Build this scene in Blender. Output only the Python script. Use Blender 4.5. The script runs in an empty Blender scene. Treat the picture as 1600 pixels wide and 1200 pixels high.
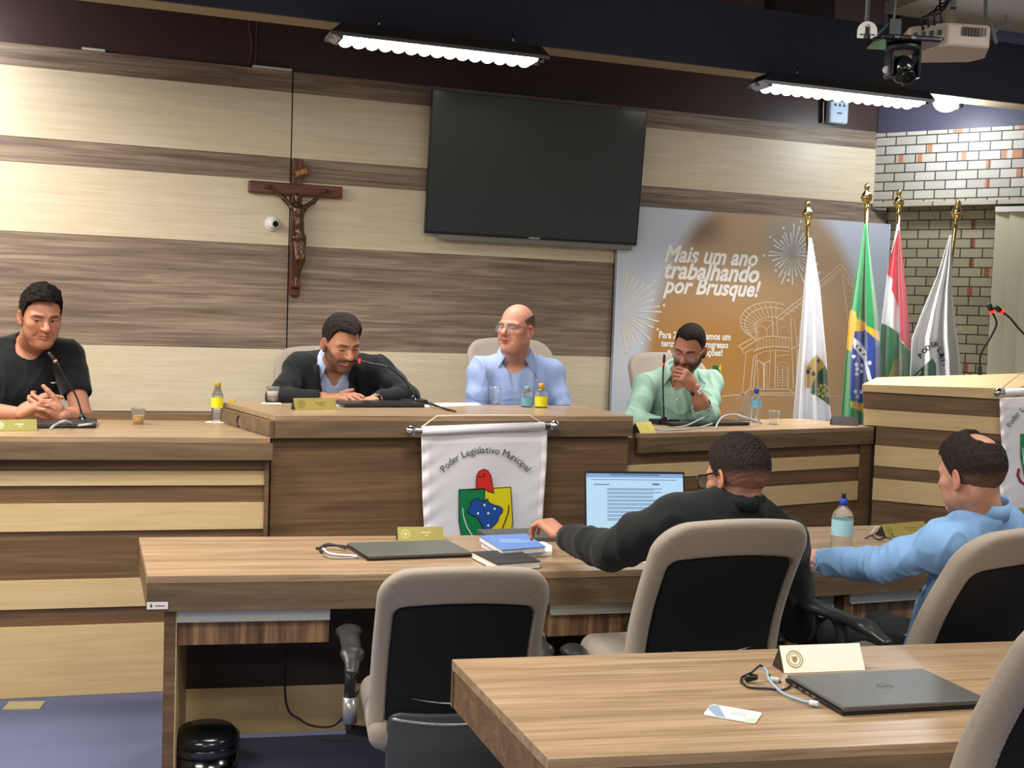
import bpy, math, random
import numpy as np
from mathutils import Vector, Matrix
random.seed(7); rng = np.random.RandomState(7)
sc = bpy.context.scene
col = sc.collection
PI = math.pi

# ------------------------------------------------------------------ camera
FPX = 1800.0; EYE = 1.62
SL = 0.035; H0 = 467.0                       # horizon line of the photo: y = H0 + SL*x
ROLL = math.atan(SL)
PITCH = math.atan((600 - (H0 + SL*800)) * math.cos(ROLL) / FPX)
Rcam = (Matrix.Rotation(PI/2 - PITCH, 3, 'X') @ Matrix.Rotation(ROLL, 3, 'Z'))
cd = bpy.data.cameras.new('camera'); cam = bpy.data.objects.new('camera', cd); col.objects.link(cam)
cam.location = (0, 0, EYE); cam.rotation_euler = Rcam.to_euler()
cd.sensor_fit = 'HORIZONTAL'; cd.sensor_width = 36.0; cd.lens = 36.0 * FPX / 1600.0
cd.clip_start = 0.05; cd.clip_end = 100
sc.camera = cam

# ------------------------------------------------------------------ world, exposure
w = bpy.data.worlds.new('world'); sc.world = w; w.use_nodes = True
bg = w.node_tree.nodes['Background']; bg.inputs[0].default_value = (1.0, 0.93, 0.85, 1); bg.inputs[1].default_value = 0.24
sc.view_settings.view_transform = 'Standard'; sc.view_settings.look = 'None'
sc.view_settings.exposure = 0.0; sc.view_settings.gamma = 1.0; sc.view_settings.use_curve_mapping = False

def area(loc, size, power, color=(1, 1, 1), rot=(0, 0, 0), parent=None, name='lamp_light', spread=180):
    l = bpy.data.lights.new(name, 'AREA'); l.shape = 'RECTANGLE'; l.size, l.size_y = size
    l.energy = power; l.color = color; l.spread = math.radians(spread)
    o = bpy.data.objects.new(name, l); o.location = loc; o.rotation_euler = rot; col.objects.link(o)
    if parent: o.parent = parent
    return o
ROOM_LIGHTS = [(-2.5, 3.3, 74), (-0.4, 3.3, 52), (2.3, 3.1, 34), (-1.6, 0.9, 58), (1.3, 0.7, 44), (-2.9, 4.7, 70), (0.2, -1.6, 50)]
LAMP_Z = 2.98
for (lx, ly, p) in ROOM_LIGHTS:
    area((lx, ly, LAMP_Z - 0.07), (1.2, 0.25), p, (1.0, 0.95, 0.88), name='fixture_light')

# ------------------------------------------------------------------ pixel -> place
def ray(px, py):
    return Rcam @ Vector(((px - 800) / FPX, (600 - py) / FPX, -1.0))
def W(px, py, y):
    r = ray(px, py); t = y / r.y
    return Vector((r.x*t, y, EYE + r.z*t))
def Wz(px, py, z):
    r = ray(px, py); t = (z - EYE) / r.z
    return Vector((r.x*t, r.y*t, z))
class Frame:
    """vertical plane frame: local X along the plane, local Y away from the viewer, Z up"""
    def __init__(s, p, d):
        d = Vector((d[0], d[1])); d.normalize()
        s.o = Vector((p[0], p[1])); s.d = d; s.n = Vector((-d.y, d.x)); s.rz = math.atan2(d.y, d.x)
    def hit(s, px, py, yo=0.0):
        r = ray(px, py); rx = Vector((r.x, r.y))
        t = (s.o.dot(s.n) + yo) / rx.dot(s.n)
        q = rx*t - s.o
        return (q.dot(s.d), EYE + r.z*t)
    def world(s, x, y, z=0.0):
        q = s.o + s.d*x + s.n*y
        return Vector((q.x, q.y, z))
    def local(s, p):
        q = Vector((p[0], p[1])) - s.o
        return (q.dot(s.d), q.dot(s.n), p[2] if len(p) > 2 else 0)
    def put(s, o, z=0.0):
        o.location = (s.o.x, s.o.y, z); o.rotation_euler = (0, 0, s.rz); return o

# ------------------------------------------------------------------ materials
def L(c):
    if isinstance(c, str):
        c = tuple(int(c[i:i+2], 16) for i in (0, 2, 4))
    return tuple(((v/255.0)/12.92 if v/255.0 <= 0.04045 else (((v/255.0)+0.055)/1.055)**2.4) for v in c) + (1.0,)
_m = {}
def mat(name, c, rough=0.5, metal=0.0, spec=0.5, emit=None, es=1.0, trans=0.0, ior=1.45, noise=0.0, nscale=30, bump=0.0, bscale=120, alpha=1.0, sheen=0.0):
    if name in _m: return _m[name]
    m = bpy.data.materials.new(name); m.use_nodes = True; nt = m.node_tree; b = nt.nodes['Principled BSDF']
    b.inputs['Base Color'].default_value = L(c); b.inputs['Roughness'].default_value = rough
    b.inputs['Metallic'].default_value = metal; b.inputs['Specular IOR Level'].default_value = spec
    b.inputs['IOR'].default_value = ior; b.inputs['Transmission Weight'].default_value = trans
    b.inputs['Alpha'].default_value = alpha; b.inputs['Sheen Weight'].default_value = sheen
    if emit is not None:
        b.inputs['Emission Color'].default_value = L(emit); b.inputs['Emission Strength'].default_value = es
    tc = nt.nodes.new('ShaderNodeTexCoord')
    n = nt.nodes.new('ShaderNodeTexNoise'); n.inputs['Scale'].default_value = nscale; n.inputs['Detail'].default_value = 4
    nt.links.new(tc.outputs['Object'], n.inputs['Vector'])
    if noise > 0:
        mx = nt.nodes.new('ShaderNodeMix'); mx.data_type = 'RGBA'; mx.blend_type = 'MULTIPLY'
        mx.inputs[0].default_value = noise; mx.inputs[6].default_value = L(c)
        cr = nt.nodes.new('ShaderNodeValToRGB'); cr.color_ramp.elements[0].position = 0.3; cr.color_ramp.elements[1].position = 0.7
        cr.color_ramp.elements[0].color = (0.35, 0.35, 0.35, 1)
        nt.links.new(n.outputs['Fac'], cr.inputs[0]); nt.links.new(cr.outputs[0], mx.inputs[7]); nt.links.new(mx.outputs[2], b.inputs['Base Color'])
    else:
        ma = nt.nodes.new('ShaderNodeMapRange'); ma.inputs[3].default_value = max(0.0, rough-0.04); ma.inputs[4].default_value = min(1, rough+0.04)
        nt.links.new(n.outputs['Fac'], ma.inputs[0]); nt.links.new(ma.outputs[0], b.inputs['Roughness'])
    if bump > 0:
        n2 = nt.nodes.new('ShaderNodeTexNoise'); n2.inputs['Scale'].default_value = bscale; n2.inputs['Detail'].default_value = 3
        nt.links.new(tc.outputs['Object'], n2.inputs['Vector'])
        bp = nt.nodes.new('ShaderNodeBump'); bp.inputs['Strength'].default_value = bump; bp.inputs['Distance'].default_value = 0.004
        nt.links.new(n2.outputs['Fac'], bp.inputs['Height']); nt.links.new(bp.outputs[0], b.inputs['Normal'])
    _m[name] = m; return m

def wood(name, dark, mid, light, rough=0.42, sc3=(0.9, 11, 11), contrast=1.0, spec=0.4, fine=True):
    m = bpy.data.materials.new(name); m.use_nodes = True; nt = m.node_tree; b = nt.nodes['Principled BSDF']
    b.inputs['Roughness'].default_value = rough; b.inputs['Specular IOR Level'].default_value = spec
    tc = nt.nodes.new('ShaderNodeTexCoord'); mp = nt.nodes.new('ShaderNodeMapping'); mp.inputs['Scale'].default_value = sc3
    nt.links.new(tc.outputs['Object'], mp.inputs['Vector'])
    n1 = nt.nodes.new('ShaderNodeTexNoise'); n1.inputs['Scale'].default_value = 1.6; n1.inputs['Detail'].default_value = 7; n1.inputs['Roughness'].default_value = 0.62; n1.inputs['Distortion'].default_value = 0.9
    nt.links.new(mp.outputs[0], n1.inputs['Vector'])
    mp2 = nt.nodes.new('ShaderNodeMapping'); mp2.inputs['Scale'].default_value = (sc3[0]*3.2, sc3[1]*5.5, sc3[2]*5.5)
    nt.links.new(tc.outputs['Object'], mp2.inputs['Vector'])
    n2 = nt.nodes.new('ShaderNodeTexNoise'); n2.inputs['Scale'].default_value = 1.3; n2.inputs['Detail'].default_value = 3
    nt.links.new(mp2.outputs[0], n2.inputs['Vector'])
    ad = nt.nodes.new('ShaderNodeMath'); ad.operation = 'MULTIPLY_ADD'; ad.inputs[1].default_value = 0.42
    sb = nt.nodes.new('ShaderNodeMath'); sb.operation = 'SUBTRACT'; sb.inputs[1].default_value = 0.21
    nt.links.new(n2.outputs['Fac'], ad.inputs[0]); nt.links.new(n1.outputs['Fac'], ad.inputs[2]); nt.links.new(ad.outputs[0], sb.inputs[0])
    cr = nt.nodes.new('ShaderNodeValToRGB'); e = cr.color_ramp.elements
    e[0].position = 0.5 - 0.17/contrast; e[0].color = L(dark); e[1].position = 0.5 + 0.17/contrast; e[1].color = L(light)
    k = e.new(0.5); k.color = L(mid)
    nt.links.new(sb.outputs[0], cr.inputs[0]); nt.links.new(cr.outputs[0], b.inputs['Base Color'])
    bp = nt.nodes.new('ShaderNodeBump'); bp.inputs['Strength'].default_value = 0.06; bp.inputs['Distance'].default_value = 0.002
    nt.links.new(sb.outputs[0], bp.inputs['Height']); nt.links.new(bp.outputs[0], b.inputs['Normal'])
    _m[name] = m; return m
WALNUT = wood('walnut_laminate', '5a4a38', '6c5943', '806a50', contrast=0.8)
WALL_WALNUT = wood('walnut_wall_laminate', '66564a', '83705f', 'a18d79', rough=0.5, sc3=(0.7, 15, 15))
TOP = wood('walnut_worktop_laminate', '856d53', '9f8568', 'b49a7c', rough=0.3, sc3=(0.9, 20, 20), contrast=0.9)
FRONT = wood('dark_walnut_front_laminate', '59442f', '6d543b', '836849', rough=0.5, sc3=(0.7, 15, 15), contrast=0.8)
CREAM = wood('cream_oak_laminate', 'c7ab7c', 'd1b687', 'dbc194', rough=0.42, sc3=(1.2, 20, 20), contrast=0.6)
CREAMW = wood('pale_oak_wall_laminate', 'cbbb9c', 'd4c5a8', 'ddd0b6', rough=0.42, sc3=(1.2, 22, 22), contrast=0.7)
DRAWERW = wood('cross_grain_walnut_laminate', '5d4230', '86664a', 'a98660', rough=0.45, sc3=(14, 1, 1.0))
def attr_mat(name, attr='Col', rough=0.6, spec=0.3, bump=0.0, bscale=300, sheen=0.0, sss=0.0):
    m = bpy.data.materials.new(name); m.use_nodes = True; nt = m.node_tree; b = nt.nodes['Principled BSDF']
    a = nt.nodes.new('ShaderNodeAttribute'); a.attribute_name = attr
    nt.links.new(a.outputs['Color'], b.inputs['Base Color'])
    b.inputs['Roughness'].default_value = rough; b.inputs['Specular IOR Level'].default_value = spec; b.inputs['Sheen Weight'].default_value = sheen
    if sss > 0:
        b.inputs['Subsurface Weight'].default_value = sss; b.inputs['Subsurface Scale'].default_value = 0.01
        b.inputs['Subsurface Radius'].default_value = (1.0, 0.35, 0.2)
    if bump > 0:
        tc = nt.nodes.new('ShaderNodeTexCoord'); n2 = nt.nodes.new('ShaderNodeTexNoise'); n2.inputs['Scale'].default_value = bscale
        nt.links.new(tc.outputs['Object'], n2.inputs['Vector'])
        bp = nt.nodes.new('ShaderNodeBump'); bp.inputs['Strength'].default_value = bump; bp.inputs['Distance'].default_value = 0.003
        nt.links.new(n2.outputs['Fac'], bp.inputs['Height']); nt.links.new(bp.outputs[0], b.inputs['Normal'])
    _m[name] = m; return m

# ------------------------------------------------------------------ mesh builder
class MB:
    def __init__(s): s.v = []; s.f = []; s.mi = []; s.sm = []
    def add(s, vs, fs, mi=0, smooth=False):
        b = len(s.v); s.v += [tuple(v) for v in vs]; s.f += [tuple(b+i for i in f) for f in fs]; s.mi += [mi]*len(fs); s.sm += [smooth]*len(fs)
        return s
    def box(s, x0, x1, y0, y1, z0, z1, mi=0, M=None):
        vs = [Vector((x, y, z)) for z in (z0, z1) for (x, y) in ((x0, y0), (x1, y0), (x1, y1), (x0, y1))]
        if M is not None: vs = [M @ v for v in vs]
        return s.add(vs, [(3, 2, 1, 0), (4, 5, 6, 7), (0, 1, 5, 4), (1, 2, 6, 5), (2, 3, 7, 6), (3, 0, 4, 7)], mi)
    def prism(s, poly, z0, z1, mi=0, M=None):
        n = len(poly); A = sum(poly[i][0]*poly[(i+1) % n][1]-poly[(i+1) % n][0]*poly[i][1] for i in range(n))
        if A < 0: poly = poly[::-1]
        vs = [Vector((p[0], p[1], z0)) for p in poly] + [Vector((p[0], p[1], z1)) for p in poly]
        if M is not None: vs = [M @ v for v in vs]
        return s.add(vs, [tuple(range(n-1, -1, -1)), tuple(range(n, 2*n))] + [(i, (i+1) % n, n+(i+1) % n, n+i) for i in range(n)], mi)
    def vprism(s, poly, y0, y1, mi=0, M=None):
        """polygon in (x,z), extruded along y"""
        T = Matrix(((1, 0, 0, 0), (0, 0, 1, 0), (0, 1, 0, 0), (0, 0, 0, 1)))
        n = len(poly); A = sum(poly[i][0]*poly[(i+1) % n][1]-poly[(i+1) % n][0]*poly[i][1] for i in range(n))
        if A < 0: poly = poly[::-1]
        vs = [Vector((p[0], y0, p[1])) for p in poly] + [Vector((p[0], y1, p[1])) for p in poly]
        if M is not None: vs = [M @ v for v in vs]
        return s.add(vs, [tuple(range(n)), tuple(range(2*n-1, n-1, -1))] + [(i, n+i, n+(i+1) % n, (i+1) % n) for i in range(n)], mi)
    def tube(s, pts, r, seg=10, mi=0, caps=True, smooth=True):
        pts = [Vector(p) for p in pts]; n = len(pts); rs = r if isinstance(r, (list, tuple)) else [r]*n
        vs = []; T0 = None; U = None
        for i, p in enumerate(pts):
            t = (pts[min(i+1, n-1)] - pts[max(i-1, 0)])
            if t.length < 1e-9: t = Vector((0, 0, 1))
            t.normalize()
            if U is None:
                a = Vector((0, 0, 1)) if abs(t.z) < 0.9 else Vector((1, 0, 0)); U = t.cross(a).normalized()
            else:
                U = (U - t*U.dot(t)).normalized()
            V = t.cross(U)
            for k in range(seg):
                a = 2*PI*k/seg; vs.append(p + (U*math.cos(a) + V*math.sin(a))*rs[i])
        fs = [(i*seg+k, i*seg+(k+1) % seg, (i+1)*seg+(k+1) % seg, (i+1)*seg+k) for i in range(n-1) for k in range(seg)]
        s.add(vs, fs, mi, smooth)
        if caps:
            b = len(s.v) - n*seg
            s.f.append(tuple(b+k for k in range(seg-1, -1, -1))); s.f.append(tuple(b+(n-1)*seg+k for k in range(seg))); s.mi += [mi, mi]; s.sm += [False, False]
        return s
    def lathe(s, prof, seg=24, mi=0, M=None, smooth=True, caps=True):
        vs = []; n = len(prof)
        for (r, z) in prof:
            for k in range(seg):
                a = 2*PI*k/seg; v = Vector((r*math.cos(a), r*math.sin(a), z)); vs.append(M @ v if M is not None else v)
        fs = [(i*seg+k, i*seg+(k+1) % seg, (i+1)*seg+(k+1) % seg, (i+1)*seg+k) for i in range(n-1) for k in range(seg)]
        s.add(vs, fs, mi, smooth)
        if caps:
            b = len(s.v) - n*seg
            s.f.append(tuple(b+k for k in range(seg-1, -1, -1))); s.f.append(tuple(b+(n-1)*seg+k for k in range(seg))); s.mi += [mi, mi]; s.sm += [False, False]
        return s
    def ball(s, c, r, mi=0, seg=16, rings=10, sc3=(1, 1, 1)):
        vs = []; c = Vector(c)
        for i in range(rings+1):
            th = PI*i/rings
            for k in range(seg):
                a = 2*PI*k/seg; vs.append(c + Vector((r*sc3[0]*math.sin(th)*math.cos(a), r*sc3[1]*math.sin(th)*math.sin(a), r*sc3[2]*math.cos(th))))
        fs = [((i+1)*seg+k, (i+1)*seg+(k+1) % seg, i*seg+(k+1) % seg, i*seg+k) for i in range(rings) for k in range(seg)]
        return s.add(vs, fs, mi, True)
    def build(s, name, mats, parent=None, bevel=0.0, frame=None, z=0.0, bseg=2):
        me = bpy.data.meshes.new(name); me.from_pydata(s.v, [], s.f)
        if not isinstance(mats, (list, tuple)): mats = [mats]
        for m in mats: me.materials.append(m)
        me.polygons.foreach_set('material_index', s.mi); me.polygons.foreach_set('use_smooth', s.sm)
        me.update(); me.validate()
        o = bpy.data.objects.new(name, me); col.objects.link(o)
        if parent: o.parent = parent
        if frame: frame.put(o, z)
        if bevel > 0:
            b = o.modifiers.new('bevel', 'BEVEL'); b.width = bevel; b.segments = bseg; b.limit_method = 'ANGLE'; b.angle_limit = math.radians(40)
        return o
def tag(o, label=None, cat=None, group=None, kind=None):
    if label: o['label'] = label
    if cat: o['category'] = cat
    if group: o['group'] = group
    if kind: o['kind'] = kind
    return o
def thing(name, label, cat, loc=(0, 0, 0), rz=0.0, group=None):
    o = bpy.data.objects.new(name, None); o.empty_display_size = 0.1; col.objects.link(o)
    o.location = loc; o.rotation_euler = (0, 0, rz); return tag(o, label, cat, group)
def fthing(name, label, cat, fr, x=0, y=0, z=0, drz=0.0, group=None):
    return thing(name, label, cat, fr.world(x, y, z), fr.rz + drz, group)
def copy_tree(o, parent=None):
    c = o.copy(); col.objects.link(c)
    if parent: c.parent = parent
    for ch in o.children: copy_tree(ch, c)
    return c
def text2d(txt, size=1.0, shear=0.0, bold=0.0, align='CENTER'):
    cu = bpy.data.curves.new('t', 'FONT'); cu.body = txt; cu.size = size; cu.shear = shear; cu.offset = bold; cu.align_x = align; cu.resolution_u = 3
    o = bpy.data.objects.new('t', cu); col.objects.link(o)
    dg = bpy.context.evaluated_depsgraph_get(); dg.update()
    me = o.evaluated_get(dg).to_mesh()
    vs = [(v.co.x, v.co.y) for v in me.vertices]; fs = [tuple(p.vertices) for p in me.polygons]
    o.evaluated_get(dg).to_mesh_clear(); bpy.data.objects.remove(o); bpy.data.curves.remove(cu)
    return vs, fs
def bez(pts, n=16):
    """Catmull-Rom through points"""
    P = [Vector(p) for p in pts]; P = [P[0]*2-P[1]] + P + [P[-1]*2-P[-2]]; out = []
    for i in range(1, len(P)-2):
        for k in range(n):
            t = k/n
            out.append(0.5*((2*P[i]) + (P[i+1]-P[i-1])*t + (2*P[i-1]-5*P[i]+4*P[i+1]-P[i+2])*t*t + (3*P[i]-P[i-1]-3*P[i+1]+P[i+2])*t**3))
    out.append(P[-2]); return out

# ------------------------------------------------------------------ signed distance fields -> mesh (surface nets)
class Field:
    def __init__(s, lo, hi, h):
        s.h = h; s.lo = np.array(lo, float); s.n = [int(math.ceil((hi[i]-lo[i])/h))+1 for i in range(3)]
        s.ax = [s.lo[i] + h*np.arange(s.n[i]) for i in range(3)]
        s.D = np.full(s.n, 0.2, np.float32)
    def _sl(s, lo, hi, m):
        out = []
        for i in range(3):
            a = max(0, int((lo[i]-m-s.lo[i])/s.h)); b = min(s.n[i], int((hi[i]+m-s.lo[i])/s.h)+2)
            if b <= a: return None
            out.append(slice(a, b))
        return tuple(out)
    def op(s, prim, k=0.01, mode='add'):
        fn, lo, hi = prim
        sl = s._sl(lo, hi, k + 4*s.h + 0.01)
        if sl is None: return s
        X = s.ax[0][sl[0]][:, None, None]; Y = s.ax[1][sl[1]][None, :, None]; Z = s.ax[2][sl[2]][None, None, :]
        d = fn(X, Y, Z).astype(np.float32); a = s.D[sl]
        if mode == 'add':
            hh = np.clip(0.5+0.5*(d-a)/k, 0, 1); s.D[sl] = d*(1-hh) + a*hh - k*hh*(1-hh)
        elif mode == 'sub':
            d = -d; hh = np.clip(0.5-0.5*(d-a)/k, 0, 1); s.D[sl] = d*(1-hh) + a*hh + k*hh*(1-hh)
        elif mode == 'and':
            hh = np.clip(0.5-0.5*(d-a)/k, 0, 1); s.D[sl] = d*(1-hh) + a*hh + k*hh*(1-hh)
        return s
    def half(s, p, n, k=0.004):
        """keep the side where (x-p).n < 0"""
        p = np.array(p); n = np.array(n, float); n /= np.linalg.norm(n)
        X = s.ax[0][:, None, None]; Y = s.ax[1][None, :, None]; Z = s.ax[2][None, None, :]
        d = ((X-p[0])*n[0] + (Y-p[1])*n[1] + (Z-p[2])*n[2]).astype(np.float32); a = s.D
        hh = np.clip(0.5-0.5*(d-a)/k, 0, 1); s.D = d*(1-hh) + a*hh + k*hh*(1-hh); return s
    def grid(s):
        return s.ax[0][:, None, None], s.ax[1][None, :, None], s.ax[2][None, None, :]
    def mesh(s):
        D = np.pad(s.D, 1, constant_values=0.2); h = s.h; lo = s.lo - h
        ins = D < 0; nx, ny, nz = D.shape
        corners = [(i, j, k) for i in (0, 1) for j in (0, 1) for k in (0, 1)]
        cnt = sum(ins[i:nx-1+i, j:ny-1+j, k:nz-1+k].astype(np.int8) for (i, j, k) in corners)
        act = (cnt > 0) & (cnt < 8); idx = np.argwhere(act)
        vid = np.full(act.shape, -1, np.int64); vid[act] = np.arange(len(idx))
        P = np.zeros((len(idx), 3)); C = np.zeros(len(idx))
        vals = {c: D[idx[:, 0]+c[0], idx[:, 1]+c[1], idx[:, 2]+c[2]].astype(float) for c in corners}
        for c in corners:
            for a in range(3):
                if c[a] == 0:
                    c2 = list(c); c2[a] = 1; c2 = tuple(c2); v0 = vals[c]; v1 = vals[c2]
                    m = (v0 < 0) != (v1 < 0); t = np.where(m, v0/np.where(m, v0-v1, 1), 0)
                    q = np.tile(np.array(c, float), (len(idx), 1)); q[:, a] += t
                    P[m] += q[m]; C[m] += 1
        P = P/C[:, None] + idx; P = lo + P*h
        faces = []
        for a in range(3):
            b, c = (a+1) % 3, (a+2) % 3
            s0 = [slice(None)]*3; s1 = [slice(None)]*3; s0[a] = slice(0, -1); s1[a] = slice(1, None)
            A = ins[tuple(s0)]; B = ins[tuple(s1)]; e = A != B
            ei = np.argwhere(e); ei = ei[(ei[:, b] > 0) & (ei[:, c] > 0) & (ei[:, b] < D.shape[b]-1) & (ei[:, c] < D.shape[c]-1)]
            def cell(db, dc):
                q = ei.copy(); q[:, b] -= db; q[:, c] -= dc; return vid[q[:, 0], q[:, 1], q[:, 2]]
            q = np.stack([cell(1, 1), cell(0, 1), cell(0, 0), cell(1, 0)], 1)
            flip = ~A[ei[:, 0], ei[:, 1], ei[:, 2]]
            q[flip] = q[flip][:, ::-1]; faces.append(q)
        F = np.concatenate(faces); return P, F
def np_object(name, P, F, mats, parent=None, cols=None, mi=None):
    me = bpy.data.meshes.new(name); me.vertices.add(len(P)); me.vertices.foreach_set('co', np.asarray(P, np.float32).ravel())
    me.loops.add(F.size); me.loops.foreach_set('vertex_index', F.astype(np.int32).ravel())
    me.polygons.add(len(F)); me.polygons.foreach_set('loop_start', np.arange(0, F.size, F.shape[1], dtype=np.int32))
    me.polygons.foreach_set('loop_total', np.full(len(F), F.shape[1], np.int32))
    me.polygons.foreach_set('use_smooth', np.ones(len(F), bool))
    if not isinstance(mats, (list, tuple)): mats = [mats]
    for m in mats: me.materials.append(m)
    if mi is not None: me.polygons.foreach_set('material_index', mi.astype(np.int32))
    me.update(calc_edges=True)
    if cols is not None:
        ca = me.color_attributes.new('Col', 'FLOAT_COLOR', 'POINT')
        c4 = np.ones((len(P), 4), np.float32); c4[:, :3] = cols; ca.data.foreach_set('color', c4.ravel())
    me.validate()
    o = bpy.data.objects.new(name, me); col.objects.link(o)
    if parent: o.parent = parent
    return o
def ell(c, r, R=None):
    c = np.array(c, float); r = np.array(r, float); m = max(r)
    def fn(X, Y, Z):
        x, y, z = X-c[0], Y-c[1], Z-c[2]
        if R is not None:
            x, y, z = (R[0][0]*x+R[1][0]*y+R[2][0]*z, R[0][1]*x+R[1][1]*y+R[2][1]*z, R[0][2]*x+R[1][2]*y+R[2][2]*z)
        k0 = np.sqrt((x/r[0])**2+(y/r[1])**2+(z/r[2])**2)+1e-9; k1 = np.sqrt((x/r[0]**2)**2+(y/r[1]**2)**2+(z/r[2]**2)**2)+1e-9
        return k0*(k0-1)/k1
    return fn, c-m, c+m
def cap(a, b, r0, r1=None, flat=None):
    """tapered capsule; flat=(axis, factor) squeezes the section along a world axis"""
    a = np.array(a, float); b = np.array(b, float); r1 = r0 if r1 is None else r1; ab = b-a; L2 = max(ab.dot(ab), 1e-9); m = max(r0, r1)
    fx = None
    if flat is not None: fx = np.array(flat[0], float); fx /= np.linalg.norm(fx); ff = flat[1]
    def fn(X, Y, Z):
        x, y, z = X-a[0], Y-a[1], Z-a[2]
        t = np.clip((x*ab[0]+y*ab[1]+z*ab[2])/L2, 0, 1)
        x, y, z = x-t*ab[0], y-t*ab[1], z-t*ab[2]
        if fx is not None:
            q = x*fx[0]+y*fx[1]+z*fx[2]; g = (1/ff-1)*q; x, y, z = x+g*fx[0], y+g*fx[1], z+g*fx[2]
            return (np.sqrt(x*x+y*y+z*z) - (r0+(r1-r0)*t))*min(1, ff)
        return np.sqrt(x*x+y*y+z*z) - (r0+(r1-r0)*t)
    return fn, np.minimum(a, b)-m, np.maximum(a, b)+m
def rbox(c, hs, r, R=None):
    c = np.array(c, float); hs = np.array(hs, float); m = np.linalg.norm(hs)
    def fn(X, Y, Z):
        x, y, z = X-c[0], Y-c[1], Z-c[2]
        if R is not None:
            x, y, z = (R[0][0]*x+R[1][0]*y+R[2][0]*z, R[0][1]*x+R[1][1]*y+R[2][1]*z, R[0][2]*x+R[1][2]*y+R[2][2]*z)
        qx, qy, qz = np.abs(x)-hs[0]+r, np.abs(y)-hs[1]+r, np.abs(z)-hs[2]+r
        return np.sqrt(np.maximum(qx, 0)**2+np.maximum(qy, 0)**2+np.maximum(qz, 0)**2) + np.minimum(np.maximum(qx, np.maximum(qy, qz)), 0) - r
    return fn, c-m, c+m
_nz = np.random.RandomState(3); _nk = _nz.normal(size=(24, 3)); _nk /= np.linalg.norm(_nk, axis=1)[:, None]; _np = _nz.uniform(0, 6.28, 24)
def wav(P, scale, n=10, off=0):
    """cheap smooth noise on (N,3) points, about -1..1"""
    out = np.zeros(len(P))
    for i in range(n):
        k = _nk[(i+off) % 24]*scale*(0.6+0.13*i); out += np.sin(P @ k + _np[(i*5+off) % 24])
    return out/math.sqrt(n)
def normals(P, F):
    a = P[F[:, 1]]-P[F[:, 0]]; b = P[F[:, 2]]-P[F[:, 0]]; n = np.cross(a, b)
    if F.shape[1] == 4: n += np.cross(P[F[:, 2]]-P[F[:, 0]], P[F[:, 3]]-P[F[:, 0]])
    N = np.zeros_like(P)
    for k in range(F.shape[1]): np.add.at(N, F[:, k], n)
    return N/(np.linalg.norm(N, axis=1)[:, None]+1e-12)
# ------------------------------------------------------------------ frames of the room
r_ = ray(5880, 673)
FW = Frame(W(450, 400, 6.7), (r_.x, r_.y))                      # back wall
cornx, _ = FW.hit(1367, 260); corner = FW.world(cornx, 0)
FB = Frame(corner, (math.cos(math.radians(-33)), math.sin(math.radians(-33))))   # brick wall
ZP = 2.98                                                       # top of the wall panelling
BEAM_Z = 3.05
# floor, ceiling, walls
MAROON = mat('dark_maroon_paint', '4d3b38', rough=0.33, noise=0.35, nscale=1.5)
CEIL = mat('dark_brown_ceiling_paint', '2c2524', rough=0.7)
carpet = mat('blue_grey_carpet', '686d8a', rough=0.95, spec=0.1, noise=0.55, nscale=170, bump=0.5, bscale=400)
tag(MB().box(-5.5, 5.5, -3.5, 10, -0.12, 0).build('floor', carpet), kind='structure')
tag(MB().box(-5.5, 5.5, -3.5, 10, 4.3, 4.4).build('ceiling', CEIL), kind='structure')
def panelwall():
    m = MB(); xl, xr = -3.4, cornx
    bands = [(ZP-0.118, ZP, 0), (2.489, ZP-0.118, 1), (2.355, 2.489, 0), (1.985, 2.355, 1), (1.386, 1.985, 0), (1.02, 1.386, 1), (0.6, 1.02, 0), (0.0, 0.6, 1)]
    seam1 = FW.hit(456, 200)[0]; seam2 = FW.hit(957, 480)[0]
    for (z0, z1, k) in bands:
        for (a, b) in ((xl, seam1-0.004), (seam1+0.004, seam2-0.004), (seam2+0.004, xr)):
            m.box(a, b, 0.0 if k else 0.002, 0.03, z0+0.001, z1-0.001, k)
    m.box(xl, xr, 0.03, 0.10, 0, ZP, 2)
    m.box(xr, xr+0.018, -0.004, 0.1, 2.45, ZP-0.06, 3)
    m.box(xr, xr+0.12, 0.001, 0.1, 0, 2.45, 0)
    return m
wb = panelwall().build('wall_back', [WALL_WALNUT, CREAMW, mat('seam_dark', '2a1d18', rough=0.8), mat('pale_edge_trim', 'b9b6ae', rough=0.4)], frame=FW); tag(wb, kind='structure')
m = MB().box(-3.4, cornx+2.4, 0.02, 0.12, ZP, 4.3); tag(m.build('wall_back_upper', MAROON, frame=FW), kind='structure')
m = MB()
for (a, y0, b, y1) in ((128, 72, 164, 76), (395, 102, 456, 108)):
    x0 = FW.hit(a, y0)[0]; x1 = FW.hit(b, y1)[0]; m.box(x0, x1, -0.012, 0.02, ZP, ZP+0.012)
tag(m.build('trim_1', mat('white_filler', 'd8d6cc', rough=0.5), frame=FW), kind='structure')
c0 = FW.hit(391, 30)[0]
m = MB(); m.tube(bez([(c0, 0.018, ZP+0.02), (c0+0.012, 0.018, ZP+0.13), (c0-0.004, 0.018, ZP+0.24), (c0+0.012, 0.018, ZP+0.36)], 6), 0.004, 6)
m.box(c0+0.035, c0+0.04, 0.014, 0.03, ZP, 4.2)
tag(m.build('trim_2', mat('filled_crack', '6a4c48', rough=0.6), frame=FW), kind='structure')
# side wall on the left and behind (out of view, they carry bounce light)
lw = FW.world(-3.4, 0)
tag(MB().box(lw.x-0.12, lw.x, -3.5, lw.y+0.1, 0, 4.3).build('wall_left', mat('beige_paint', 'cdbfa4', rough=0.8)), kind='structure')

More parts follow.
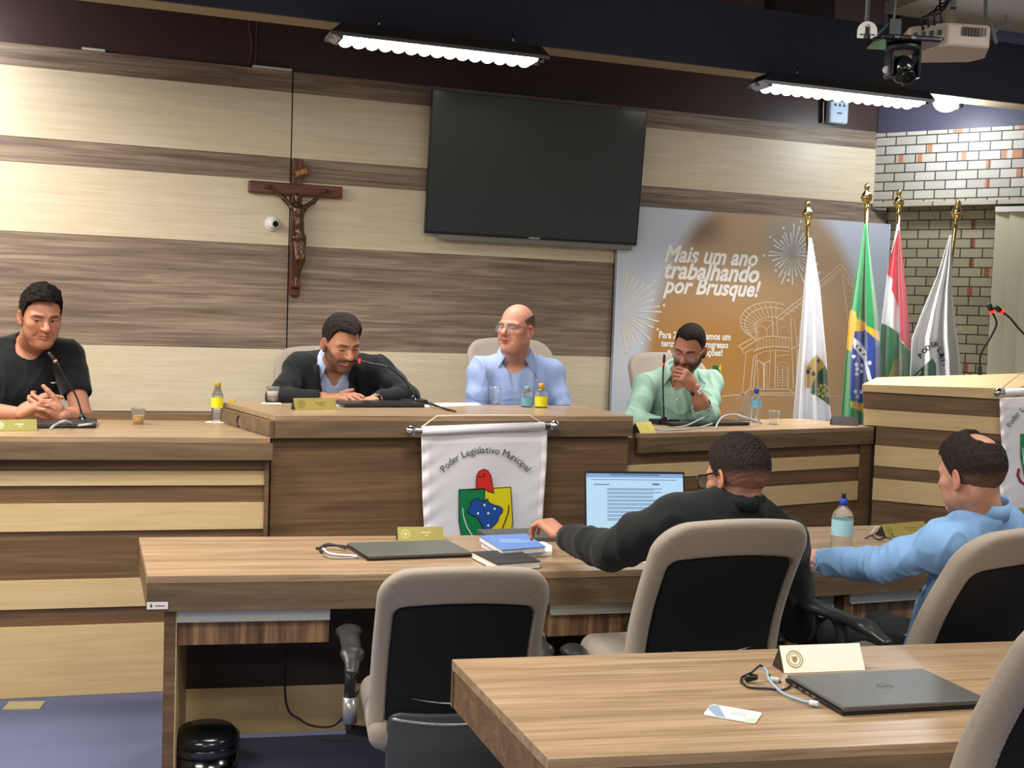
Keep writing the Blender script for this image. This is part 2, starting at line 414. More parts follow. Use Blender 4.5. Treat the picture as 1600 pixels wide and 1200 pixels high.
# brick wall
def brickmat(name, c1, c2, mortar, cw, chh, redp, redc):
    m = bpy.data.materials.new(name); m.use_nodes = True; nt = m.node_tree; b = nt.nodes['Principled BSDF']; b.inputs['Roughness'].default_value = 0.5
    tc = nt.nodes.new('ShaderNodeTexCoord'); sp = nt.nodes.new('ShaderNodeSeparateXYZ'); cb = nt.nodes.new('ShaderNodeCombineXYZ')
    nt.links.new(tc.outputs['Object'], sp.inputs[0]); nt.links.new(sp.outputs['X'], cb.inputs['X']); nt.links.new(sp.outputs['Z'], cb.inputs['Y'])
    br = nt.nodes.new('ShaderNodeTexBrick'); br.inputs['Scale'].default_value = 1.0; br.inputs['Brick Width'].default_value = cw; br.inputs['Row Height'].default_value = chh
    br.inputs['Mortar Size'].default_value = 0.004; br.inputs['Mortar Smooth'].default_value = 0.15; br.inputs['Bias'].default_value = -0.3
    br.inputs['Color1'].default_value = L(c1); br.inputs['Color2'].default_value = L(c2); br.inputs['Mortar'].default_value = L(mortar)
    nt.links.new(cb.outputs[0], br.inputs['Vector'])
    # some reddish unpainted patches, narrow across
    mp = nt.nodes.new('ShaderNodeMapping'); mp.inputs['Scale'].default_value = (1/cw*4.3, 1/chh, 1); nt.links.new(cb.outputs[0], mp.inputs[0])
    fl = nt.nodes.new('ShaderNodeVectorMath'); fl.operation = 'FLOOR'; nt.links.new(mp.outputs[0], fl.inputs[0])
    wn = nt.nodes.new('ShaderNodeTexWhiteNoise'); wn.noise_dimensions = '2D'; nt.links.new(fl.outputs[0], wn.inputs['Vector'])
    th = nt.nodes.new('ShaderNodeMath'); th.operation = 'LESS_THAN'; th.inputs[1].default_value = redp; nt.links.new(wn.outputs['Value'], th.inputs[0])
    iv = nt.nodes.new('ShaderNodeMath'); iv.operation = 'SUBTRACT'; iv.inputs[0].default_value = 1.0; nt.links.new(br.outputs['Fac'], iv.inputs[1])
    mu = nt.nodes.new('ShaderNodeMath'); mu.operation = 'MULTIPLY'; nt.links.new(th.outputs[0], mu.inputs[0]); nt.links.new(iv.outputs[0], mu.inputs[1])
    mx = nt.nodes.new('ShaderNodeMix'); mx.data_type = 'RGBA'; nt.links.new(mu.outputs[0], mx.inputs[0]); nt.links.new(br.outputs['Color'], mx.inputs[6]); mx.inputs[7].default_value = L(redc)
    nt.links.new(mx.outputs[2], b.inputs['Base Color'])
    bp = nt.nodes.new('ShaderNodeBump'); bp.inputs['Strength'].default_value = 0.9; bp.inputs['Distance'].default_value = 0.012; nt.links.new(iv.outputs[0], bp.inputs['Height']); nt.links.new(bp.outputs[0], b.inputs['Normal'])
    return m
zl = FB.hit(1400, 316)[1]
zt = FB.hit(1400, 207)[1]
rowh = (FB.hit(1450, 217)[1] - FB.hit(1450, 317)[1]) / 7.0
bw = FB.hit(1500, 260)[0] - FB.hit(1467, 260)[0]
tag(MB().box(0.0, 4.2, 0.0, 0.2, zl, zt).build('wall_right', brickmat('whitewashed_brick', 'b6b2a6', '9c968a', '2a211c', bw, rowh, 0.055, 'a8704c'), frame=FB), kind='structure')
tag(MB().box(0.06, 4.2, 0.12, 0.27, 0, zl).build('wall_right_lower', brickmat('cream_brick', 'a29c80', '8c846a', '2b231b', bw*1.05, rowh*1.05, 0.03, '8e5030'), frame=FB), kind='structure')
m = MB(); x = 0.0
while x < 4.2:
    m.box(x+0.004, x+0.4, -0.022, 0.08, zl-0.03, zl-0.002); x += 0.405
tag(m.build('trim_3', mat('whitewashed_ledge_brick', 'b3ab98', rough=0.6, noise=0.3, nscale=8), frame=FB), kind='structure')
tag(MB().box(0.0, 4.2, 0.02, 0.2, zt, 4.3).build('wall_right_upper', mat('wall_with_lamp_glow', '4c4a5c', rough=0.4), frame=FB), kind='structure')  # lamp's blue-lavender glow is mixed into this wall colour
# window with vertical blinds
bx0 = FB.hit(1556, 320)[0]
win = tag(MB().box(bx0, bx0+1.6, 0.05, 0.075, 0.7, zl-0.05).build('window_1', mat('window_glass', '20262c', rough=0.1), frame=FB), kind='structure')
bl = fthing('vertical_blind', 'beige vertical blind hanging over the window beside the brick wall', 'blind', FB, bx0, 0.02, 0)
SL_ = mat('beige_blind_fabric', 'c9c4aa', rough=0.8)
MB().box(0, 1.6, -0.03, 0.02, zl-0.08, zl-0.045).build('headrail', mat('white_rail', 'c9c8c0', rough=0.4), bl)
k = 0
while k < 18:
    a = math.radians(15); mm = MB(); M = Matrix.Translation((0.045+k*0.085, 0, 0)) @ Matrix.Rotation(a, 4, 'Z')
    mm.box(-0.045, 0.045, -0.0012, 0.0012, 0.75, zl-0.08, M=M); mm.build('slat', SL_, bl); k += 1

# ceiling beam in front of the wall: bottom edge passes (520,42) ... (1600,165)
BY = -0.95                                                      # beam face, local y in the wall frame
def beamz(px, py): return FW.hit(px, py, BY)[1]
bz = beamz(520, 33) + 0.0
bzt = beamz(1400, 42)
m = MB(); m.box(-3.35, 5.2, BY, BY+0.16, bz, bzt, 0); m.box(-3.35, 5.2, BY+0.0, BY+0.16, bz-0.006, bz, 1)
tag(m.build('trim_4', [mat('blue_black_beam_paint', '434c5e', rough=0.5), mat('tan_beam_underside', '93836a', rough=0.6)], frame=FW, bevel=0.004), kind='structure')
# second, further part of the roof structure
m = MB(); x0 = FW.hit(1240, 0, BY+0.1)[0]
m.box(x0, x0+0.42, BY+0.3, BY+0.42, bzt-0.05, 4.25); m.box(x0+0.9, x0+1.1, BY+0.3, BY+0.42, bzt-0.1, 4.25)
tag(m.build('trim_5', mat('dark_timber', '3a302c', rough=0.7), frame=FW), kind='structure')
c = FW.world(FW.hit(1590, 10, -1.6)[0], -1.6, FW.hit(1590, 10, -1.6)[1])
m = MB(); m.box(-0.5, 1.6, -0.3, 0.5, 0.02, 0.08)
o = m.build('trim_6', mat('pale_soffit_paint', '9a958d', rough=0.7)); o.location = c; o.rotation_euler = (0, 0, FW.rz); tag(o, kind='structure')

# ------------------------------------------------------------------ dais
a = Wz(430, 649, 1.17); b = Wz(990, 650, 1.17); FC = Frame(a, (b-a).xy)
a2 = Wz(0, 681, 1.08); b2 = Wz(427, 684, 1.08); FLd = Frame(b2, (b2-a2).xy)      # local x runs up to 0 at the joint
a3 = Wz(1000, 677.5, 1.08); b3 = Wz(1366, 666.5, 1.08); FR = Frame(a3, (b3-a3).xy)
cw = FC.local(b)[0]
EDGE = mat('dark_edge_shadow_gap', '2b2019', rough=0.8)
def striped(fr, x0, x1, yo, lines, z_lo, z_hi):
    """lines: z levels, alternately dark/cream from the top"""
    m = MB(); zs = [z_hi] + lines + [z_lo]
    for i in range(len(zs)-1):
        k = i % 2; d = 0.012 if k else 0.0
        m.box(x0, x1, yo-d, yo+0.03, zs[i+1]+0.0015, zs[i], k)
    m.box(x0, x1, yo+0.03, yo+0.04, z_lo, z_hi, 2)
    return m
# left wing
xl = -3.1
rec = 0.07
dl = fthing('dais_desk', 'left wing of the raised dais desk with cream and walnut striped front', 'desk', FLd)
th = 1.08 - FLd.hit(200, 719, 0)[1]
wl = [FLd.hit(200, y, rec)[1] for y in (735.5, 758.5, 785.5, 828.5, 903, 947, 974)]
pl_ = [FC.local(FLd.world(0, 0))]
sb = FLd.local(Wz(350, 629, 1.17)); kx = (sb[0]-0.012)/sb[1]
MB().prism([(xl, 0), (-0.012, 0), (kx*0.72-0.012, 0.72), (xl, 0.72)], 1.055, 1.08).build('worktop', TOP, dl, bevel=0.002)
MB().box(xl, 0.0, 0.0, 0.025, 1.08-th, 1.0545).build('apron', WALNUT, dl, bevel=0.0015)
striped(None, xl, -0.03, rec, wl, 0.0, 1.054).build('front_panel', [FRONT, CREAM, EDGE], dl)
MB().box(-0.03, -0.012, rec-0.03, rec+0.06, 0.0, 1.08-th).build('end_post', FRONT, dl)
MB().box(xl, kx*0.70-0.02, 0.70, 0.72, 0.3, 1.11).build('back_rail', FRONT, dl)
# centre block
dc = fthing('dais_desk', 'raised centre block of the dais desk with a dark walnut front', 'desk', FC)
thc = 1.17 - FC.hit(700, 683.5)[1]
zc = 1.17
bl_ = FC.local(Wz(350, 629, zc))
MB().prism([(0, 0), (cw, 0), (cw, 0.58), (bl_[0], bl_[1]), (bl_[0]+0.02, 0.62)], zc-0.025, zc).build('worktop', TOP, dc, bevel=0.002)
MB().box(0.0, cw, 0.0, 0.025, zc-thc, zc-0.0255).build('apron', WALNUT, dc, bevel=0.0015)
ang = math.atan2(bl_[1], bl_[0]); ln = math.hypot(bl_[0], bl_[1])
M = Matrix.Rotation(ang, 4, 'Z')
MB().box(0.01, ln, -0.0, 0.02, zc-thc-0.0, zc-0.0255, M=M).build('side_apron', WALNUT, dc)
mm = MB(); M2 = M @ Matrix.Translation((ln*0.60, 0.021, zc-0.062)) @ Matrix.Rotation(PI/2, 4, 'X')
mm.tube([M2 @ Vector(p) for p in [(-0.008, 0.022, 0), (0.008, 0.018, 0), (0.014, 0.0, 0), (0.008, -0.02, 0), (-0.008, -0.024, 0)]], 0.005, 8); mm.build('side_handle', mat('black_plastic', '15151a', rough=0.35), dc)
MB().box(-0.005, cw-0.03, 0.045, 0.075, 0.36, zc-thc).build('front_panel', FRONT, dc)
MB().box(-0.005, cw-0.03, 0.040, 0.075, 0, 0.358).build('base_board', CREAM, dc)
MB().box(cw-0.03, cw, 0.045, 0.34, 0, zc-0.03).build('side_panel', FRONT, dc)
MB().box(0.02, 0.05, 0.05, 0.50, 0, zc-0.03).build('side_panel', FRONT, dc)
MB().box(bl_[0], cw, bl_[1]+0.08, bl_[1]+0.10, 0.3, zc-0.01).build('back_rail', FRONT, dc)
# right wing
dr = fthing('dais_desk', 'right wing of the dais desk with striped front meeting the lectern', 'desk', FR)
rw = FR.local(b3)[0]; thr = 1.08-FR.hit(1180, 701)[1]
wr = [FR.hit(1200, y, 0.04)[1] for y in (716, 737, 760, 791.5)]
MB().prism([(0.0, 0), (rw, 0), (rw-0.05, 0.50), (0.10, 0.50)], 1.055, 1.08).build('worktop', TOP, dr, bevel=0.002)
MB().box(0.0, rw, 0.0, 0.025, 1.08-thr, 1.0545).build('apron', WALNUT, dr, bevel=0.0015)
striped(None, -0.055, rw-0.075, 0.04, wr, 0.0, 1.054).build('front_panel', [FRONT, CREAM, EDGE], dr)
MB().box(rw-0.07, rw+0.02, 0.03, 0.10, 0.0, 1.08-thr).build('end_post', FRONT, dr)

# ------------------------------------------------------------------ lectern on the right
pa = b3 + Vector((0, 0, 0)); FP = Frame(pa + Vector((FR.d.x, FR.d.y, 0))*0.004, (math.cos(math.radians(-25)), math.sin(math.radians(-25))))
pod = fthing('lectern', 'tall cream topped lectern with walnut and cream striped front at right', 'lectern', FP)
pw = FP.hit(1562, 700)[0]
xs0 = FP.hit(1350, 615)[0]
zz = lambda px, py: FP.hit(px, py)[1]
lv = [(zz(1349, 612)+zz(1562, 623))/2, (zz(1352, 640)+zz(1562, 651))/2, (zz(1367, 667)+zz(1562, 677))/2, (zz(1367, 695)+zz(1470, 703))/2, (zz(1362, 728)+zz(1470, 735))/2, (zz(1362, 748)+zz(1470, 754))/2, (zz(1362, 781)+zz(1476, 791))/2]
m = MB(); zs = lv + [0.0]
for i in range(len(zs)-1):
    x0 = xs0 if i < 2 else 0.0
    m.box(x0 + (0.008 if i else 0), pw+0.06, -0.012 if i % 2 else 0.0, 0.03, zs[i+1]+0.0015, zs[i], i % 2)
m.box(xs0+0.02, pw+0.06, 0.03, 0.05, 0, zs[0], 2)
# turned side facets beyond the corner
fp2 = Matrix.Translation((pw+0.06, 0, 0)) @ Matrix.Rotation(math.radians(50), 4, 'Z')
for i in range(len(zs)-1):
    m.box(0, 0.9, -0.012 if i % 2 else 0.0, 0.03, zs[i+1]+0.0015, zs[i], i % 2, M=fp2)
m.box(0, 0.9, 0.03, 0.05, 0, zs[0], 2, M=fp2)
m.build('front_panel', [FRONT, CREAM, EDGE], pod)
# sloped cream top slab
ztl, ztr = zz(1350, 600), zz(1562, 607)
m = MB()
e0 = Vector((xs0-0.01, -0.02, 0)); e1 = Vector((pw+0.06, -0.02, 0)); zb = lv[0]
zl2 = zz(1349, 599)
topb = FP.local(W(1590, 582, 6.6)); topa = FP.local(W(1352, 597, 6.95))
V = [(e0.x, e0.y, zb), (e1.x, e1.y, zb), (e1.x, e1.y, zb+0.062), (e0.x, e0.y, zb+0.040),
     (e0.x+0.02, 0.42, zb), (e1.x+0.25, 0.42, zb), (e1.x+0.25, 0.42, zb+0.15), (e0.x+0.02, 0.42, zb+0.065)]
m.add([Vector(v) for v in V], [(0, 1, 2, 3), (5, 4, 7, 6), (3, 2, 6, 7), (1, 5, 6, 2), (4, 0, 3, 7), (4, 5, 1, 0)], 0)
m.build('top', CREAM, pod, bevel=0.002)
m = MB(); V = [(0, 0, zb), (0.8, 0, zb), (0.8, 0, zb+0.07), (0, 0, zb+0.062), (0.25-0.0, 0.42, zb), (0.8, 0.42, zb), (0.8, 0.42, zb+0.07), (0.25, 0.42, zb+0.065)]
m.add([fp2 @ Vector((v[0], v[1]-0.02, v[2])) for v in V], [(0, 1, 2, 3), (3, 2, 6, 7)], 0)
m.build('side_top', CREAM, pod)

# ------------------------------------------------------------------ front row desks
ALU = mat('brushed_aluminium', 'c3c6c0', rough=0.4, metal=0.45)
def mini(P, z=0.75): return [Wz(p[0], p[1], z) for p in P]
def desk(label, bl, br, fr_, fl, drawers, legs, z=0.75, ah=0.118, group=None, endl=True, endr=True, panel=True):
    BL, BR, FRR, FLL = [Wz(p[0], p[1], z) for p in (bl, br, fr_, fl)]
    fr = Frame(FLL, (FRR-FLL).xy); q = [fr.local(p) for p in (FLL, FRR, BR, BL)]
    t = fthing('desk', label, 'desk', fr, group=group)
    poly = [(p[0], p[1]) for p in q]
    MB().prism(poly, z-0.025, z).build('worktop', TOP, t, bevel=0.0015)
    m = MB(); m.box(q[0][0]+0.001, q[1][0]-0.001, 0.001, 0.022, z-ah, z-0.0253); m.build('apron', WALNUT, t, bevel=0.001)
    def side(pa, pb):
        ang = math.atan2(pb[1]-pa[1], pb[0]-pa[0]); ln = math.hypot(pb[1]-pa[1], pb[0]-pa[0])
        return Matrix.Translation((pa[0], pa[1], 0)) @ Matrix.Rotation(ang, 4, 'Z'), ln
    if endl:
        M, ln = side(q[0], q[3]); MB().box(0.0225, ln-0.023, -0.022, -0.001, z-ah, z-0.0253, M=M).build('side_apron', FRONT, t)
    if endr:
        M, ln = side(q[1], q[2]); MB().box(0.0225, ln-0.023, 0.001, 0.022, z-ah, z-0.0253, M=M).build('side_apron', FRONT, t)
    M, ln = side(q[3], q[2]); MB().box(0.0, ln, -0.022, -0.001, z-ah, z-0.0253, M=M).build('back_apron', FRONT, t)
    if panel:
        MB().box(0.12, ln-0.01, -0.10, -0.08, 0.20, z-ah, M=M).build('modesty_panel', mat('dark_modesty_laminate', '33241d', rough=0.5), t)
        MB().box(0.12, ln-0.01, -0.10, -0.08, 0.02, 0.198, M=M).build('kick_board', CREAM, t)
    for (lx, flip) in legs:
        x = fr.hit(lx, 1000, 0.03)[0]
        # end panel: walnut edge, cream inner side
        dv = Vector((q[3][0]-q[0][0], q[3][1]-q[0][1])); dl_ = dv.length; A = PI/2
        M = Matrix.Translation((x, 0.03, 0)) @ Matrix.Rotation(A, 4, 'Z')
        mm = MB(); mm.box(0.0, dl_-0.16, -0.037, 0.0, 0.0, z-ah, M=M)
        mm.box(0.0005, dl_-0.16, -0.040 if not flip else 0.0, -0.037 if not flip else 0.003, 0.001, z-ah-0.001, 1, M=M)
        mm.build('leg', [FRONT, CREAM], t)
    for (x0, x1) in drawers:
        xa = fr.hit(x0, 985, 0.05)[0]; xb = fr.hit(x1, 985, 0.05)[0]
        d = MB().box(xa, xb, 0.05, 0.40, z-ah-0.125, z-ah-0.004).build('drawer', DRAWERW, t, bevel=0.001)
        mm = MB(); mm.box(xa-0.001, xb+0.001, 0.028, 0.05, z-ah-0.042, z-ah-0.005); mm.box(xa-0.001, xb+0.001, 0.022, 0.05, z-ah-0.042, z-ah-0.037)
        mm.build('handle', ALU, d)
    return t, fr
deskA, FA = desk('long walnut councillor desk nearest the left, with a small white sticker', (217, 839.5), (800, 836), (800, 894), (230, 900), [(278, 514)], [(256, False)], endr=False)
deskB, FBd = desk('walnut desk carrying the open laptop in front of the man in black suit', (802, 836), (1258, 823.5), (1258, 884), (802, 894), [(856, 1006)], [(1230, False)], endl=False, endr=False)
deskC, FCd = desk('walnut desk with the water bottle in front of the man in blue shirt', (1260, 823.5), (1700, 812), (1700, 861), (1260, 884), [(1320, 1520)], [(1316, False)], endl=False)
deskD, FD = desk('nearest walnut desk, holding a closed laptop, a card and a name plate painted with glare', (706, 1030), (1760, 996), (1700, 1150), (857, 1186), [(1000, 1250)], [(900, True)], endr=True)
# ------------------------------------------------------------------ things on the walls
BLK = mat('matte_black_plastic', '17181b', rough=0.42)
CHR = mat('polished_chrome', 'd8dade', rough=0.12, metal=1.0)
BRASS = mat('polished_brass', 'd8c283', rough=0.18, metal=1.0)
# television, leaning forward from its bracket
c = [FW.hit(680, 137, -0.15), FW.hit(1013, 176, -0.15), FW.hit(993, 385, -0.07), FW.hit(660, 363, -0.07)]
tx0 = (c[0][0]+c[3][0])/2; tx1 = (c[1][0]+c[2][0])/2; tz1 = (c[0][1]+c[1][1])/2; tz0 = (c[2][1]+c[3][1])/2
tvw = tx1-tx0; tvh = math.hypot(tz1-tz0, 0.08)
tv = fthing('television', 'large black flat television tilted forward on the striped wall', 'television', FW, (tx0+tx1)/2, -0.07, tz0)
MT = Matrix.Rotation(math.atan2(0.08, tz1-tz0), 4, 'X')
MT = Matrix.Shear('XZ', 4, (0.0, 0.0)) @ MT
SCR = mat('tv_screen_reflection', '343a39', rough=0.2, spec=0.7)  # reflection of the room is put into the screen's grey base colour
MB().box(-tvw/2, tvw/2, 0.003, 0.03, 0, tvh, M=MT).build('casing', BLK, tv, bevel=0.003)
MB().box(-tvw/2+0.006, tvw/2-0.006, 0.0, 0.0035, 0.016, tvh-0.006, M=MT).build('screen', SCR, tv)
m = MB(); m.box(-tvw/2, tvw/2, -0.001, 0.004, tvh-0.005, tvh, M=MT); m.box(-tvw/2, tvw/2, -0.001, 0.004, 0.0, 0.006, M=MT)
m.box(-tvw/2, -tvw/2+0.004, -0.001, 0.004, 0.0, tvh, M=MT); m.box(tvw/2-0.004, tvw/2, -0.001, 0.004, 0.0, tvh, M=MT)
m.build('bezel', mat('dark_metal_bezel', '3c4144', rough=0.3, metal=0.6), tv)
vs, fs = text2d('SAMSUNG', 0.016, bold=0.0004); mm = MB(); mm.add([MT @ Vector((v[0], -0.002, v[1]+0.004)) for v in vs], fs); mm.build('maker_logo', mat('silver_print', 'c4c6c8', rough=0.4), tv)
MB().box(-tvw/2+0.08, tvw/2-0.03, 0.0, 0.024, -0.03, 0.0).build('speaker_bar', mat('grey_tv_underside', '77746e', rough=0.4), tv)
MB().box(-0.25, 0.25, 0.03, 0.069, 0.1, 0.45).build('wall_bracket', BLK, tv)

# crucifix
cx, cz = FW.hit(459, 462); sc_ = (FW.hit(463, 250)[1]-cz)
cr = fthing('crucifix', 'dark wooden crucifix hanging on the striped wall above the seated men', 'crucifix', FW, cx, -0.03, cz)
CW_ = wood('mahogany', '4a241a', '5f3124', '74402f', rough=0.35, sc3=(12, 12, 1.0))
CW2 = wood('mahogany_crosswise', '4a241a', '5f3124', '74402f', rough=0.35, sc3=(1, 12, 12))
xa = FW.hit(387, 292)[0]-cx; xb = FW.hit(533, 303)[0]-cx; zarm = FW.hit(460, 297)[1]-cz
MB().box(-0.03, 0.03, -0.012, 0.029, 0, sc_).build('upright', CW_, cr, bevel=0.006)
MB().box(xa, xb, -0.016, 0.025, zarm-0.034, zarm+0.034).build('crossbar', CW2, cr, bevel=0.008)
mm = MB(); M = Matrix.Translation((0.018, -0.022, sc_-0.075)) @ Matrix.Rotation(math.radians(-22), 4, 'Y'); mm.box(-0.05, 0.05, -0.004, 0.006, -0.024, 0.024, M=M)
pq = mm.build('title_plaque', CW2, cr, bevel=0.002)
vs, fs = text2d('INRI', 0.036, bold=0.0008); mm = MB(); mm.add([M @ Vector((v[0], -0.0055, v[1]-0.012)) for v in vs], fs); mm.build('title_letters', mat('gilt', 'b98a3a', rough=0.35, metal=0.6), pq)
def corpus():
    h = 0.0035; f = Field((-0.26, -0.12, 0.02), (0.26, 0.03, 0.66), h)
    y = -0.05; ca = zarm
    sh = ca-0.10
    A = lambda a, b, r0, r1, k=0.012: f.op(cap(a, b, r0, r1), k)
    A((0.0, y, sh-0.03), (0.005, y-0.006, sh-0.10), 0.036, 0.028); A((-0.025, y, sh-0.01), (0.03, y, sh-0.01), 0.022, 0.022)
    A((0.005, y-0.006, sh-0.10), (0.012, y, sh-0.17), 0.026, 0.030)
    A((-0.035, y, sh-0.004), (-0.085, y+0.008, sh+0.045), 0.015, 0.012); A((-0.085, y+0.008, sh+0.045), (-0.150, y+0.018, ca+0.004), 0.011, 0.008)
    A((0.035, y, sh-0.004), (0.09, y+0.008, sh+0.035), 0.015, 0.012); A((0.09, y+0.008, sh+0.035), (0.152, y+0.018, ca-0.004), 0.011, 0.008)
    for sx in (-1, 1):
        A((sx*0.155, y+0.016, ca), (sx*0.168, y+0.012, ca+0.004), 0.010, 0.009, 0.004)
        for q in (-1, 0, 1): A((sx*0.168, y+0.012, ca+0.004*q), (sx*0.182, y+0.006, ca+0.008*q+0.004), 0.0035, 0.003, 0.002)
    A((-0.004, y-0.004, sh+0.01), (-0.008, y-0.014, sh+0.03), 0.012, 0.012)
    f.op(ell((-0.010, y-0.018, sh+0.045), (0.022, 0.026, 0.031)), 0.006); A((-0.01, y-0.04, sh+0.03), (-0.01, y-0.036, sh+0.018), 0.009, 0.007, 0.006)
    # loincloth, bent legs, crossed feet
    A((-0.008, y-0.004, sh-0.18), (0.022, y-0.004, sh-0.18), 0.032, 0.030); A((0.035, y-0.01, sh-0.17), (0.045, y-0.006, sh-0.23), 0.012, 0.006, 0.006)
    for sx in (-1, 1):
        A((0.007+sx*0.016, y-0.006, sh-0.19), (0.012+sx*0.013, y-0.040, sh-0.30), 0.022, 0.016, 0.008)
        A((0.012+sx*0.013, y-0.040, sh-0.30), (-0.002+sx*0.004, y-0.012, sh-0.41), 0.016, 0.009, 0.008)
    A((-0.002, y-0.014, sh-0.41), (-0.008, y-0.030, sh-0.452), 0.012, 0.008, 0.006)
    P, F = f.mesh(); N = normals(P, F); P = P + N*(0.0012*wav(P, 160, 8)[:, None]); return P, F
P, F = corpus(); np_object('figure', P, F, mat('dark_bronze', '54402f', rough=0.3, metal=0.6), cr)
MB().box(-0.028, 0.028, -0.045, -0.008, 0.045, 0.085, M=Matrix.Rotation(math.radians(0), 4, 'X')).build('foot_rest', CW2, cr, bevel=0.004)

# dome camera on the wall
x, z = FW.hit(425, 350)
dm = fthing('security_camera', 'small white dome security camera beside the crucifix', 'camera', FW, x, 0, z)
MW = Matrix.Rotation(PI/2, 4, 'X')
MB().lathe([(0.043, 0.0), (0.043, 0.012), (0.038, 0.02)], 28, M=MW).build('base', mat('white_plastic', 'e9e9e4', rough=0.35), dm)
MB().ball((0, -0.024, 0), 0.034, sc3=(1, 1, 1)).build('ball', mat('white_plastic', 'e9e9e4', rough=0.35), dm)
Ml = Matrix.Translation((0.006, -0.026, -0.002)) @ Matrix.Rotation(math.radians(12), 4, 'Z') @ MW
MB().lathe([(0.0165, 0.028), (0.0165, 0.033), (0.0135, 0.0335)], 24, M=Ml).build('lens', mat('black_glass', '0b0b0d', rough=0.12), dm)

# printed backdrop
def bl_(px, py): return FW.hit(px, py, -0.03)
bt = bl_(1200, 337)[1]; bx_0 = bl_(960, 480)[0]; bx_1 = bl_(1383, 480)[0]; bw_ = bx_1-bx_0
bd = fthing('printed_backdrop', 'tall gold and white printed backdrop panel reading Mais um ano trabalhando por Brusque', 'banner', FW, bx_0, -0.03, 0)
m = bpy.data.materials.new('gold_print'); m.use_nodes = True; nt = m.node_tree; bs = nt.nodes['Principled BSDF']; bs.inputs['Roughness'].default_value = 0.5
tc = nt.nodes.new('ShaderNodeTexCoord')
def nn(t, **k):
    n = nt.nodes.new(t)
    for a, v in k.items(): setattr(n, a, v)
    return n
def blob(c, r, soft):
    mp = nn('ShaderNodeMapping'); mp.vector_type = 'POINT'; mp.inputs['Location'].default_value = (-c[0]/r[0], 0, -c[1]/r[1]); mp.inputs['Scale'].default_value = (1/r[0], 0, 1/r[1])
    nt.links.new(tc.outputs['Object'], mp.inputs[0]); ln = nn('ShaderNodeVectorMath', operation='LENGTH'); nt.links.new(mp.outputs[0], ln.inputs[0])
    mr = nn('ShaderNodeMapRange'); mr.interpolation_type = 'SMOOTHSTEP'; mr.inputs[1].default_value = 1-soft; mr.inputs[2].default_value = 1+soft; mr.inputs[3].default_value = 1; mr.inputs[4].default_value = 0
    nt.links.new(ln.outputs['Value'], mr.inputs[0]); return mr.outputs[0]
def mixc(f, a, b):
    mx = nn('ShaderNodeMix', data_type='RGBA'); nt.links.new(f, mx.inputs[0])
    for v, i in ((a, 6), (b, 7)):
        if isinstance(v, str): mx.inputs[i].default_value = L(v)
        else: nt.links.new(v, mx.inputs[i])
    return mx.outputs[2]
q = lambda px, py: (bl_(px, py)[0]-bx_0, bl_(px, py)[1])
gold = mixc(blob(q(1090, 560), (0.9, 0.42), 0.8), 'b3997a', 'ab7a3e')
gold = mixc(blob(q(1085, 355), (0.16, 0.10), 0.9), gold, '7d5f4c')
base = mixc(blob(q(1185, 600), (0.86, 1.30), 0.07), 'c3cbd8', gold)
base = mixc(blob(q(965, 590), (0.10, 0.7), 0.6), base, 'c9cdd2')
base = mixc(blob(q(1230, 385), (0.14, 0.16), 0.9), base, '9a9694')
nt.links.new(base, bs.inputs['Base Color'])
MB().box(0, bw_, -0.012, 0.02, 0.55, bt).build('panel', m, bd)
mm = MB(); mm.box(0, 0.012, -0.014, 0.02, 0.55, bt); mm.box(bw_-0.014, bw_, -0.014, 0.02, 0.55, bt); mm.build('edge_strip', mat('pale_blue_edge', 'c8d2e2', rough=0.5), bd)
WPR = mat('white_print', 'eceae4', rough=0.5); TPR = mat('pale_line_print', 'd8c7ae', rough=0.5)
def line_strip(mm, pts, wd, mi=0, y=-0.0135):
    pts = [Vector((p[0], p[1])) for p in pts]
    for i in range(len(pts)-1):
        d = pts[i+1]-pts[i]
        if d.length < 1e-6: continue
        n = Vector((-d.y, d.x)).normalized()*wd/2; e = d.normalized()*wd*0.3
        a, b = pts[i]-e, pts[i+1]+e
        mm.add([(a.x-n.x, y, a.y-n.y), (b.x-n.x, y, b.y-n.y), (b.x+n.x, y, b.y+n.y), (a.x+n.x, y, a.y+n.y)], [(0, 1, 2, 3)], mi)
def pxl(mm, pts, wd, mi=0, y=-0.0135): line_strip(mm, [q(*p) for p in pts], wd, mi, y)
# headline
mm = MB()
for (t, l0, l1) in (('Mais um ano', (1036, 408), (1182, 416)), ('trabalhando', (1036, 434), (1184, 443)), ('por Brusque!', (1034, 457), (1186, 465))):
    a = q(*l0); b = q(*l1); wd = b[0]-a[0]
    vs, fs = text2d(t, 1.0, shear=0.30, bold=0.030, align='LEFT'); X = [v[0] for v in vs]; s = wd/(max(X)-min(X))
    for (dx, sg) in ((0, 1),):
        mm.add([(a[0]+(v[0]-min(X))*s, -0.0142, a[1]+v[1]*s*1.12) for v in vs], fs)
mm.build('headline', WPR, bd)
mm = MB()
for (t, c0, w0) in (('Para 2026, desejamos um', (1084, 528), 112), ('tempo de progresso', (1084, 542), 106), ('e realizações!', (1085, 555), 82)):
    pass
for (t, x0, x1, yb) in (('Para 2024, queríamos um', 1028, 1140, 528), ('tempo de mais progresso', 1031, 1136, 541), ('e muitas inovações!', 1041, 1127, 554)):
    a = q(x0, yb); b = q(x1, yb+1); vs, fs = text2d(t, 1.0, bold=0.03, align='LEFT'); X = [v[0] for v in vs]; s = (b[0]-a[0])/(max(X)-min(X))
    mm.add([(a[0]+(v[0]-min(X))*s, -0.0142, a[1]+v[1]*s*1.25) for v in vs], fs)
mm.build('small_text', WPR, bd)
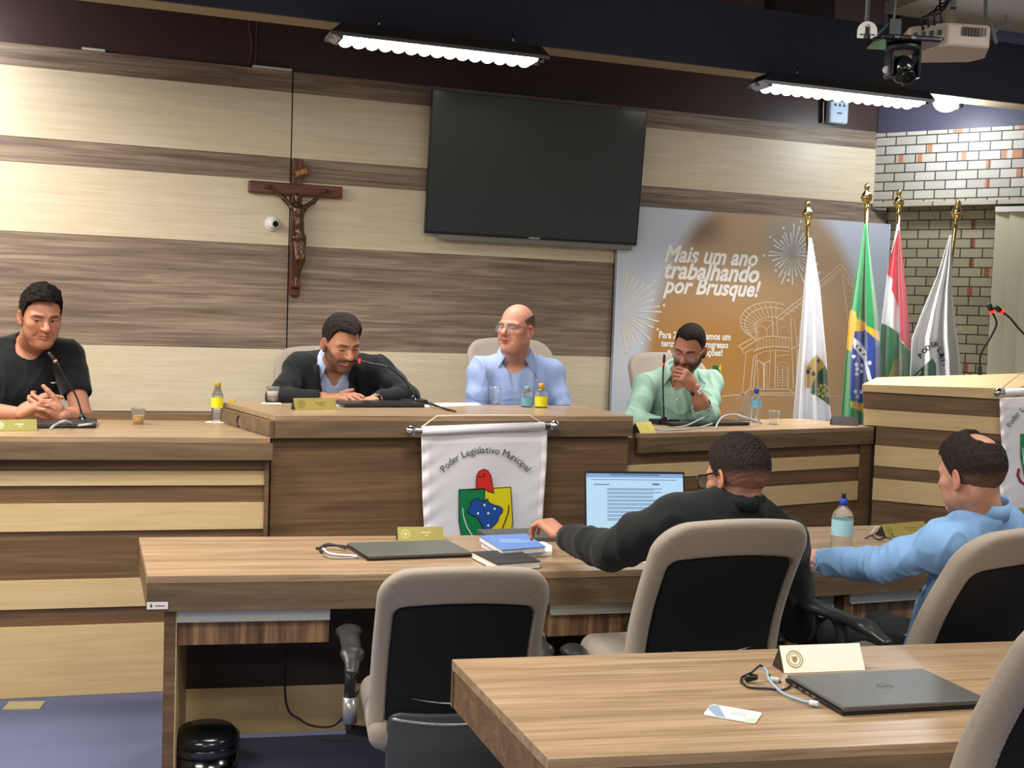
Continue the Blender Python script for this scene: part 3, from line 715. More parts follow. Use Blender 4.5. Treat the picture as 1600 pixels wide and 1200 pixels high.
# fireworks
def firework(c, rays, a0, a1, r0, r1, name):
    mm = MB(); cc = Vector(q(*c)); R = random.Random(len(name)+int(c[0]))
    for i in range(rays):
        a = a0+(a1-a0)*(i+R.uniform(-.2, .2))/max(1, rays-1); rr = R.uniform(r0, r1); d = Vector((math.cos(a), math.sin(a)))
        n = Vector((-d.y, d.x)); s0 = cc+d*rr*0.15; s1 = cc+d*rr; wd = 0.005
        if s1.x < 0.006: continue
        mm.add([(s0.x, -0.0138, s0.y), (s1.x-n.x*wd, -0.0138, s1.y-n.y*wd), (s1.x+n.x*wd, -0.0138, s1.y+n.y*wd)], [(0, 1, 2)])
        if i % 3 == 0:
            e = cc+d*(rr+0.03); mm.lathe([(0.009, 0), (0.0085, 0.001)], 10, M=Matrix.Translation((e.x, -0.0132, e.y)) @ MW)
        e = cc+d*rr*R.uniform(0.3, 0.8)+n*0.02
        if e.x > 0.01: mm.lathe([(0.004, 0), (0.0035, 0.001)], 8, M=Matrix.Translation((e.x, -0.0132, e.y)) @ MW)
    return mm
firework((1236, 398), 30, 0, 2*PI, 0.13, 0.22, 'fw').build('firework_print', mat('pale_spark_print', 'e3e2dc', rough=0.5), bd)
firework((966, 487), 17, -1.35, 1.35, 0.20, 0.30, 'fx').build('firework_print', mat('warm_spark_print', 'f0e2c2', rough=0.5), bd)
# line drawing of the round tower and gabled house
mm = MB()
def ellp(c, rx, ry, a0, a1, n=28): return [(c[0]+rx*math.cos(math.radians(a0+(a1-a0)*i/n)), c[1]-ry*math.sin(math.radians(a0+(a1-a0)*i/n))) for i in range(n+1)]
W2 = 0.006
pxl(mm, ellp((1200, 502), 45, 30, 60, 235), W2); pxl(mm, ellp((1202, 506), 40, 26, 60, 225), W2)
for a in range(75, 226, 12):
    p0 = ellp((1200, 502), 44, 29, a, a, 1)[0]; p1 = ellp((1204, 510), 25, 14, a, a, 1)[0]; pxl(mm, [p0, p1], 0.004)
pxl(mm, ellp((1204, 510), 26, 15, 40, 200), 0.004)
pxl(mm, [(1178, 505), (1180, 530)], W2); pxl(mm, [(1181, 503), (1183, 530)], 0.004); pxl(mm, [(1205, 492), (1206, 524)], W2); pxl(mm, [(1212, 495), (1213, 524)], W2)
pxl(mm, ellp((1196, 512), 13, 12, 20, 180), 0.004); pxl(mm, [(1187, 508), (1196, 514), (1204, 506)], 0.004); pxl(mm, [(1196, 514), (1197, 526)], 0.004)
pxl(mm, ellp((1222, 520), 9, 9, 0, 180), 0.004); pxl(mm, ellp((1222, 520), 5, 6, 0, 180), 0.004)
pxl(mm, [(1177, 533), (1190, 527), (1205, 525), (1232, 528)], W2); pxl(mm, [(1176, 548), (1190, 543), (1206, 541), (1232, 543)], W2); pxl(mm, [(1177, 556), (1192, 549), (1210, 547), (1232, 549)], 0.004)
for i in range(11):
    x = 1181+5*i; pxl(mm, [(x, 530-i*0.3), (x, 545-i*0.35)], 0.004)
pxl(mm, [(1153, 540), (1177, 527), (1178, 533), (1158, 546), (1153, 540)], W2); pxl(mm, [(1158, 546), (1160, 552), (1175, 545)], 0.004)
pxl(mm, [(1164, 552), (1158, 615)], 0.004); pxl(mm, [(1176, 556), (1171, 606)], W2); pxl(mm, [(1180, 556), (1176, 606)], W2)
pxl(mm, [(1182, 562), (1183, 606)], 0.004); pxl(mm, [(1186, 568), (1196, 570), (1197, 606)], 0.004); pxl(mm, [(1192, 570), (1192, 606)], 0.012)
pxl(mm, [(1182, 562), (1191, 568), (1202, 563)], W2); pxl(mm, [(1202, 548), (1200, 606)], 0.004); pxl(mm, [(1210, 548), (1209, 606)], W2)
pxl(mm, [(1212, 556), (1232, 554)], 0.004); pxl(mm, ellp((1221, 574), 9, 8, 0, 180), W2); pxl(mm, ellp((1221, 578), 8, 6, 0, 180), 0.004)
pxl(mm, [(1213, 574), (1213, 606)], 0.004); pxl(mm, [(1230, 574), (1229, 606)], W2); pxl(mm, [(1221, 574), (1221, 606)], 0.004)
for i in range(7): pxl(mm, [(1213, 578+4*i), (1230, 578+4*i)], 0.003)
pxl(mm, [(1128, 619), (1160, 616), (1170, 608), (1232, 608), (1240, 616), (1235, 614), (1176, 614)], W2); pxl(mm, [(1160, 616), (1238, 618)], W2)
# the gable
pxl(mm, [(1214, 494), (1252, 464)], W2); pxl(mm, [(1216, 500), (1254, 470)], W2)
for i in range(7): pxl(mm, [(1224+6*i, 488-5*i), (1234+6*i, 492-5*i)], 0.004)
pxl(mm, [(1252, 464), (1312, 412), (1346, 465)], W2); pxl(mm, [(1262, 462), (1311, 420), (1338, 462)], W2); pxl(mm, [(1254, 470), (1310, 426)], 0.004)
for i in range(8): pxl(mm, [(1316+2.5*i, 434+10*i), (1332+2*i, 436+10*i)], 0.004)
pxl(mm, [(1314, 428), (1326, 520), (1330, 560)], W2); pxl(mm, [(1330, 440), (1340, 520)], 0.004)
pxl(mm, [(1234, 498), (1238, 606)], W2); pxl(mm, [(1239, 498), (1244, 540), (1250, 500)], 0.004); pxl(mm, [(1234, 545), (1254, 536)], W2); pxl(mm, [(1244, 545), (1243, 606)], W2)
pxl(mm, [(1290, 619), (1330, 620)], 0.004); pxl(mm, ellp((1255, 520), 8, 18, 90, 270), 0.004)
mm.build('house_drawing_print', TPR, bd)
# small coat of arms at the lower middle, its right corner shows over the shoulder
mm = MB(); p = [q(1112, 571), q(1125, 571), q(1124, 588), q(1112, 588)]; mm.add([(a[0], -0.0138, a[1]) for a in p], [(3, 2, 1, 0)], 0)
p = [q(1122, 571), q(1125, 569), q(1125, 582), q(1121, 576)]; mm.add([(a[0], -0.0142, a[1]) for a in p], [(3, 2, 1, 0)], 1)
mm.build('crest_print', [mat('crest_green', '1f6b3f', rough=0.5), mat('crest_yellow', 'd8c93a', rough=0.5)], bd)

# ------------------------------------------------------------------ ceiling fixtures, lamps, projector
def louver(label, pl, pr, name='ceiling_light', power=26, grp=None, yo=BY-0.12, emit=7.0):
    a = FW.hit(pl[0], pl[1], yo); b = FW.hit(pr[0], pr[1], yo); ln = b[0]-a[0]; z = (a[1]+b[1])/2
    t = fthing(name, label, 'ceiling light', FW, a[0], yo, z, group=grp)
    MB().vprism([(0, 0), (ln, 0), (ln-0.05, 0.045), (0.05, 0.045)], -0.085, 0.085).build('housing', mat('dark_fixture_shell', '26231f', rough=0.45), t)
    RF = mat('mirror_reflector', 'cfd2d4', rough=0.22, metal=1.0)
    m = MB(); m.box(0.01, ln-0.01, -0.083, 0.083, -0.004, 0.0); m.box(0.0, ln, -0.085, -0.082, -0.018, 0); m.box(0.0, ln, 0.082, 0.085, -0.018, 0); m.box(0, ln, -0.003, 0.003, -0.02, 0); m.add([(0, -0.08, -0.002), (0.05, -0.08, -0.03), (0.05, 0.08, -0.03), (0, 0.08, -0.002)], [(0, 1, 2, 3)]); m.add([(ln, -0.08, -0.002), (ln-0.05, -0.08, -0.03), (ln-0.05, 0.08, -0.03), (ln, 0.08, -0.002)], [(3, 2, 1, 0)])
    m.build('reflector', RF, t)
    m = MB(); n = 15
    for i in range(n+1):
        x = 0.06+(ln-0.12)*i/n; m.box(x-0.0015, x+0.0015, -0.08, 0.08, -0.03, -0.004)
    m.build('louvre', mat('white_louvre', 'dcdcdc', rough=0.35), t)
    TB = mat('lit_tube', 'ffffff', emit='fffaf2', es=emit)
    for sy in (-0.042, 0.042):
        m = MB(); n = 15
        for i in range(n):
            x = 0.06+(ln-0.12)*(i+0.5)/n; m.ball((x, sy, -0.022), 0.031, seg=12, rings=8, sc3=(1.0, 1.0, 0.72))
        m.build('tube', TB, t)
    for x in (ln*0.22, ln*0.84): MB().tube([(x, -0.02, 0.05), (x, -0.02, 0.11)], 0.004, 8).build('hanger', CHR, t)
    la = area((ln/2, 0, -0.065), (ln-0.1, 0.15), power, (1.0, 0.97, 0.94), parent=t, spread=104)
    return t
louver('lit louvred ceiling light with two glowing rows left of the television', (512, 55), (850, 91), power=18)
louver('lit louvred ceiling light below the beam near the projector', (1180, 132), (1446, 156), power=34)
fl_ = FW.world(-2.75, -0.62)
lf = fthing('ceiling_light', 'louvred ceiling light near the left wall, just outside the frame', 'ceiling light', FW, -2.75, -0.62, 3.06)
MB().box(0, 1.1, -0.085, 0.085, 0, 0.045).build('housing', mat('dark_fixture_shell', '26231f', rough=0.45), lf)
MB().box(0.04, 1.06, -0.07, 0.07, -0.012, 0.0).build('tube', mat('lit_tube', 'ffffff', emit='fffaf2', es=7.0), lf)
area((0.55, 0.09, -0.03), (1.0, 0.15), 19, (0.98, 0.98, 1.0), rot=(1.1, 0, 0), parent=lf)
# fixtures over the room (overhead, out of the frame)
LAMP_AT = ['left of the leftmost desk', 'above the front desks', 'right of the front desks', 'behind the leftmost chair', 'above the nearest desk', 'over the left dais wing', 'behind the viewer']
for (lx, ly, p), wh in zip(ROOM_LIGHTS, LAMP_AT):
    t = thing('ceiling_light', 'plain white overhead fixture, ' + wh, 'ceiling light', (lx, ly, LAMP_Z), 0, 'overhead fixtures above the picture')
    MB().box(-0.62, 0.62, -0.15, 0.15, -0.03, 0.03).build('housing', mat('white_plastic', 'e9e9e4', rough=0.35), t, bevel=0.004)
    MB().box(-0.6, 0.6, -0.13, 0.13, -0.036, -0.03).build('diffuser', mat('lit_diffuser', 'ffffff', emit='fff2de', es=3.0), t)
    MB().tube([(0, 0, 0.03), (0, 0, 4.3-LAMP_Z)], 0.006, 6).build('hanger', CHR, t)
# round lamp at right end of the beam
p = FW.world(FW.hit(1478, 160, -0.75)[0], -0.75, FW.hit(1478, 160, -0.75)[1])
sp_ = thing('spot_lamp', 'bright round bulb lamp glowing at the right end of the beam', 'lamp', p, FW.rz)
MB().ball((0, 0, 0), 0.062, seg=24, rings=16, sc3=(1.35, 1, 0.95)).build('bulb', mat('lit_bulb', 'ffffff', emit='f4fbff', es=14.0), sp_)
MB().tube([(0.06, 0.03, 0.01), (0.125, 0.05, 0.0)], [0.03, 0.028], 14).build('collar', mat('pinkish_collar', 'e3a795', rough=0.4), sp_)
MB().tube([(0.12, 0.05, 0.0), (0.145, 0.055, 0.0), (0.15, 0.1, 0.08)], [0.032, 0.03, 0.012], 14).build('socket', BLK, sp_)
MB().tube([(0.15, 0.06, 0.02), (0.15, 0.06, 0.12)], 0.012, 8).build('stem', BLK, sp_)
pl = bpy.data.lights.new('lamp_light', 'POINT'); pl.energy = 30; pl.color = (0.86, 0.93, 1.0); pl.shadow_soft_size = 0.09
po = bpy.data.objects.new('lamp_light', pl); col.objects.link(po); po.parent = sp_; po.location = (0.0, 0.0, -0.10)
# emergency light on the wall
x, z = FW.hit(1308, 193, -0.04)
el = fthing('emergency_light', 'pale blue emergency light box with two small lamps on top', 'emergency light', FW, x, -0.04, z)
LB = mat('pale_blue_plastic', 'b4c8dc', rough=0.4)
MB().box(-0.075, 0.075, -0.02, 0.035, 0, 0.15).build('body', LB, el, bevel=0.015, bseg=3)
m = MB()
for i in (-1, 0, 1): m.add([(i*0.035-0.012, -0.0205, 0.112), (i*0.035+0.012, -0.0205, 0.112), (i*0.035, -0.0205, 0.135)], [(0, 1, 2)])
m.box(-0.02, 0.02, -0.0208, -0.02, 0.062, 0.07); o = m.build('marking', BLK, el); o['kind'] = 'stuff'
for s in (-1, 1): MB().lathe([(0.012, 0), (0.03, 0.02), (0.033, 0.035), (0.0, 0.036)], 18, M=Matrix.Translation((s*0.042, 0, 0.165)) @ MW).build('lamp_head', mat('clear_lamp', 'dfe6ea', rough=0.2), el)
MB().tube([(-0.07, 0.02, 0.02), (-0.09, 0.03, -0.0), (-0.095, 0.03, 0.14)], 0.004, 6).build('cable', mat('white_plastic', 'e9e9e4', rough=0.35), el)

# projector hanging on a pole
P0 = W(1480, 70, 4.3)
pj = thing('projector', 'pale ceiling projector hanging on a pole at upper right', 'projector', P0, math.radians(-12))
PJ = mat('warm_white_plastic', 'c2b0a2', rough=0.45)
m = MB(); m.prism([(-0.15, -0.10), (-0.02, -0.155), (0.13, -0.10), (0.145, 0.06), (0.10, 0.12), (-0.12, 0.12), (-0.16, 0.04)], -0.04, 0.045)
m.build('body', PJ, pj, bevel=0.012, bseg=3)
mm = MB(); Mj = Matrix.Translation((-0.085, -0.1295, 0)) @ Matrix.Rotation(math.atan2(-0.055, 0.13), 4, 'Z')
mm.box(-0.06, 0.065, -0.003, 0.0, -0.03, 0.035, M=Mj); mm.build('port_panel', mat('port_grey', '8f8a7c', rough=0.5), pj)
mm = MB()
for i in range(7): mm.box(-0.055+0.017*i, -0.045+0.017*i, -0.006, -0.003, -0.022, -0.012, M=Mj)
for i in range(4): mm.box(-0.05+0.028*i, -0.036+0.028*i, -0.006, -0.003, 0.0, 0.018, M=Mj)
mm.build('port', BLK, pj)
mm = MB()
for i in range(8): mm.box(0.03+0.011*i, 0.036+0.011*i, -0.146+0.004*i*1.0, -0.12, 0.0, 0.03)
mm.build('vent', mat('vent_dark', '5a4f48', rough=0.6), pj)
MB().tube([(0.01, 0.02, 0.045), (0.01, 0.02, 4.29-P0.z)], 0.017, 14).build('pole', mat('painted_grey_pole', '9b988c', rough=0.4), pj)
MB().box(-0.05, 0.07, -0.04, 0.08, 0.045, 0.055).build('mount_plate', mat('painted_grey_pole', '9b988c', rough=0.4), pj)
mm = MB()
for i in range(4):
    mm.tube(bez([(-0.10+0.02*i, -0.12, 0.02), (-0.11+0.02*i, -0.15, 0.06+0.01*i), (-0.04, -0.06, 0.10+0.015*i), (0.0, 0.0, 0.16)], 6), 0.004, 6)
mm.build('cable', BLK, pj)
MB().box(0.005, 0.025, 0.003, 0.04, 0.13, 0.137).build('clamp', BLK, pj)
# pan-tilt camera in front of the projector
P1 = W(1412, 68, 3.9)
cm_ = thing('conference_camera', 'black pan and tilt camera hanging upside down under a shelf near projector', 'camera', P1, math.radians(5))
GB = mat('glossy_black_plastic', '131417', rough=0.18, spec=0.6)
MB().prism([(-0.10, -0.07), (0.10, -0.07), (0.115, -0.02), (0.10, 0.08), (-0.10, 0.08), (-0.115, -0.02)], -0.006, 0.012).build('shelf', GB, cm_, bevel=0.005)
MB().lathe([(0.055, -0.006), (0.058, -0.02), (0.050, -0.03)], 24).build('base', BLK, cm_)
for s in (-1, 1): MB().box(s*0.047-0.006, s*0.047+0.006, -0.03, 0.03, -0.115, -0.025).build('yoke_arm', GB, cm_, bevel=0.005)
MB().ball((0, 0, -0.085), 0.042, seg=24, rings=16, sc3=(0.9, 1, 1.1)).build('head', GB, cm_)
MB().lathe([(0.024, 0.03), (0.026, 0.05), (0.020, 0.056), (0.0, 0.052)], 20, M=Matrix.Translation((0.004, 0, -0.09)) @ Matrix.Rotation(math.radians(35), 4, 'X') @ MW).build('lens', mat('black_glass', '0b0b0d', rough=0.12), cm_)
MB().lathe([(0.012, 0), (0.012, 0.006)], 14, M=Matrix.Translation((-0.056, -0.0, -0.09)) @ MW).build('side_cap', mat('white_plastic', 'e9e9e4', rough=0.35), cm_)
MB().box(-0.02, 0.02, 0.075, 0.085, 0.0, 0.1).build('bracket', BLK, cm_)
for x in (-0.055, 0.0): MB().box(x-0.008, x+0.008, -0.075, -0.069, -0.002, 0.006).build('screw', CHR, cm_)
# antenna bracket on a rod
P2 = W(1355, 48, 3.9)
ab = thing('wall_bracket', 'white half round bracket on a hanging rod beside the projector', 'bracket', P2, 0)
m = MB(); pts = [(0.032*math.cos(a), 0.03*math.sin(a)) for a in [PI*i/14 for i in range(15)]] + [(-0.032, -0.025), (-0.012, -0.025), (-0.012, -0.01), (0.012, -0.01), (0.012, -0.025), (0.032, -0.025)]
for i in range(14): pass
m.vprism(pts, -0.004, 0.004); m.build('plate', mat('white_plastic', 'e9e9e4', rough=0.35), ab)
m = MB(); m.box(-0.007, 0.007, -0.006, -0.004, -0.02, 0.016); m.box(-0.024, -0.014, -0.006, -0.004, -0.016, -0.012); m.box(0.014, 0.024, -0.006, -0.004, -0.016, -0.012); m.build('slot', BLK, ab)
MB().tube([(0, 0.008, -0.02), (0, 0.008, 4.29-P2.z)], 0.008, 10).build('rod', mat('grey_steel', '8b8f93', rough=0.35, metal=0.7), ab)
MB().ball((0, -0.006, 0.014), 0.006, seg=10, rings=8).build('bolt', CHR, ab)
m = MB(); m.tube(bez([W(1398, 0, 4.0)+Vector((0, 0, 0.5)), W(1399, 6, 4.0), W(1390, 35, 4.0), W(1372, 52, 4.0), W(1360, 55, 3.95)], 10), 0.004, 8)
tag(m.build('hanging_cable', mat('blue_grey_cable', '5b6b78', rough=0.5)), 'thin blue grey cable looping down beside the round bracket', 'cable')
m = MB(); m.tube(bez([W(1540, 0, 4.4)+Vector((0, 0, 0.6)), W(1540, 2, 4.4), W(1549, 38, 4.4), W(1557, 68, 4.4)], 10), 0.007, 8)
m.tube(bez([W(1557, 50, 4.4), W(1556, 44, 4.4), W(1574, 38, 4.4), W(1571, 24, 4.4)], 8), 0.006, 8)
tag(m.build('hanging_cable', mat('grey_cable', '77777a', rough=0.5)), 'grey cable with a hooked end hanging right of the projector', 'cable')
# ------------------------------------------------------------------ small things on the desks
PAPER = mat('white_paper', 'e8e6e0', rough=0.7)
def on(px, py, z, rz=0.0): p = Wz(px, py, z); return p
GOLDP = mat('gold_name_plate', 'cdbb6a', rough=0.28, metal=0.55); GOLDD = mat('olive_gold_plate', '8f8746', rough=0.4, metal=0.35); PBK = mat('plate_brown_back', '2c211b', rough=0.5)
GLARE = mat('gold_plate_glare', 'fffcec', rough=0.25, metal=0.0)  # near-white base colour stands for lamp glare on a gold plate
def name_plate(label, pl, pr, z, h, m1, dep=0.075, seal=True, seal_m='5c5330', txt=True, blank=False, lean=0.35, tent=True):
    a = Wz(pl[0], pl[1], z); b = Wz(pr[0], pr[1], z); fr = Frame(a, (b-a).xy); ln = (b-a).length
    t = fthing('name_plate', label, 'name plate', fr, 0, 0, z)
    ang = math.atan2(dep/2, h); sl = math.hypot(dep/2, h)
    M = Matrix.Rotation(-ang, 4, 'X')
    m = MB(); m.box(0, ln, -0.0, 0.002, 0.0015, sl, M=M); m.build('front_face', m1, t)
    m = MB(); m.box(0, ln, -0.002, 0.0, 0.0015, sl-0.002, M=Matrix.Translation((0, dep, 0)) @ Matrix.Rotation(ang, 4, 'X'))
    m.add([(0.0005, 0.002, 0.001), (0.0005, dep-0.002, 0.001), (0.0005, dep/2, h-0.002)], [(0, 2, 1)]); m.build('back_face', PBK, t)
    if seal:
        r = h*0.36; sm = mat('seal_'+seal_m, seal_m, rough=0.4); mm = MB(); c = (0.012+r, h*0.5)
        Ms = M @ Matrix.Translation((c[0], -0.0006, sl*0.5)) @ MW
        for (ra, rb) in ((r, r*0.88), (r*0.72, r*0.64)):
            n = 24; v = [(ra*math.cos(2*PI*i/n), ra*math.sin(2*PI*i/n), 0) for i in range(n)] + [(rb*math.cos(2*PI*i/n), rb*math.sin(2*PI*i/n), 0) for i in range(n)]
            mm.add([Ms @ Vector(k) for k in v], [(i, (i+1) % n, n+(i+1) % n, n+i) for i in range(n)])
        mm.add([Ms @ Vector(k) for k in [(-r*.35, r*.3, 0), (r*.35, r*.3, 0), (r*.3, -r*.1, 0), (0, -r*.45, 0), (-r*.3, -r*.1, 0)]], [(4, 3, 2, 1, 0)])
        mm.build('seal', sm, t)
    if txt:
        mm = MB(); x0 = ln*0.45
        mm.box(x0+0.01, ln-0.05, -0.0006, 0, sl*0.55, sl*0.62, M=M); mm.box(x0+0.025, ln-0.06, -0.0006, 0, sl*0.36, sl*0.42, M=M)
        o = mm.build('engraving', mat('seal_'+seal_m, seal_m, rough=0.4), t); o['kind'] = 'stuff'
    return t
def laptop(label, pl, pr, z, depth, lidm, th=0.019, name='laptop', closed=True, logo=None, oa=0.0, ports=True):
    a = Wz(pl[0], pl[1], z); b = Wz(pr[0], pr[1], z); fr = Frame(a, (b-a).xy); ln = (b-a).length
    t = fthing(name, label, 'laptop', fr, 0, 0, z)
    BB = mat('laptop_black', '121315', rough=0.35)
    sk = lambda x, y: (x + y*oa, y)
    MB().prism([sk(0, 0.002), sk(ln, 0.002), sk(ln, depth), sk(0, depth)], 0.002, th*0.55).build('base', BB, t, bevel=0.002)
    lid = MB().prism([sk(0.001, 0.0), sk(ln-0.001, 0.0), sk(ln-0.001, depth-0.006), sk(0.001, depth-0.006)], th*0.62, th).build('lid', lidm, t, bevel=0.003)
    mm = MB(); mm.prism([sk(0.004, 0.001), sk(ln-0.004, 0.001), sk(ln-0.004, 0.006), sk(0.004, 0.006)], th*0.55, th*0.62); mm.build('gap', mat('silver_edge', '8a8c8e', rough=0.3, metal=0.7), t)
    if ports:
        mm = MB()
        for i in range(4): mm.box(sk(-0.0006, 0)[0], 0.001, 0, 0, 0, 0) if False else mm.prism([sk(-0.0006, depth*0.45+0.028*i), sk(0.0006, depth*0.45+0.028*i), sk(0.0006, depth*0.45+0.014+0.028*i), sk(-0.0006, depth*0.45+0.014+0.028*i)], th*0.22, th*0.42)
        o = mm.build('port', mat('silver_edge', '8a8c8e', rough=0.3, metal=0.7), t); o['kind'] = 'stuff'
    if logo:
        mm = MB(); c = sk(ln/2, depth*0.5); r = 0.019; n = 28; z1 = th+0.0004
        v = [(c[0]+r*math.cos(2*PI*i/n), c[1]+r*0.95*math.sin(2*PI*i/n), z1) for i in range(n)] + [(c[0]+r*0.9*math.cos(2*PI*i/n), c[1]+r*0.86*math.sin(2*PI*i/n), z1) for i in range(n)]
        mm.add(v, [(i, (i+1) % n, n+(i+1) % n, n+i) for i in range(n)])
        vs, fs = text2d(logo, 0.0155, bold=0.0003); mm.add([(c[0]-v[0], c[1]-(v[1]-0.005), z1) for v in vs], fs)
        mm.build('logo', mat('dark_logo', '0c0d0e', rough=0.25), t)
    return t, fr, ln
def cable(name, label, pts, r=0.0025, m=None, n=8, cat='cable', parent=None):
    mm = MB(); mm.tube(bez(pts, n), r, 7); o = mm.build(name, m or BLK, parent)
    if parent is None: tag(o, label, cat)
    return o
DZ = 0.75
# near desk ------------------------------------------------------
GREYL = mat('graphite_lid', '5f605d', rough=0.38, metal=0.25)
tl, frl, lnl = laptop('closed graphite laptop on the nearest desk behind the white card', (1316, 1120), (1545, 1107), DZ, 0.245, GREYL, th=0.022, logo='DELL', oa=-0.06)
name_plate('gold name plate, whitened by painted glare, with a seal on the nearest desk', (1226, 1053), (1352, 1048), DZ, 0.062, GLARE, dep=0.07, seal_m='a08d4a', txt=False)
zc_ = DZ+0.006
c = on(1145, 1117, DZ)
cardm = attr_mat('card_print', rough=0.35)
card = thing('id_card', 'glossy white card with blue corner and green edge lying on nearest desk', 'card', c, math.radians(-24))
m = MB(); pts = []
for (x, y) in ((0.036, 0.022), (-0.036, 0.022), (-0.036, -0.022), (0.036, -0.022)):
    for k in range(5):
        a0 = {(1, 1): 0, (-1, 1): PI/2, (-1, -1): PI, (1, -1): 1.5*PI}[(1 if x > 0 else -1, 1 if y > 0 else -1)]
        a = a0 + k*PI/8; pts.append((x+0.006*math.cos(a), y+0.006*math.sin(a)))
m.prism(pts, 0.001, 0.0035); m.build('card_body', mat('glossy_white_card', 'e9e9ea', rough=0.2), card)
m = MB(); m.add([(-0.041, 0.0, 0.0037), (-0.022, -0.026, 0.0037), (-0.005, -0.027, 0.0037), (-0.03, 0.026, 0.0037), (-0.041, 0.022, 0.0037)], [(0, 1, 2, 3, 4)], 0)
m.add([(0.02, -0.027, 0.0037), (0.041, -0.02, 0.0037), (0.041, -0.004, 0.0037), (0.028, -0.012, 0.0037)], [(0, 1, 2, 3)], 1)
for i in range(3): m.box(-0.004, 0.022, 0.006-0.006*i, 0.0085-0.006*i, 0.0035, 0.0038, 2)
m.build('card_print', [mat('card_blue', '8fa3c0', rough=0.3), mat('card_green', 'b9cf9a', rough=0.3), mat('card_grey', 'a9abb0', rough=0.3)], card)
z = DZ
cbl = fthing('laptop_cables', 'tangle of black and pale blue cables with plugs left of the graphite laptop', 'cable', Frame(on(1190, 1065, z), (1, 0)), z=z)
B0 = on(1190, 1065, z)
def rel(px, py, h=0.004): p = Wz(px, py, z+h); return p-B0
cable('black_cable', None, [rel(1158, 1066), rel(1172, 1074), rel(1200, 1076), rel(1222, 1078), rel(1236, 1072)], 0.0028, BLK, parent=cbl)
cable('black_cable', None, [rel(1158, 1066), rel(1160, 1058), rel(1175, 1050, 0.03), rel(1188, 1040, 0.035), rel(1196, 1047, 0.03), rel(1205, 1058, 0.01), rel(1220, 1066, 0.006)], 0.0028, BLK, parent=cbl)
cable('blue_cable', None, [rel(1190, 1042, 0.03), rel(1198, 1048, 0.035), rel(1202, 1062, 0.02), rel(1222, 1082, 0.008), rel(1250, 1094, 0.006), rel(1272, 1099, 0.008)], 0.0034, mat('pale_blue_cable', '8fa9bd', rough=0.45), parent=cbl)
m = MB(); p = rel(1172, 1058, 0.014); m.tube([p+Vector((-0.012, 0, -0.008)), p, p+Vector((0.014, -0.01, 0.004))], [0.006, 0.010, 0.007], 10); m.build('plug', BLK, cbl)
m = MB(); p = rel(1209, 1062, 0.008); m.tube([p+Vector((-0.01, 0.012, 0)), p+Vector((0.012, -0.006, 0))], 0.006, 10); m.build('connector', mat('clear_plug', 'cfd6d8', rough=0.25), cbl)
m = MB(); p = rel(1271, 1099, 0.008); m.tube([p+Vector((-0.008, 0.004, 0)), p+Vector((0.01, -0.005, 0))], 0.007, 10); m.build('network_plug', mat('clear_plug', 'cfd6d8', rough=0.25), cbl)
for o_ in [card]: o_.scale = (1.38, 1.38, 1)
# sticker on the desk apron
sx, sz_ = FA.hit(246, 946)
st = fthing('inventory_sticker', 'small white printed inventory sticker at the left end of desk apron', 'sticker', FA, sx, -0.001, sz_)
MB().box(-0.035, 0.035, -0.0012, 0.0008, -0.014, 0.014).build('label_face', mat('sticker_black', '1d1d1d', rough=0.5), st)
MB().box(-0.033, 0.033, -0.0018, -0.0012, -0.012, 0.012).build('paper_face', PAPER, st)
m = MB(); m.ball((-0.019, -0.0018, -0.002), 0.004, sc3=(1, .1, 1), seg=10, rings=6); m.ball((-0.019, -0.0018, 0.004), 0.0025, sc3=(1, .1, 1), seg=10, rings=6)
for i in range(6): m.box(-0.006+0.005*i, -0.0025+0.005*i, -0.0022, -0.0018, -0.003, 0.001)
o = m.build('print', mat('sticker_print', '30302f', rough=0.5), st); o['kind'] = 'stuff'

# front row ------------------------------------------------------
GRL = mat('grey_green_lid', '60635c', rough=0.4, metal=0.2)
laptop('closed grey laptop on the leftmost desk with cables at its left', (574, 877), (738, 871), DZ, 0.24, GRL, th=0.02, oa=-0.12)
name_plate('olive gold name plate behind the closed laptop on the leftmost desk', (622, 846), (694, 845), DZ, 0.05, GOLDD, dep=0.06, seal_m='c9bf7c')
m = MB(); a = on(640, 846, DZ); o = MB().box(-0.02, 0.09, -0.025, 0.0, 0, 0.001).build('paper_slip', PAPER); o.location = on(628, 848, DZ); o.rotation_euler = (0, 0, 0.2); tag(o, 'white paper slip peeking out behind the closed laptop', 'paper')
cb2 = thing('laptop_cables', 'black and white cable bundle beside the closed laptop on leftmost desk', 'cable', on(520, 860, DZ)); B0 = on(520, 860, DZ); z = DZ
cable('black_cable', None, [rel(494, 857), rel(505, 855, 0.012), rel(515, 852, 0.018), rel(535, 853, 0.015), rel(545, 856, 0.01)], 0.0045, BLK, parent=cb2)
cable('black_cable', None, [rel(503, 864), rel(500, 856, 0.01), rel(515, 850, 0.02), rel(540, 857, 0.012)], 0.004, BLK, parent=cb2)
cable('white_cable', None, [rel(505, 857, 0.008), rel(513, 864, 0.006), rel(530, 867, 0.005), rel(548, 868, 0.006), rel(558, 869, 0.01)], 0.004, mat('white_cable', 'd6dbe2', rough=0.4), parent=cb2)
cable('grey_cable', None, [rel(505, 868, 0.004), rel(520, 872, 0.004), rel(545, 872, 0.004), rel(560, 870, 0.008)], 0.003, mat('grey_steel', '8b8f93', rough=0.35, metal=0.7), parent=cb2)
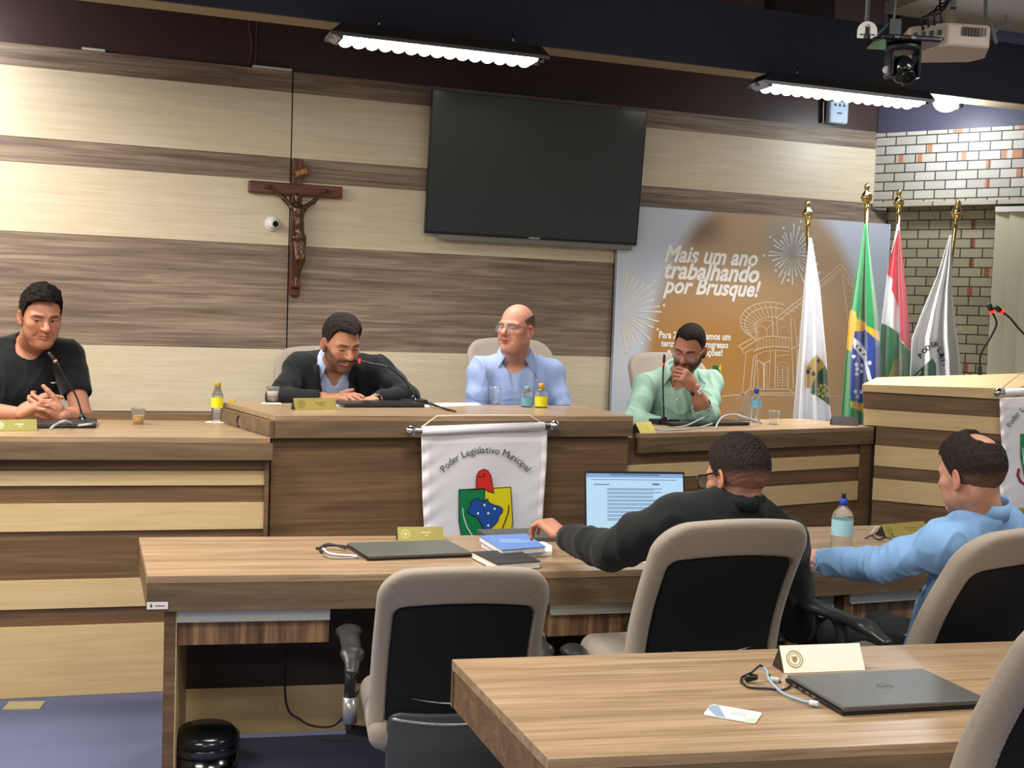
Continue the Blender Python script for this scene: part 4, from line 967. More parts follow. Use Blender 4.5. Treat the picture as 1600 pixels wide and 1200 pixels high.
# notebook
def slab(name, label, cat, poly_px, z0, th, mcover, mpages=None, pages_front=True):
    P = [Wz(x, y, z0+th) for (x, y) in poly_px]; c = sum(P, Vector())/len(P); c.z = z0
    pl = [((p-c).x, (p-c).y) for p in P]
    t = thing(name, label, cat, c)
    ct = 0.0025
    if mpages is None:
        MB().prism(pl, 0.0005, th).build('body', mcover, t, bevel=0.001)
    else:
        ins = [(x*0.97, y*0.97) for (x, y) in pl]
        MB().prism(pl, 0.0005, ct).build('back_cover', mcover, t); MB().prism(pl, th-ct, th).build('front_cover', mcover, t)
        MB().prism(ins, ct, th-ct).build('pages', mpages, t)
    return t
nb = slab('notebook', 'thick black covered notebook lying at the desk edge right of closed laptop', 'notebook', [(776, 881.5), (845, 877), (808, 858), (737, 862)], DZ, 0.026, mat('black_cover', '2f2d2c', rough=0.45), PAPER)
m = MB(); P = [Wz(x, y, DZ+0.012) for (x, y) in ((737, 868), (776, 889))]; 
bk = slab('book', 'blue covered book on a stack of white sheets beside the reaching hand', 'book', [(784, 859), (853, 854), (822, 833.5), (748, 837)], DZ+0.018, 0.022, mat('blue_book_cover', '5b86c9', rough=0.3), PAPER)
BC = Vector((bk.location.x, bk.location.y, 0))
vs, fs = text2d('', 0.02) if False else ([], [])
m = MB(); ca, sa = math.cos(0.18), math.sin(0.18)
P = [Wz(x, y, DZ+0.041)-bk.location for (x, y) in ((790, 855), (848, 851), (830, 840), (786, 842))]
m.add([P[0]+Vector((0, 0, 0)), P[1], P[2]], [(0, 1, 2)], 0)
m2 = MB()
for i, wd in enumerate((0.10, 0.13, 0.08)):
    M = Matrix.Translation((-0.05, -0.035+0.026*i, 0.0225)) @ Matrix.Rotation(0.12, 4, 'Z'); m2.box(0, wd, 0, 0.010, 0, 0.0006, M=M)
m2.build('cover_print', mat('pale_cover_print', 'a8c3ea', rough=0.35), bk)
sh_ = slab('paper_stack', 'stack of white sheets under the blue book', 'paper', [(790, 868), (863, 861), (862, 852), (850, 846), (752, 848)], DZ, 0.017, PAPER)
tb = slab('tablet_case', 'dark flat tablet case behind the blue book under the reaching hand', 'tablet', [(768, 840), (868, 840), (852, 824.5), (745, 827)], DZ, 0.016, mat('dark_case_top', '4a4b49', rough=0.45))
pp = slab('loose_papers', 'loose white papers under the sleeve of the man in black suit', 'paper', [(930, 866), (1022, 866), (1014, 879), (940, 878)], DZ, 0.003, PAPER)
# open laptop of the man in the suit
a = Wz(914, 838, DZ+0.012); b = Wz(1072, 838, DZ+0.012); fo = Frame(a, (b-a).xy); wl_ = (b-a).length
ol = fthing('laptop', 'open laptop showing a white document page in front of the man in black suit', 'laptop', fo, 0, 0, DZ)
hz = fo.hit(990, 743)[1]-DZ
Mo = Matrix.Translation((0, 0.0, 0.014)) @ Matrix.Rotation(math.radians(-12), 4, 'X'); hs = (hz-0.014)/math.cos(math.radians(12))*1.04
MB().box(0, wl_, -0.25, 0.0, 0.001, 0.014).build('base', mat('laptop_black', '121315', rough=0.35), ol, bevel=0.002)
MB().box(0, wl_, 0, 0.008, 0, hs, M=Mo).build('lid', mat('laptop_black', '121315', rough=0.35), ol, bevel=0.004)
mk = MB()
for r in range(5):
    for c_ in range(14): mk.box(0.02+c_*(wl_-0.04)/14, 0.02+(c_+0.8)*(wl_-0.04)/14, -0.13+0.02*r, -0.115+0.02*r, 0.014, 0.016)
o = mk.build('keyboard', mat('key_grey', '2c2e31', rough=0.5), ol); o['kind'] = 'stuff'
MB().box(0.008, wl_-0.008, -0.0008, 0, 0.012, hs-0.010, M=Mo).build('screen', mat('lit_screen', '101418', rough=0.3, emit='bfe3fb', es=0.92), ol)
m = MB(); w0, w1 = 0.008, wl_-0.008; t0 = hs-0.010
m.box(w0, w1, -0.0014, -0.0008, t0-0.016, t0, 0, M=Mo); m.box(w0+0.10, w1-0.10, -0.0018, -0.0014, t0-0.008, t0-0.002, 1, M=Mo); m.box(w0+0.02, w1-0.03, -0.0018, -0.0014, t0-0.026, t0-0.0235, 1, M=Mo)
m.box(w0+0.03, w0+0.095, -0.0018, -0.0014, t0-0.046, t0-0.042, 1, M=Mo); m.box(w1-0.13, w1-0.10, -0.0018, -0.0014, t0-0.046, t0-0.038, 1, M=Mo)
R = random.Random(5)
for i in range(9):
    m.box(w0+0.085, w1-0.09-R.uniform(0, 0.05)*(i % 3 == 2), -0.0018, -0.0014, t0-0.062-0.015*i, t0-0.059-0.015*i, 1, M=Mo)
    m.box(w0+0.085, w1-0.10-R.uniform(0, 0.03), -0.0018, -0.0014, t0-0.067-0.015*i, t0-0.0645-0.015*i, 1, M=Mo)
o = m.build('page_content', [mat('screen_toolbar', '0a0c10', emit='8fb6e6', es=0.8), mat('screen_text', '0a0c10', emit='6d93bd', es=0.65)], ol); o['kind'] = 'stuff'
# sports bottle
PET = mat('clear_plastic', 'f2f7f8', rough=0.06, trans=0.94, ior=1.25); WATER = mat('water', 'f4fafb', rough=0.02, trans=1.0, ior=1.2)
def bottle(label, px, py, z, h, r, capm, labm, cap_h=0.02, lab=(0.42, 0.62), ridges=True, sport=False, letter=None, name='water_bottle', group=None, water=0.75, parent_cat='bottle'):
    p = Wz(px, py, z); t = thing(name, label, parent_cat, p, 0, group)
    pr = [(0, 0.002), (r*0.9, 0.002), (r, 0.008)]
    hb = h-cap_h; n = 26
    for i in range(n):
        u = i/(n-1); zz_ = 0.010+u*(hb*0.70-0.010); rr = r
        if ridges and (zz_ < hb*lab[0] or zz_ > hb*lab[1]): rr = r*(1-0.035*(0.5+0.5*math.cos(u*60)))
        if sport and zz_ < hb*0.18: rr = r*(1.03)
        pr.append((rr, zz_))
    for u in (0.2, 0.4, 0.6, 0.8, 1.0): pr.append((r*(1-u**1.6)+0.0125*u**1.6 if u < 1 else 0.0125, hb*0.70+(hb*0.24)*u))
    pr.append((0.0125, hb))
    m = MB(); m.lathe(pr, 28); m.build('body', PET, t)
    m = MB(); m.lathe([(r*1.015, hb*lab[0]), (r*1.015, hb*lab[1])], 28, caps=False); lb = m.build('label', labm, t)
    if letter:
        vs, fs = text2d(letter, 0.03, bold=0.001); mm = MB(); ang0 = math.atan2(-p.y, -p.x); R_ = r*1.03
        mm.add([(R_*math.cos(ang0+v[0]/R_), R_*math.sin(ang0+v[0]/R_), hb*(lab[0]+lab[1])/2+v[1]-0.01) for v in vs], fs); mm.build('label_print', mat('label_ink', '46606a', rough=0.5), lb)
    m = MB()
    if sport:
        m.lathe([(0.0155, hb-0.012), (0.0155, hb+0.012), (0.012, hb+0.016)], 20); cc = m.build('cap', capm, t)
        m = MB(); m.lathe([(0.009, hb+0.016), (0.0085, hb+0.030), (0.010, hb+0.032), (0.010, hb+0.036)], 18); m.build('spout', mat('dark_spout', '33363a', rough=0.4), t)
    else:
        m.lathe([(0.0145, hb-0.008), (0.0145, h-0.002), (0.013, h)], 20); m.build('cap', capm, t)
    return t
BLUEL = mat('pale_blue_label', '9fd0dc', rough=0.4); YEL = mat('yellow_label', 'e3d921', rough=0.4); NAVY = mat('blue_cap', '2f49b4', rough=0.35)
bottle('large sports water bottle with blue cap and pale blue label on the desk', 1314, 862, DZ, 0.245, 0.041, NAVY, BLUEL, cap_h=0.05, lab=(0.34, 0.66), sport=True, letter='')
bottle('slim bottle with yellow label and gold cap on the left dais beside centre block', 339, 659, 1.08, 0.188, 0.027, mat('ochre_cap', 'b39a4c', rough=0.4), YEL, lab=(0.40, 0.68))
bottle('small bottle with blue label and clear cap on centre dais before bald man', 823, 636, 1.17, 0.105, 0.029, mat('clear_cap', '8fa0ad', rough=0.3), mat('teal_label', '6aa6bd', rough=0.4), lab=(0.10, 0.55), cap_h=0.016)
bottle('small bottle with yellow label and orange cap on centre dais', 845, 637, 1.17, 0.122, 0.032, mat('orange_cap', 'd8a03c', rough=0.4), YEL, lab=(0.08, 0.55), cap_h=0.018)
bottle('water bottle with dark blue cap and blue label in front of the jug', 1180, 660, 1.08, 0.19, 0.029, NAVY, mat('sky_label', '86c3e6', rough=0.4), lab=(0.50, 0.74))
# coaster under left bottle
o = MB().box(-0.045, 0.045, -0.03, 0.03, 0, 0.002).build('napkin', PAPER); o.location = Wz(338, 659.5, 1.08); tag(o, 'white paper napkin under the yellow label bottle', 'napkin')
o = MB().box(-0.045, 0.045, -0.03, 0.03, 0, 0.002).build('napkin', PAPER); o.location = Wz(424, 630.5, 1.17); o.rotation_euler = (0, 0, .3); tag(o, 'white paper napkin under the coffee glass', 'napkin')
GLS = mat('thin_clear_glass', 'f7fafa', rough=0.03, trans=0.95, ior=1.18)
def cup(label, px, py, z, h, r, fill=None, fh=0.4, name='plastic_cup', milk=None):
    t = thing(name, label, 'cup', Wz(px, py, z)); r0 = r*0.72
    rr = lambda u: r0+(r-r0)*u
    m = MB(); pr = [(0.001, 0.0015), (r0, 0.0015)] + [(rr(u), 0.0015+h*u) for u in (0.25, 0.5, 0.75, 1.0)] + [(r*1.06, h+0.001), (r*1.06, h-0.002), (rr(1.0)-0.0015, h-0.002)] + [(rr(u)-0.0012, 0.004+(h-0.004)*u) for u in (0.75, 0.5, 0.25, 0.0)] + [(0.001, 0.004)]
    m.lathe(pr, 24, caps=False); m.build('cup_body', GLS, t)
    if fill: m = MB(); m.lathe([(rr(0.03)-0.002, 0.0045), (rr(fh)-0.002, h*fh)], 22); m.build('drink', fill, t)
    if milk: m = MB(); m.lathe([(rr(fh)-0.002, h*fh+0.0005), (rr(fh+0.25)-0.002, h*(fh+0.25))], 22); m.build('milk_foam', milk, t)
    return t
cup('plastic cup half filled with amber juice on the left dais', 216, 663, 1.08, 0.072, 0.031, mat('amber_juice', 'cf9a35', rough=0.1), 0.55)
cup('glass of layered coffee with milk on the centre dais', 426, 629, 1.17, 0.074, 0.032, mat('milky_coffee', '8a6a58', rough=0.3), 0.45, name='coffee_glass', milk=mat('milk_foam', 'e5dccf', rough=0.5))
cup('empty clear plastic cup before the bald man on centre dais', 773, 632, 1.17, 0.088, 0.031)
cup('empty clear plastic cup on the right dais beside the bottle', 1209, 663, 1.08, 0.075, 0.031)
# jug
t = thing('water_jug', 'clear glass water jug on the right dais behind the blue capped bottle', 'jug', Wz(1166, 657, 1.08))
m = MB(); m.lathe([(0.001, 0.002), (0.048, 0.002), (0.052, 0.02), (0.045, 0.07), (0.032, 0.115), (0.030, 0.14), (0.034, 0.15), (0.032, 0.149), (0.028, 0.14), (0.030, 0.115), (0.043, 0.07), (0.049, 0.02), (0.045, 0.006), (0.001, 0.006)], 28, caps=False); m.build('jug_body', GLS, t)
MB().tube(bez([(-0.03, 0, 0.14), (-0.062, 0, 0.12), (-0.066, 0, 0.08), (-0.048, 0, 0.045)], 6), 0.005, 8).build('handle', GLS, t)
# dais name plates, sticky note, papers, laptops
name_plate('olive gold name plate before the man in black T-shirt', (-12, 674), (58, 673), 1.08, 0.045, GOLDD, dep=0.06, seal_m='e4dfc0')
name_plate('yellow gold name plate on centre dais before the man in black blazer', (462, 641), (527, 640), 1.17, 0.052, GOLDP, dep=0.06, seal_m='6d6432')
name_plate('small yellow name plate at the left end of the right dais', (1001, 677), (1025, 675), 1.08, 0.05, mat('yellow_plate', 'e2d467', rough=0.35, metal=0.2), dep=0.07, seal=False, seal_m='b5a94c')
name_plate('dark brown name plate with tiny gold mark at the lectern end of dais', (1301, 664.5), (1342, 666), 1.08, 0.048, PBK, dep=0.07, seal=False, txt=False)
name_plate('yellow gold name plate on the desk beyond the blue shirt sleeve', (1386, 840), (1452, 834), DZ, 0.05, GOLDP, dep=0.065, seal_m='8a7f3c')
name_plate('yellow name plate at the far right edge of the desk', (1597, 812), (1660, 808), DZ, 0.05, GOLDP, dep=0.065, seal_m='8a7f3c')
o = MB().box(-0.012, 0.012, -0.01, 0.01, 0, 0.012).build('sticky_note_pad', mat('sticky_yellow', 'e2b93a', rough=0.6)); o.location = Wz(363, 628.5, 1.17); tag(o, 'tiny yellow sticky note pad at the left end of centre dais', 'note pad')
DL = mat('black_lid', '1e1f22', rough=0.3)
laptop('closed black laptop under the clasped hands of the man in black T-shirt', (53, 670), (150, 669), 1.08, 0.22, DL, th=0.022, oa=0.1)
laptop('closed black laptop on centre dais before the man in black blazer', (538, 637), (664, 637), 1.17, 0.2, DL, th=0.02, oa=0.0)
laptop('closed black laptop on the right dais before the man in green shirt', (1052, 667), (1172, 665), 1.08, 0.2, DL, th=0.018, oa=0.0)
sp2 = slab('loose_papers', 'long white paper sheet on the centre dais beside black cable', 'paper', [(662, 636), (752, 633), (745, 629), (664, 630)], 1.17, 0.002, PAPER)
sp3 = slab('loose_papers', 'white papers beneath the hands of the man in black blazer', 'paper', [(500, 634), (560, 634), (560, 629), (505, 629)], 1.17, 0.002, PAPER)
cable('desk_cable', 'black cable curling from the microphone base on the centre dais', [Wz(665, 630, 1.172), Wz(678, 634, 1.18), Wz(694, 638, 1.175), Wz(712, 643, 1.173), Wz(700, 641, 1.173), Wz(676, 631, 1.19), Wz(668, 629, 1.175)], 0.004)
# microphones
def mic(label, base, tip, z, ypath, basew=0.13, ring=None, name='gooseneck_microphone', headr=0.008, based=0.09, bh=0.025, rz=None, tipy=None):
    b = Wz(base[0], base[1], z); t = thing(name, label, 'microphone', b, FC.rz if rz is None else rz)
    Mi = t.matrix_basis.inverted() if False else (Matrix.Translation(b) @ Matrix.Rotation(FC.rz if rz is None else rz, 4, 'Z')).inverted()
    if basew: 
        MB().prism([(-basew/2, -based/2), (basew/2, -based/2), (basew/2*0.9, based/2), (-basew/2*0.9, based/2)], 0.001, bh).build('base', BLK, t, bevel=0.004)
        MB().lathe([(0.016, bh), (0.012, bh+0.012), (0.006, bh+0.02)], 16).build('socket', BLK, t)
        MB().ball((0.005, -based*0.35, bh+0.001), 0.006, seg=10, rings=6).build('button', CHR, t)
    pts = [Vector((0, 0, bh+0.01))] + [Mi @ W(x, y, b.y+dy) for (x, y, dy) in ypath]
    T = Mi @ W(tip[0], tip[1], b.y+(tipy or 0)); pts.append(T)
    P = bez(pts, 10); MB().tube(P, 0.0042, 8).build('gooseneck', mat('black_gooseneck', '1a1a1c', rough=0.3), t)
    d = (P[-1]-P[-3]).normalized(); MB().tube([T, T+d*0.02, T+d*0.045, T+d*0.052], [headr*0.9, headr, headr, headr*0.6], 14).build('capsule', BLK, t)
    if ring: MB().tube([T-d*0.004, T+d*0.006], headr*1.15, 14).build('ring', ring, t)
    return t
RED = mat('lit_red_ring', 'ff2a2a', rough=0.3, emit='ff2418', es=2.2)
mic('gooseneck microphone before the man in black T-shirt, on a black base', (128, 663), (87, 565), 1.08, [(126, 640, 0.0), (118, 617, -0.0), (104, 594, -0.01), (92, 572, -0.02)], ring=mat('tan_ring', 'a9806c', rough=0.4), tipy=-0.02, rz=FLd.rz)
mic('gooseneck microphone arching left to the mouth of the man in black blazer', (645, 631.5), (562, 564), 1.17, [(642, 612, 0.0), (632, 594, 0.0), (606, 574, -0.02), (580, 568, -0.02)], ring=RED, headr=0.010, tipy=-0.02)
mic('straight gooseneck microphone with red ring before the man in green shirt', (1037, 662), (1037, 569), 1.08, [(1037, 640, 0.0), (1036, 610, 0.0), (1036, 585, 0.0)], ring=RED, headr=0.007, basew=0.15, tipy=0.0, rz=FR.rz)
zm = FP.hit(1531, 590, 0.3)[1]
def lmic(label, pts, tip):
    y0 = 6.55; t = thing('gooseneck_microphone', label, 'microphone', W(pts[0][0], pts[0][1], y0))
    B = t.location.copy(); P = bez([W(x, y, y0)-B for (x, y) in pts]+[W(tip[0], tip[1], y0)-B], 10)
    MB().tube(P, 0.006, 8).build('gooseneck', mat('black_gooseneck', '1a1a1c', rough=0.3), t)
    MB().tube(P[:8], 0.012, 10).build('stem', BLK, t)
    d = (P[-1]-P[-3]).normalized(); T = P[-1]; MB().tube([T, T+d*0.02, T+d*0.045, T+d*0.05], [0.012, 0.015, 0.014, 0.008], 14).build('capsule', BLK, t)
    MB().tube([T-d*0.006, T+d*0.006], 0.0155, 14).build('ring', RED, t)
lmic('left of two lectern microphones, rising vertically with red ring', [(1531, 592), (1531, 565), (1534, 550), (1549, 525), (1557, 505)], (1550, 487))
lmic('right of two lectern microphones, arching in from the frame edge with red ring', [(1640, 600), (1636, 570), (1618, 535), (1598, 520), (1578, 497)], (1565, 487))
# cables on the dais
GC = mat('silver_grey_cable', 'a9adb0', rough=0.35)
cable('desk_cable', 'silver cable looping over the laptop of man in black T-shirt', [Wz(78, 671, 1.083), Wz(86, 664, 1.10), Wz(100, 658, 1.12), Wz(112, 661, 1.10), Wz(118, 665, 1.09), Wz(138, 663, 1.10), Wz(150, 662, 1.09)], 0.005, GC)
cable('desk_cable', 'white cable lying before the microphone on the right dais', [Wz(1024, 669, 1.084), Wz(1040, 672, 1.084), Wz(1070, 671, 1.084), Wz(1092, 668, 1.084), Wz(1113, 662, 1.10)], 0.004, GC)
cable('desk_cable', 'grey cable running up to the elbow of man in green shirt', [Wz(1052, 668, 1.084), Wz(1072, 665, 1.10), Wz(1092, 656, 1.11), Wz(1107, 649, 1.13)], 0.004, GC)
cable('desk_cable', 'silver cable arching above the closed laptop on the right dais', [Wz(1118, 670, 1.084), Wz(1122, 660, 1.11), Wz(1132, 650, 1.14), Wz(1150, 648, 1.14), Wz(1172, 655, 1.12), Wz(1190, 661, 1.085)], 0.005, GC)
cable('desk_cable', 'black cable hanging in a loop beneath the leftmost desk', [W(446, 1060, 4.15)+Vector((0, 0, .3)), W(446, 1090, 4.15), W(470, 1125, 4.15), W(500, 1136, 4.15), W(530, 1128, 4.15), W(560, 1080, 4.15)], 0.004)
# eyeglasses and cable on desk C
gl = thing('folded_glasses', 'black folded eyeglasses lying beside the gold name plate', 'glasses', Wz(1378, 838, DZ)); B0 = gl.location.copy(); z = DZ
cable('rim', None, [rel(1352, 841, 0.006), rel(1362, 837, 0.01), rel(1372, 843, 0.004), rel(1385, 840, 0.008), rel(1398, 844, 0.004)], 0.003, parent=gl)
cable('temple', None, [rel(1360, 838, 0.012), rel(1375, 830, 0.02), rel(1392, 833, 0.014), rel(1400, 842, 0.004)], 0.0022, parent=gl)
cable('desk_cable', 'thin white cable looping beside the folded eyeglasses', [Wz(1362, 832, DZ+0.02), Wz(1370, 824, DZ+0.03), Wz(1385, 824, DZ+0.03), Wz(1394, 832, DZ+0.01), Wz(1400, 843, DZ+0.003)], 0.0028, mat('white_cable', 'd6dbe2', rough=0.4))
# small box under desk C, floor plate, waste bin
o = MB().box(-0.03, 0.03, -0.03, 0.03, -0.045, 0.045).build('power_adapter', mat('white_plastic', 'e9e9e4', rough=0.35), bevel=0.008); o.location = W(1289, 945, 4.35); tag(o, 'white power adapter box fixed under the desk beside the armrest', 'adapter')
o = MB().box(-0.07, 0.07, -0.045, 0.045, 0, 0.004).build('floor_plate', mat('tan_metal_plate', 'a39670', rough=0.5)); o.location = Wz(38, 1103, 0); o.rotation_euler = (0, 0, 0.15); tag(o, 'tan floor outlet plate set in the blue carpet', 'floor plate')
zb_ = 0.0; pb = W(322, 1150, 3.86); tb_ = thing('waste_bin', 'round chrome pedal waste bin with black lid under the leftmost desk', 'waste bin', (pb.x, pb.y, 0))
hb_ = W(322, 1156, 3.86).z
MB().lathe([(0.105, 0.002), (0.108, 0.02), (0.108, hb_-0.03)], 36).build('bin_body', mat('dark_chrome', '5c5e60', rough=0.15, metal=1.0), tb_)
MB().lathe([(0.112, hb_-0.03), (0.112, hb_-0.005), (0.108, hb_)], 36).build('rim', mat('dark_chrome', '5c5e60', rough=0.15, metal=1.0), tb_)
MB().lathe([(0.114, hb_), (0.112, hb_+0.02), (0.09, hb_+0.042), (0.0, hb_+0.05)], 36).build('lid', mat('glossy_black_plastic', '131417', rough=0.18, spec=0.6), tb_)
# ------------------------------------------------------------------ hanging banners
SATIN = mat('white_satin', 'dcdbe4', rough=0.38, sheen=0.3); HEM = mat('white_satin_hem', 'efeef2', rough=0.35, sheen=0.3)
BLKP = mat('black_stitching', '151518', rough=0.5)
def banner(label, fr, yo, L_edge, R_edge, rod, rope, name='hanging_banner'):
    """edges are pixel polylines; builds in the frame's local space"""
    t = fthing(name, label, 'banner', fr)
    H = lambda px, py, dy=0.0: Vector((fr.hit(px, py, yo+dy)[0], yo+dy, fr.hit(px, py, yo+dy)[1]))
    def pl(poly, y):
        for i in range(len(poly)-1):
            if poly[i][1] <= y <= poly[i+1][1]:
                u = (y-poly[i][1])/(poly[i+1][1]-poly[i][1]); return poly[i][0]+u*(poly[i+1][0]-poly[i][0])
        return poly[-1][0]
    y0, y1 = L_edge[0][1], L_edge[-1][1]; nu, nv = 70, 80; V = []; mi = []
    for j in range(nv+1):
        for i in range(nu+1):
            u, v = i/nu, j/nv; yl = y0+v*(y1-y0); yr = R_edge[0][1]+v*(R_edge[-1][1]-R_edge[0][1])
            px = pl(L_edge, yl)*(1-u)+pl(R_edge, yr)*u; py = yl*(1-u)+yr*u
            e = math.exp(-u*14)+0.5*math.exp(-(1-u)*16)
            d = 0.004*math.sin(u*9+v*3)+0.006*e*math.sin(v*46+u*26)+0.003*math.sin(6*u+11*v)*v
            V.append(H(px, py, 0.012+d))
    F = [(j*(nu+1)+i, j*(nu+1)+i+1, (j+1)*(nu+1)+i+1, (j+1)*(nu+1)+i) for j in range(nv) for i in range(nu)]
    m = MB(); m.add(V, F, 0, True)
    cl = m.build('cloth', [SATIN, HEM], t)
    for k, f in enumerate(cl.data.polygons):
        j, i = divmod(k, nu)
        if j < 7 or i < 4 or i > nu-4: f.material_index = 1
    so = cl.modifiers.new('s', 'SOLIDIFY'); so.thickness = 0.002
    a, b = H(*rod[0], -0.006), H(*rod[1], -0.006)
    mm = MB(); mm.tube([a, b], 0.013, 16); mm.tube([a+(b-a)*0.05, a+(b-a)*0.95], 0.0185, 16, mi=1)
    mm.build('rod', [mat('chrome_rod', 'c9ccd2', rough=0.15, metal=1.0), HEM], t)
    for e in (a, b):
        mm = MB(); mm.ball(e + (e-(a+b)/2).normalized()*0.02, 0.024, seg=18, rings=12); mm.build('rod_knob', CHR, t)
    if rope:
        mm = MB(); mm.tube([H(*p, -0.0) + (Vector((0, -0.0, 0))) for p in rope], 0.0035, 8); mm.build('rope', mat('cream_rope', 'ddd0ac', rough=0.7), t)
    return t, H
EM = {k: mat('emblem_'+k, c, rough=0.45) for k, c in dict(green='0f7a48', yellow='dcd021', red='cf2b26', blue='1f4fa3', white='e9eef0', black='15171a', maroon='6b2c18', crimson='8d1f38').items()}
def patch(H, pts, key, dy, parent=None, mm=None):
    P = [H(*p, dy) for p in pts]; A = sum(P[i].x*P[(i+1) % len(P)].z-P[(i+1) % len(P)].x*P[i].z for i in range(len(P)))
    if A < 0: P = P[::-1]
    m = mm or MB(); m.add(P, [tuple(range(len(P)))])
    if mm is None: return m.build(key[1], EM[key[0]], parent)
def strokes(H, paths, wpx, dy, name, mk, parent):
    m = MB()
    for pts in paths:
        P = [H(*p, dy) for p in pts]
        for i in range(len(P)-1):
            d = P[i+1]-P[i]; n = Vector((-d.z, 0, d.x)).normalized()*wpx/2; e = d.normalized()*wpx*0.3
            m.add([P[i]-e-n, P[i+1]+e-n, P[i+1]+e+n, P[i]-e+n], [(0, 1, 2, 3)])
    o = m.build(name, EM[mk], parent); o['kind'] = 'stuff' if len(paths) > 2 else 'thing'
    return o
def arc_text(H, txt, c, R, a0, a1, size_px, parent, dy=-0.002, mk='black', hscale=1.0):
    adv = []
    for ch in txt:
        if ch == ' ': adv.append(0.36); continue
        vs, fs = text2d(ch, 1.0, bold=0.0); xs = [v[0] for v in vs]; adv.append(max(xs)-min(xs)+0.10)
    tot = sum(adv); x = 0; m = MB()
    for ch, ad in zip(txt, adv):
        if ch != ' ':
            vs, fs = text2d(ch, 1.0, bold=0.0); xs = [v[0] for v in vs]; mid = (max(xs)+min(xs))/2
            ang = math.radians(a0+(a1-a0)*((x+ad/2)/tot)); pxs = []
            for v in vs:
                lx = (v[0]-mid)*size_px*hscale; ly = v[1]*size_px; r = R+ly
                px = c[0]+r*math.sin(ang)+lx*math.cos(ang); py = c[1]-r*math.cos(ang)+lx*math.sin(ang); pxs.append(H(px, py, dy))
            m.add(pxs, fs)
        x += ad
    return m.build('lettering', EM[mk], parent)
bn, HB = banner('white satin banner with Poder Legislativo Municipal and a shield, hanging on centre dais', FC, -0.05,
    [(658, 676), (659, 720), (660, 780), (664, 850), (664, 880)], [(855, 672), (854, 720), (849, 790), (846, 846), (845, 876)],
    [(648, 673), (860, 665)], [(658, 668), (683, 650), (728, 649), (828, 649), (847, 661)])
arc_text(HB, 'Poder Legislativo Municipal', (759, 792), 84, -50, 50, 15.5, bn, hscale=0.95)
patch(HB, [(717, 765), (757.5, 763), (757.5, 874), (735, 862), (722, 842), (717, 815)], ('green', 'shield_half'), -0.002, bn)
patch(HB, [(757.5, 763), (798, 761), (801, 815), (797, 842), (782, 862), (757.5, 874)], ('yellow', 'shield_half'), -0.002, bn)
strokes(HB, [[(757.5, 763), (717, 765), (717, 815), (722, 842), (735, 862)], [(735, 765), (798, 761), (801, 815), (797, 842)], [(757.5, 764), (757.5, 790)]], 0.0035, -0.003, 'shield_outline', 'black', bn)
capp = [(744, 764), (744, 751), (745, 742), (749, 736), (756, 733), (762, 735), (767, 742), (769, 753), (771.5, 770), (764, 768), (757, 763.5)]
patch(HB, capp, ('red', 'red_cap'), -0.004, bn); strokes(HB, [capp+[capp[0]], [(746, 746), (750, 744), (753, 746), (757, 744), (757, 741), (754, 741)]], 0.003, -0.005, 'cap_outline', 'black', bn)
mp_ = [(743, 780), (747, 778.5), (750, 782), (757, 783), (762, 779), (764, 785), (772, 789), (780, 791), (785.5, 795), (785, 800), (780, 806), (778, 814), (772, 821), (768, 824), (764, 833), (759, 840), (755, 835), (757, 828), (750, 815), (746, 809), (738, 805), (731, 801), (730.5, 796), (736, 791), (736, 784)]
patch(HB, mp_, ('blue', 'country_map'), -0.004, bn); strokes(HB, [mp_+[mp_[0]]], 0.003, -0.0052, 'map_outline', 'black', bn)
for (x, y) in ((757, 789), (773, 795), (747, 802), (763, 802), (763, 821)):
    mm = MB(); c = HB(x, y, -0.0056); mm.add([c+Vector((0.0055*math.cos(a), 0, 0.0055*math.sin(a))) for a in [2*PI*i/10 for i in range(10)]], [tuple(range(10))]); mm.build('map_dot', EM['white'], bn)
strokes(HB, [[(723, 794), (724, 806), (729, 822), (736, 834), (746, 846)]], 0.004, -0.004, 'white_arc', 'white', bn)
strokes(HB, [[(795, 790), (794, 802), (789, 815), (785, 825), (776, 838)]], 0.006, -0.004, 'brown_arc', 'maroon', bn)
bn2, HB2 = banner('white satin banner with a shield hanging on the lectern at the right edge', FP, -0.10,
    [(1562, 622), (1563, 660), (1566, 710), (1561, 750), (1564, 785)], [(1668, 617), (1668, 660), (1668, 700), (1667, 760), (1667, 826)],
    [(1566, 613), (1670, 607)], [(1566, 606), (1593, 584), (1640, 581)])
arc_text(HB2, 'Poder Legislativo', (1640, 695), 66, -66, 0, 12, bn2, hscale=0.95)
patch(HB2, [(1594, 678), (1640, 676), (1640, 780), (1600, 745), (1594, 715)], ('green', 'shield_half'), -0.002, bn2)
strokes(HB2, [[(1592, 733), (1590, 742), (1594, 752), (1602, 758), (1612, 762)]], 0.012, -0.004, 'ribbon', 'crimson', bn2)
strokes(HB2, [[(1598, 700), (1600, 725), (1612, 748)]], 0.004, -0.004, 'white_arc', 'white', bn2)

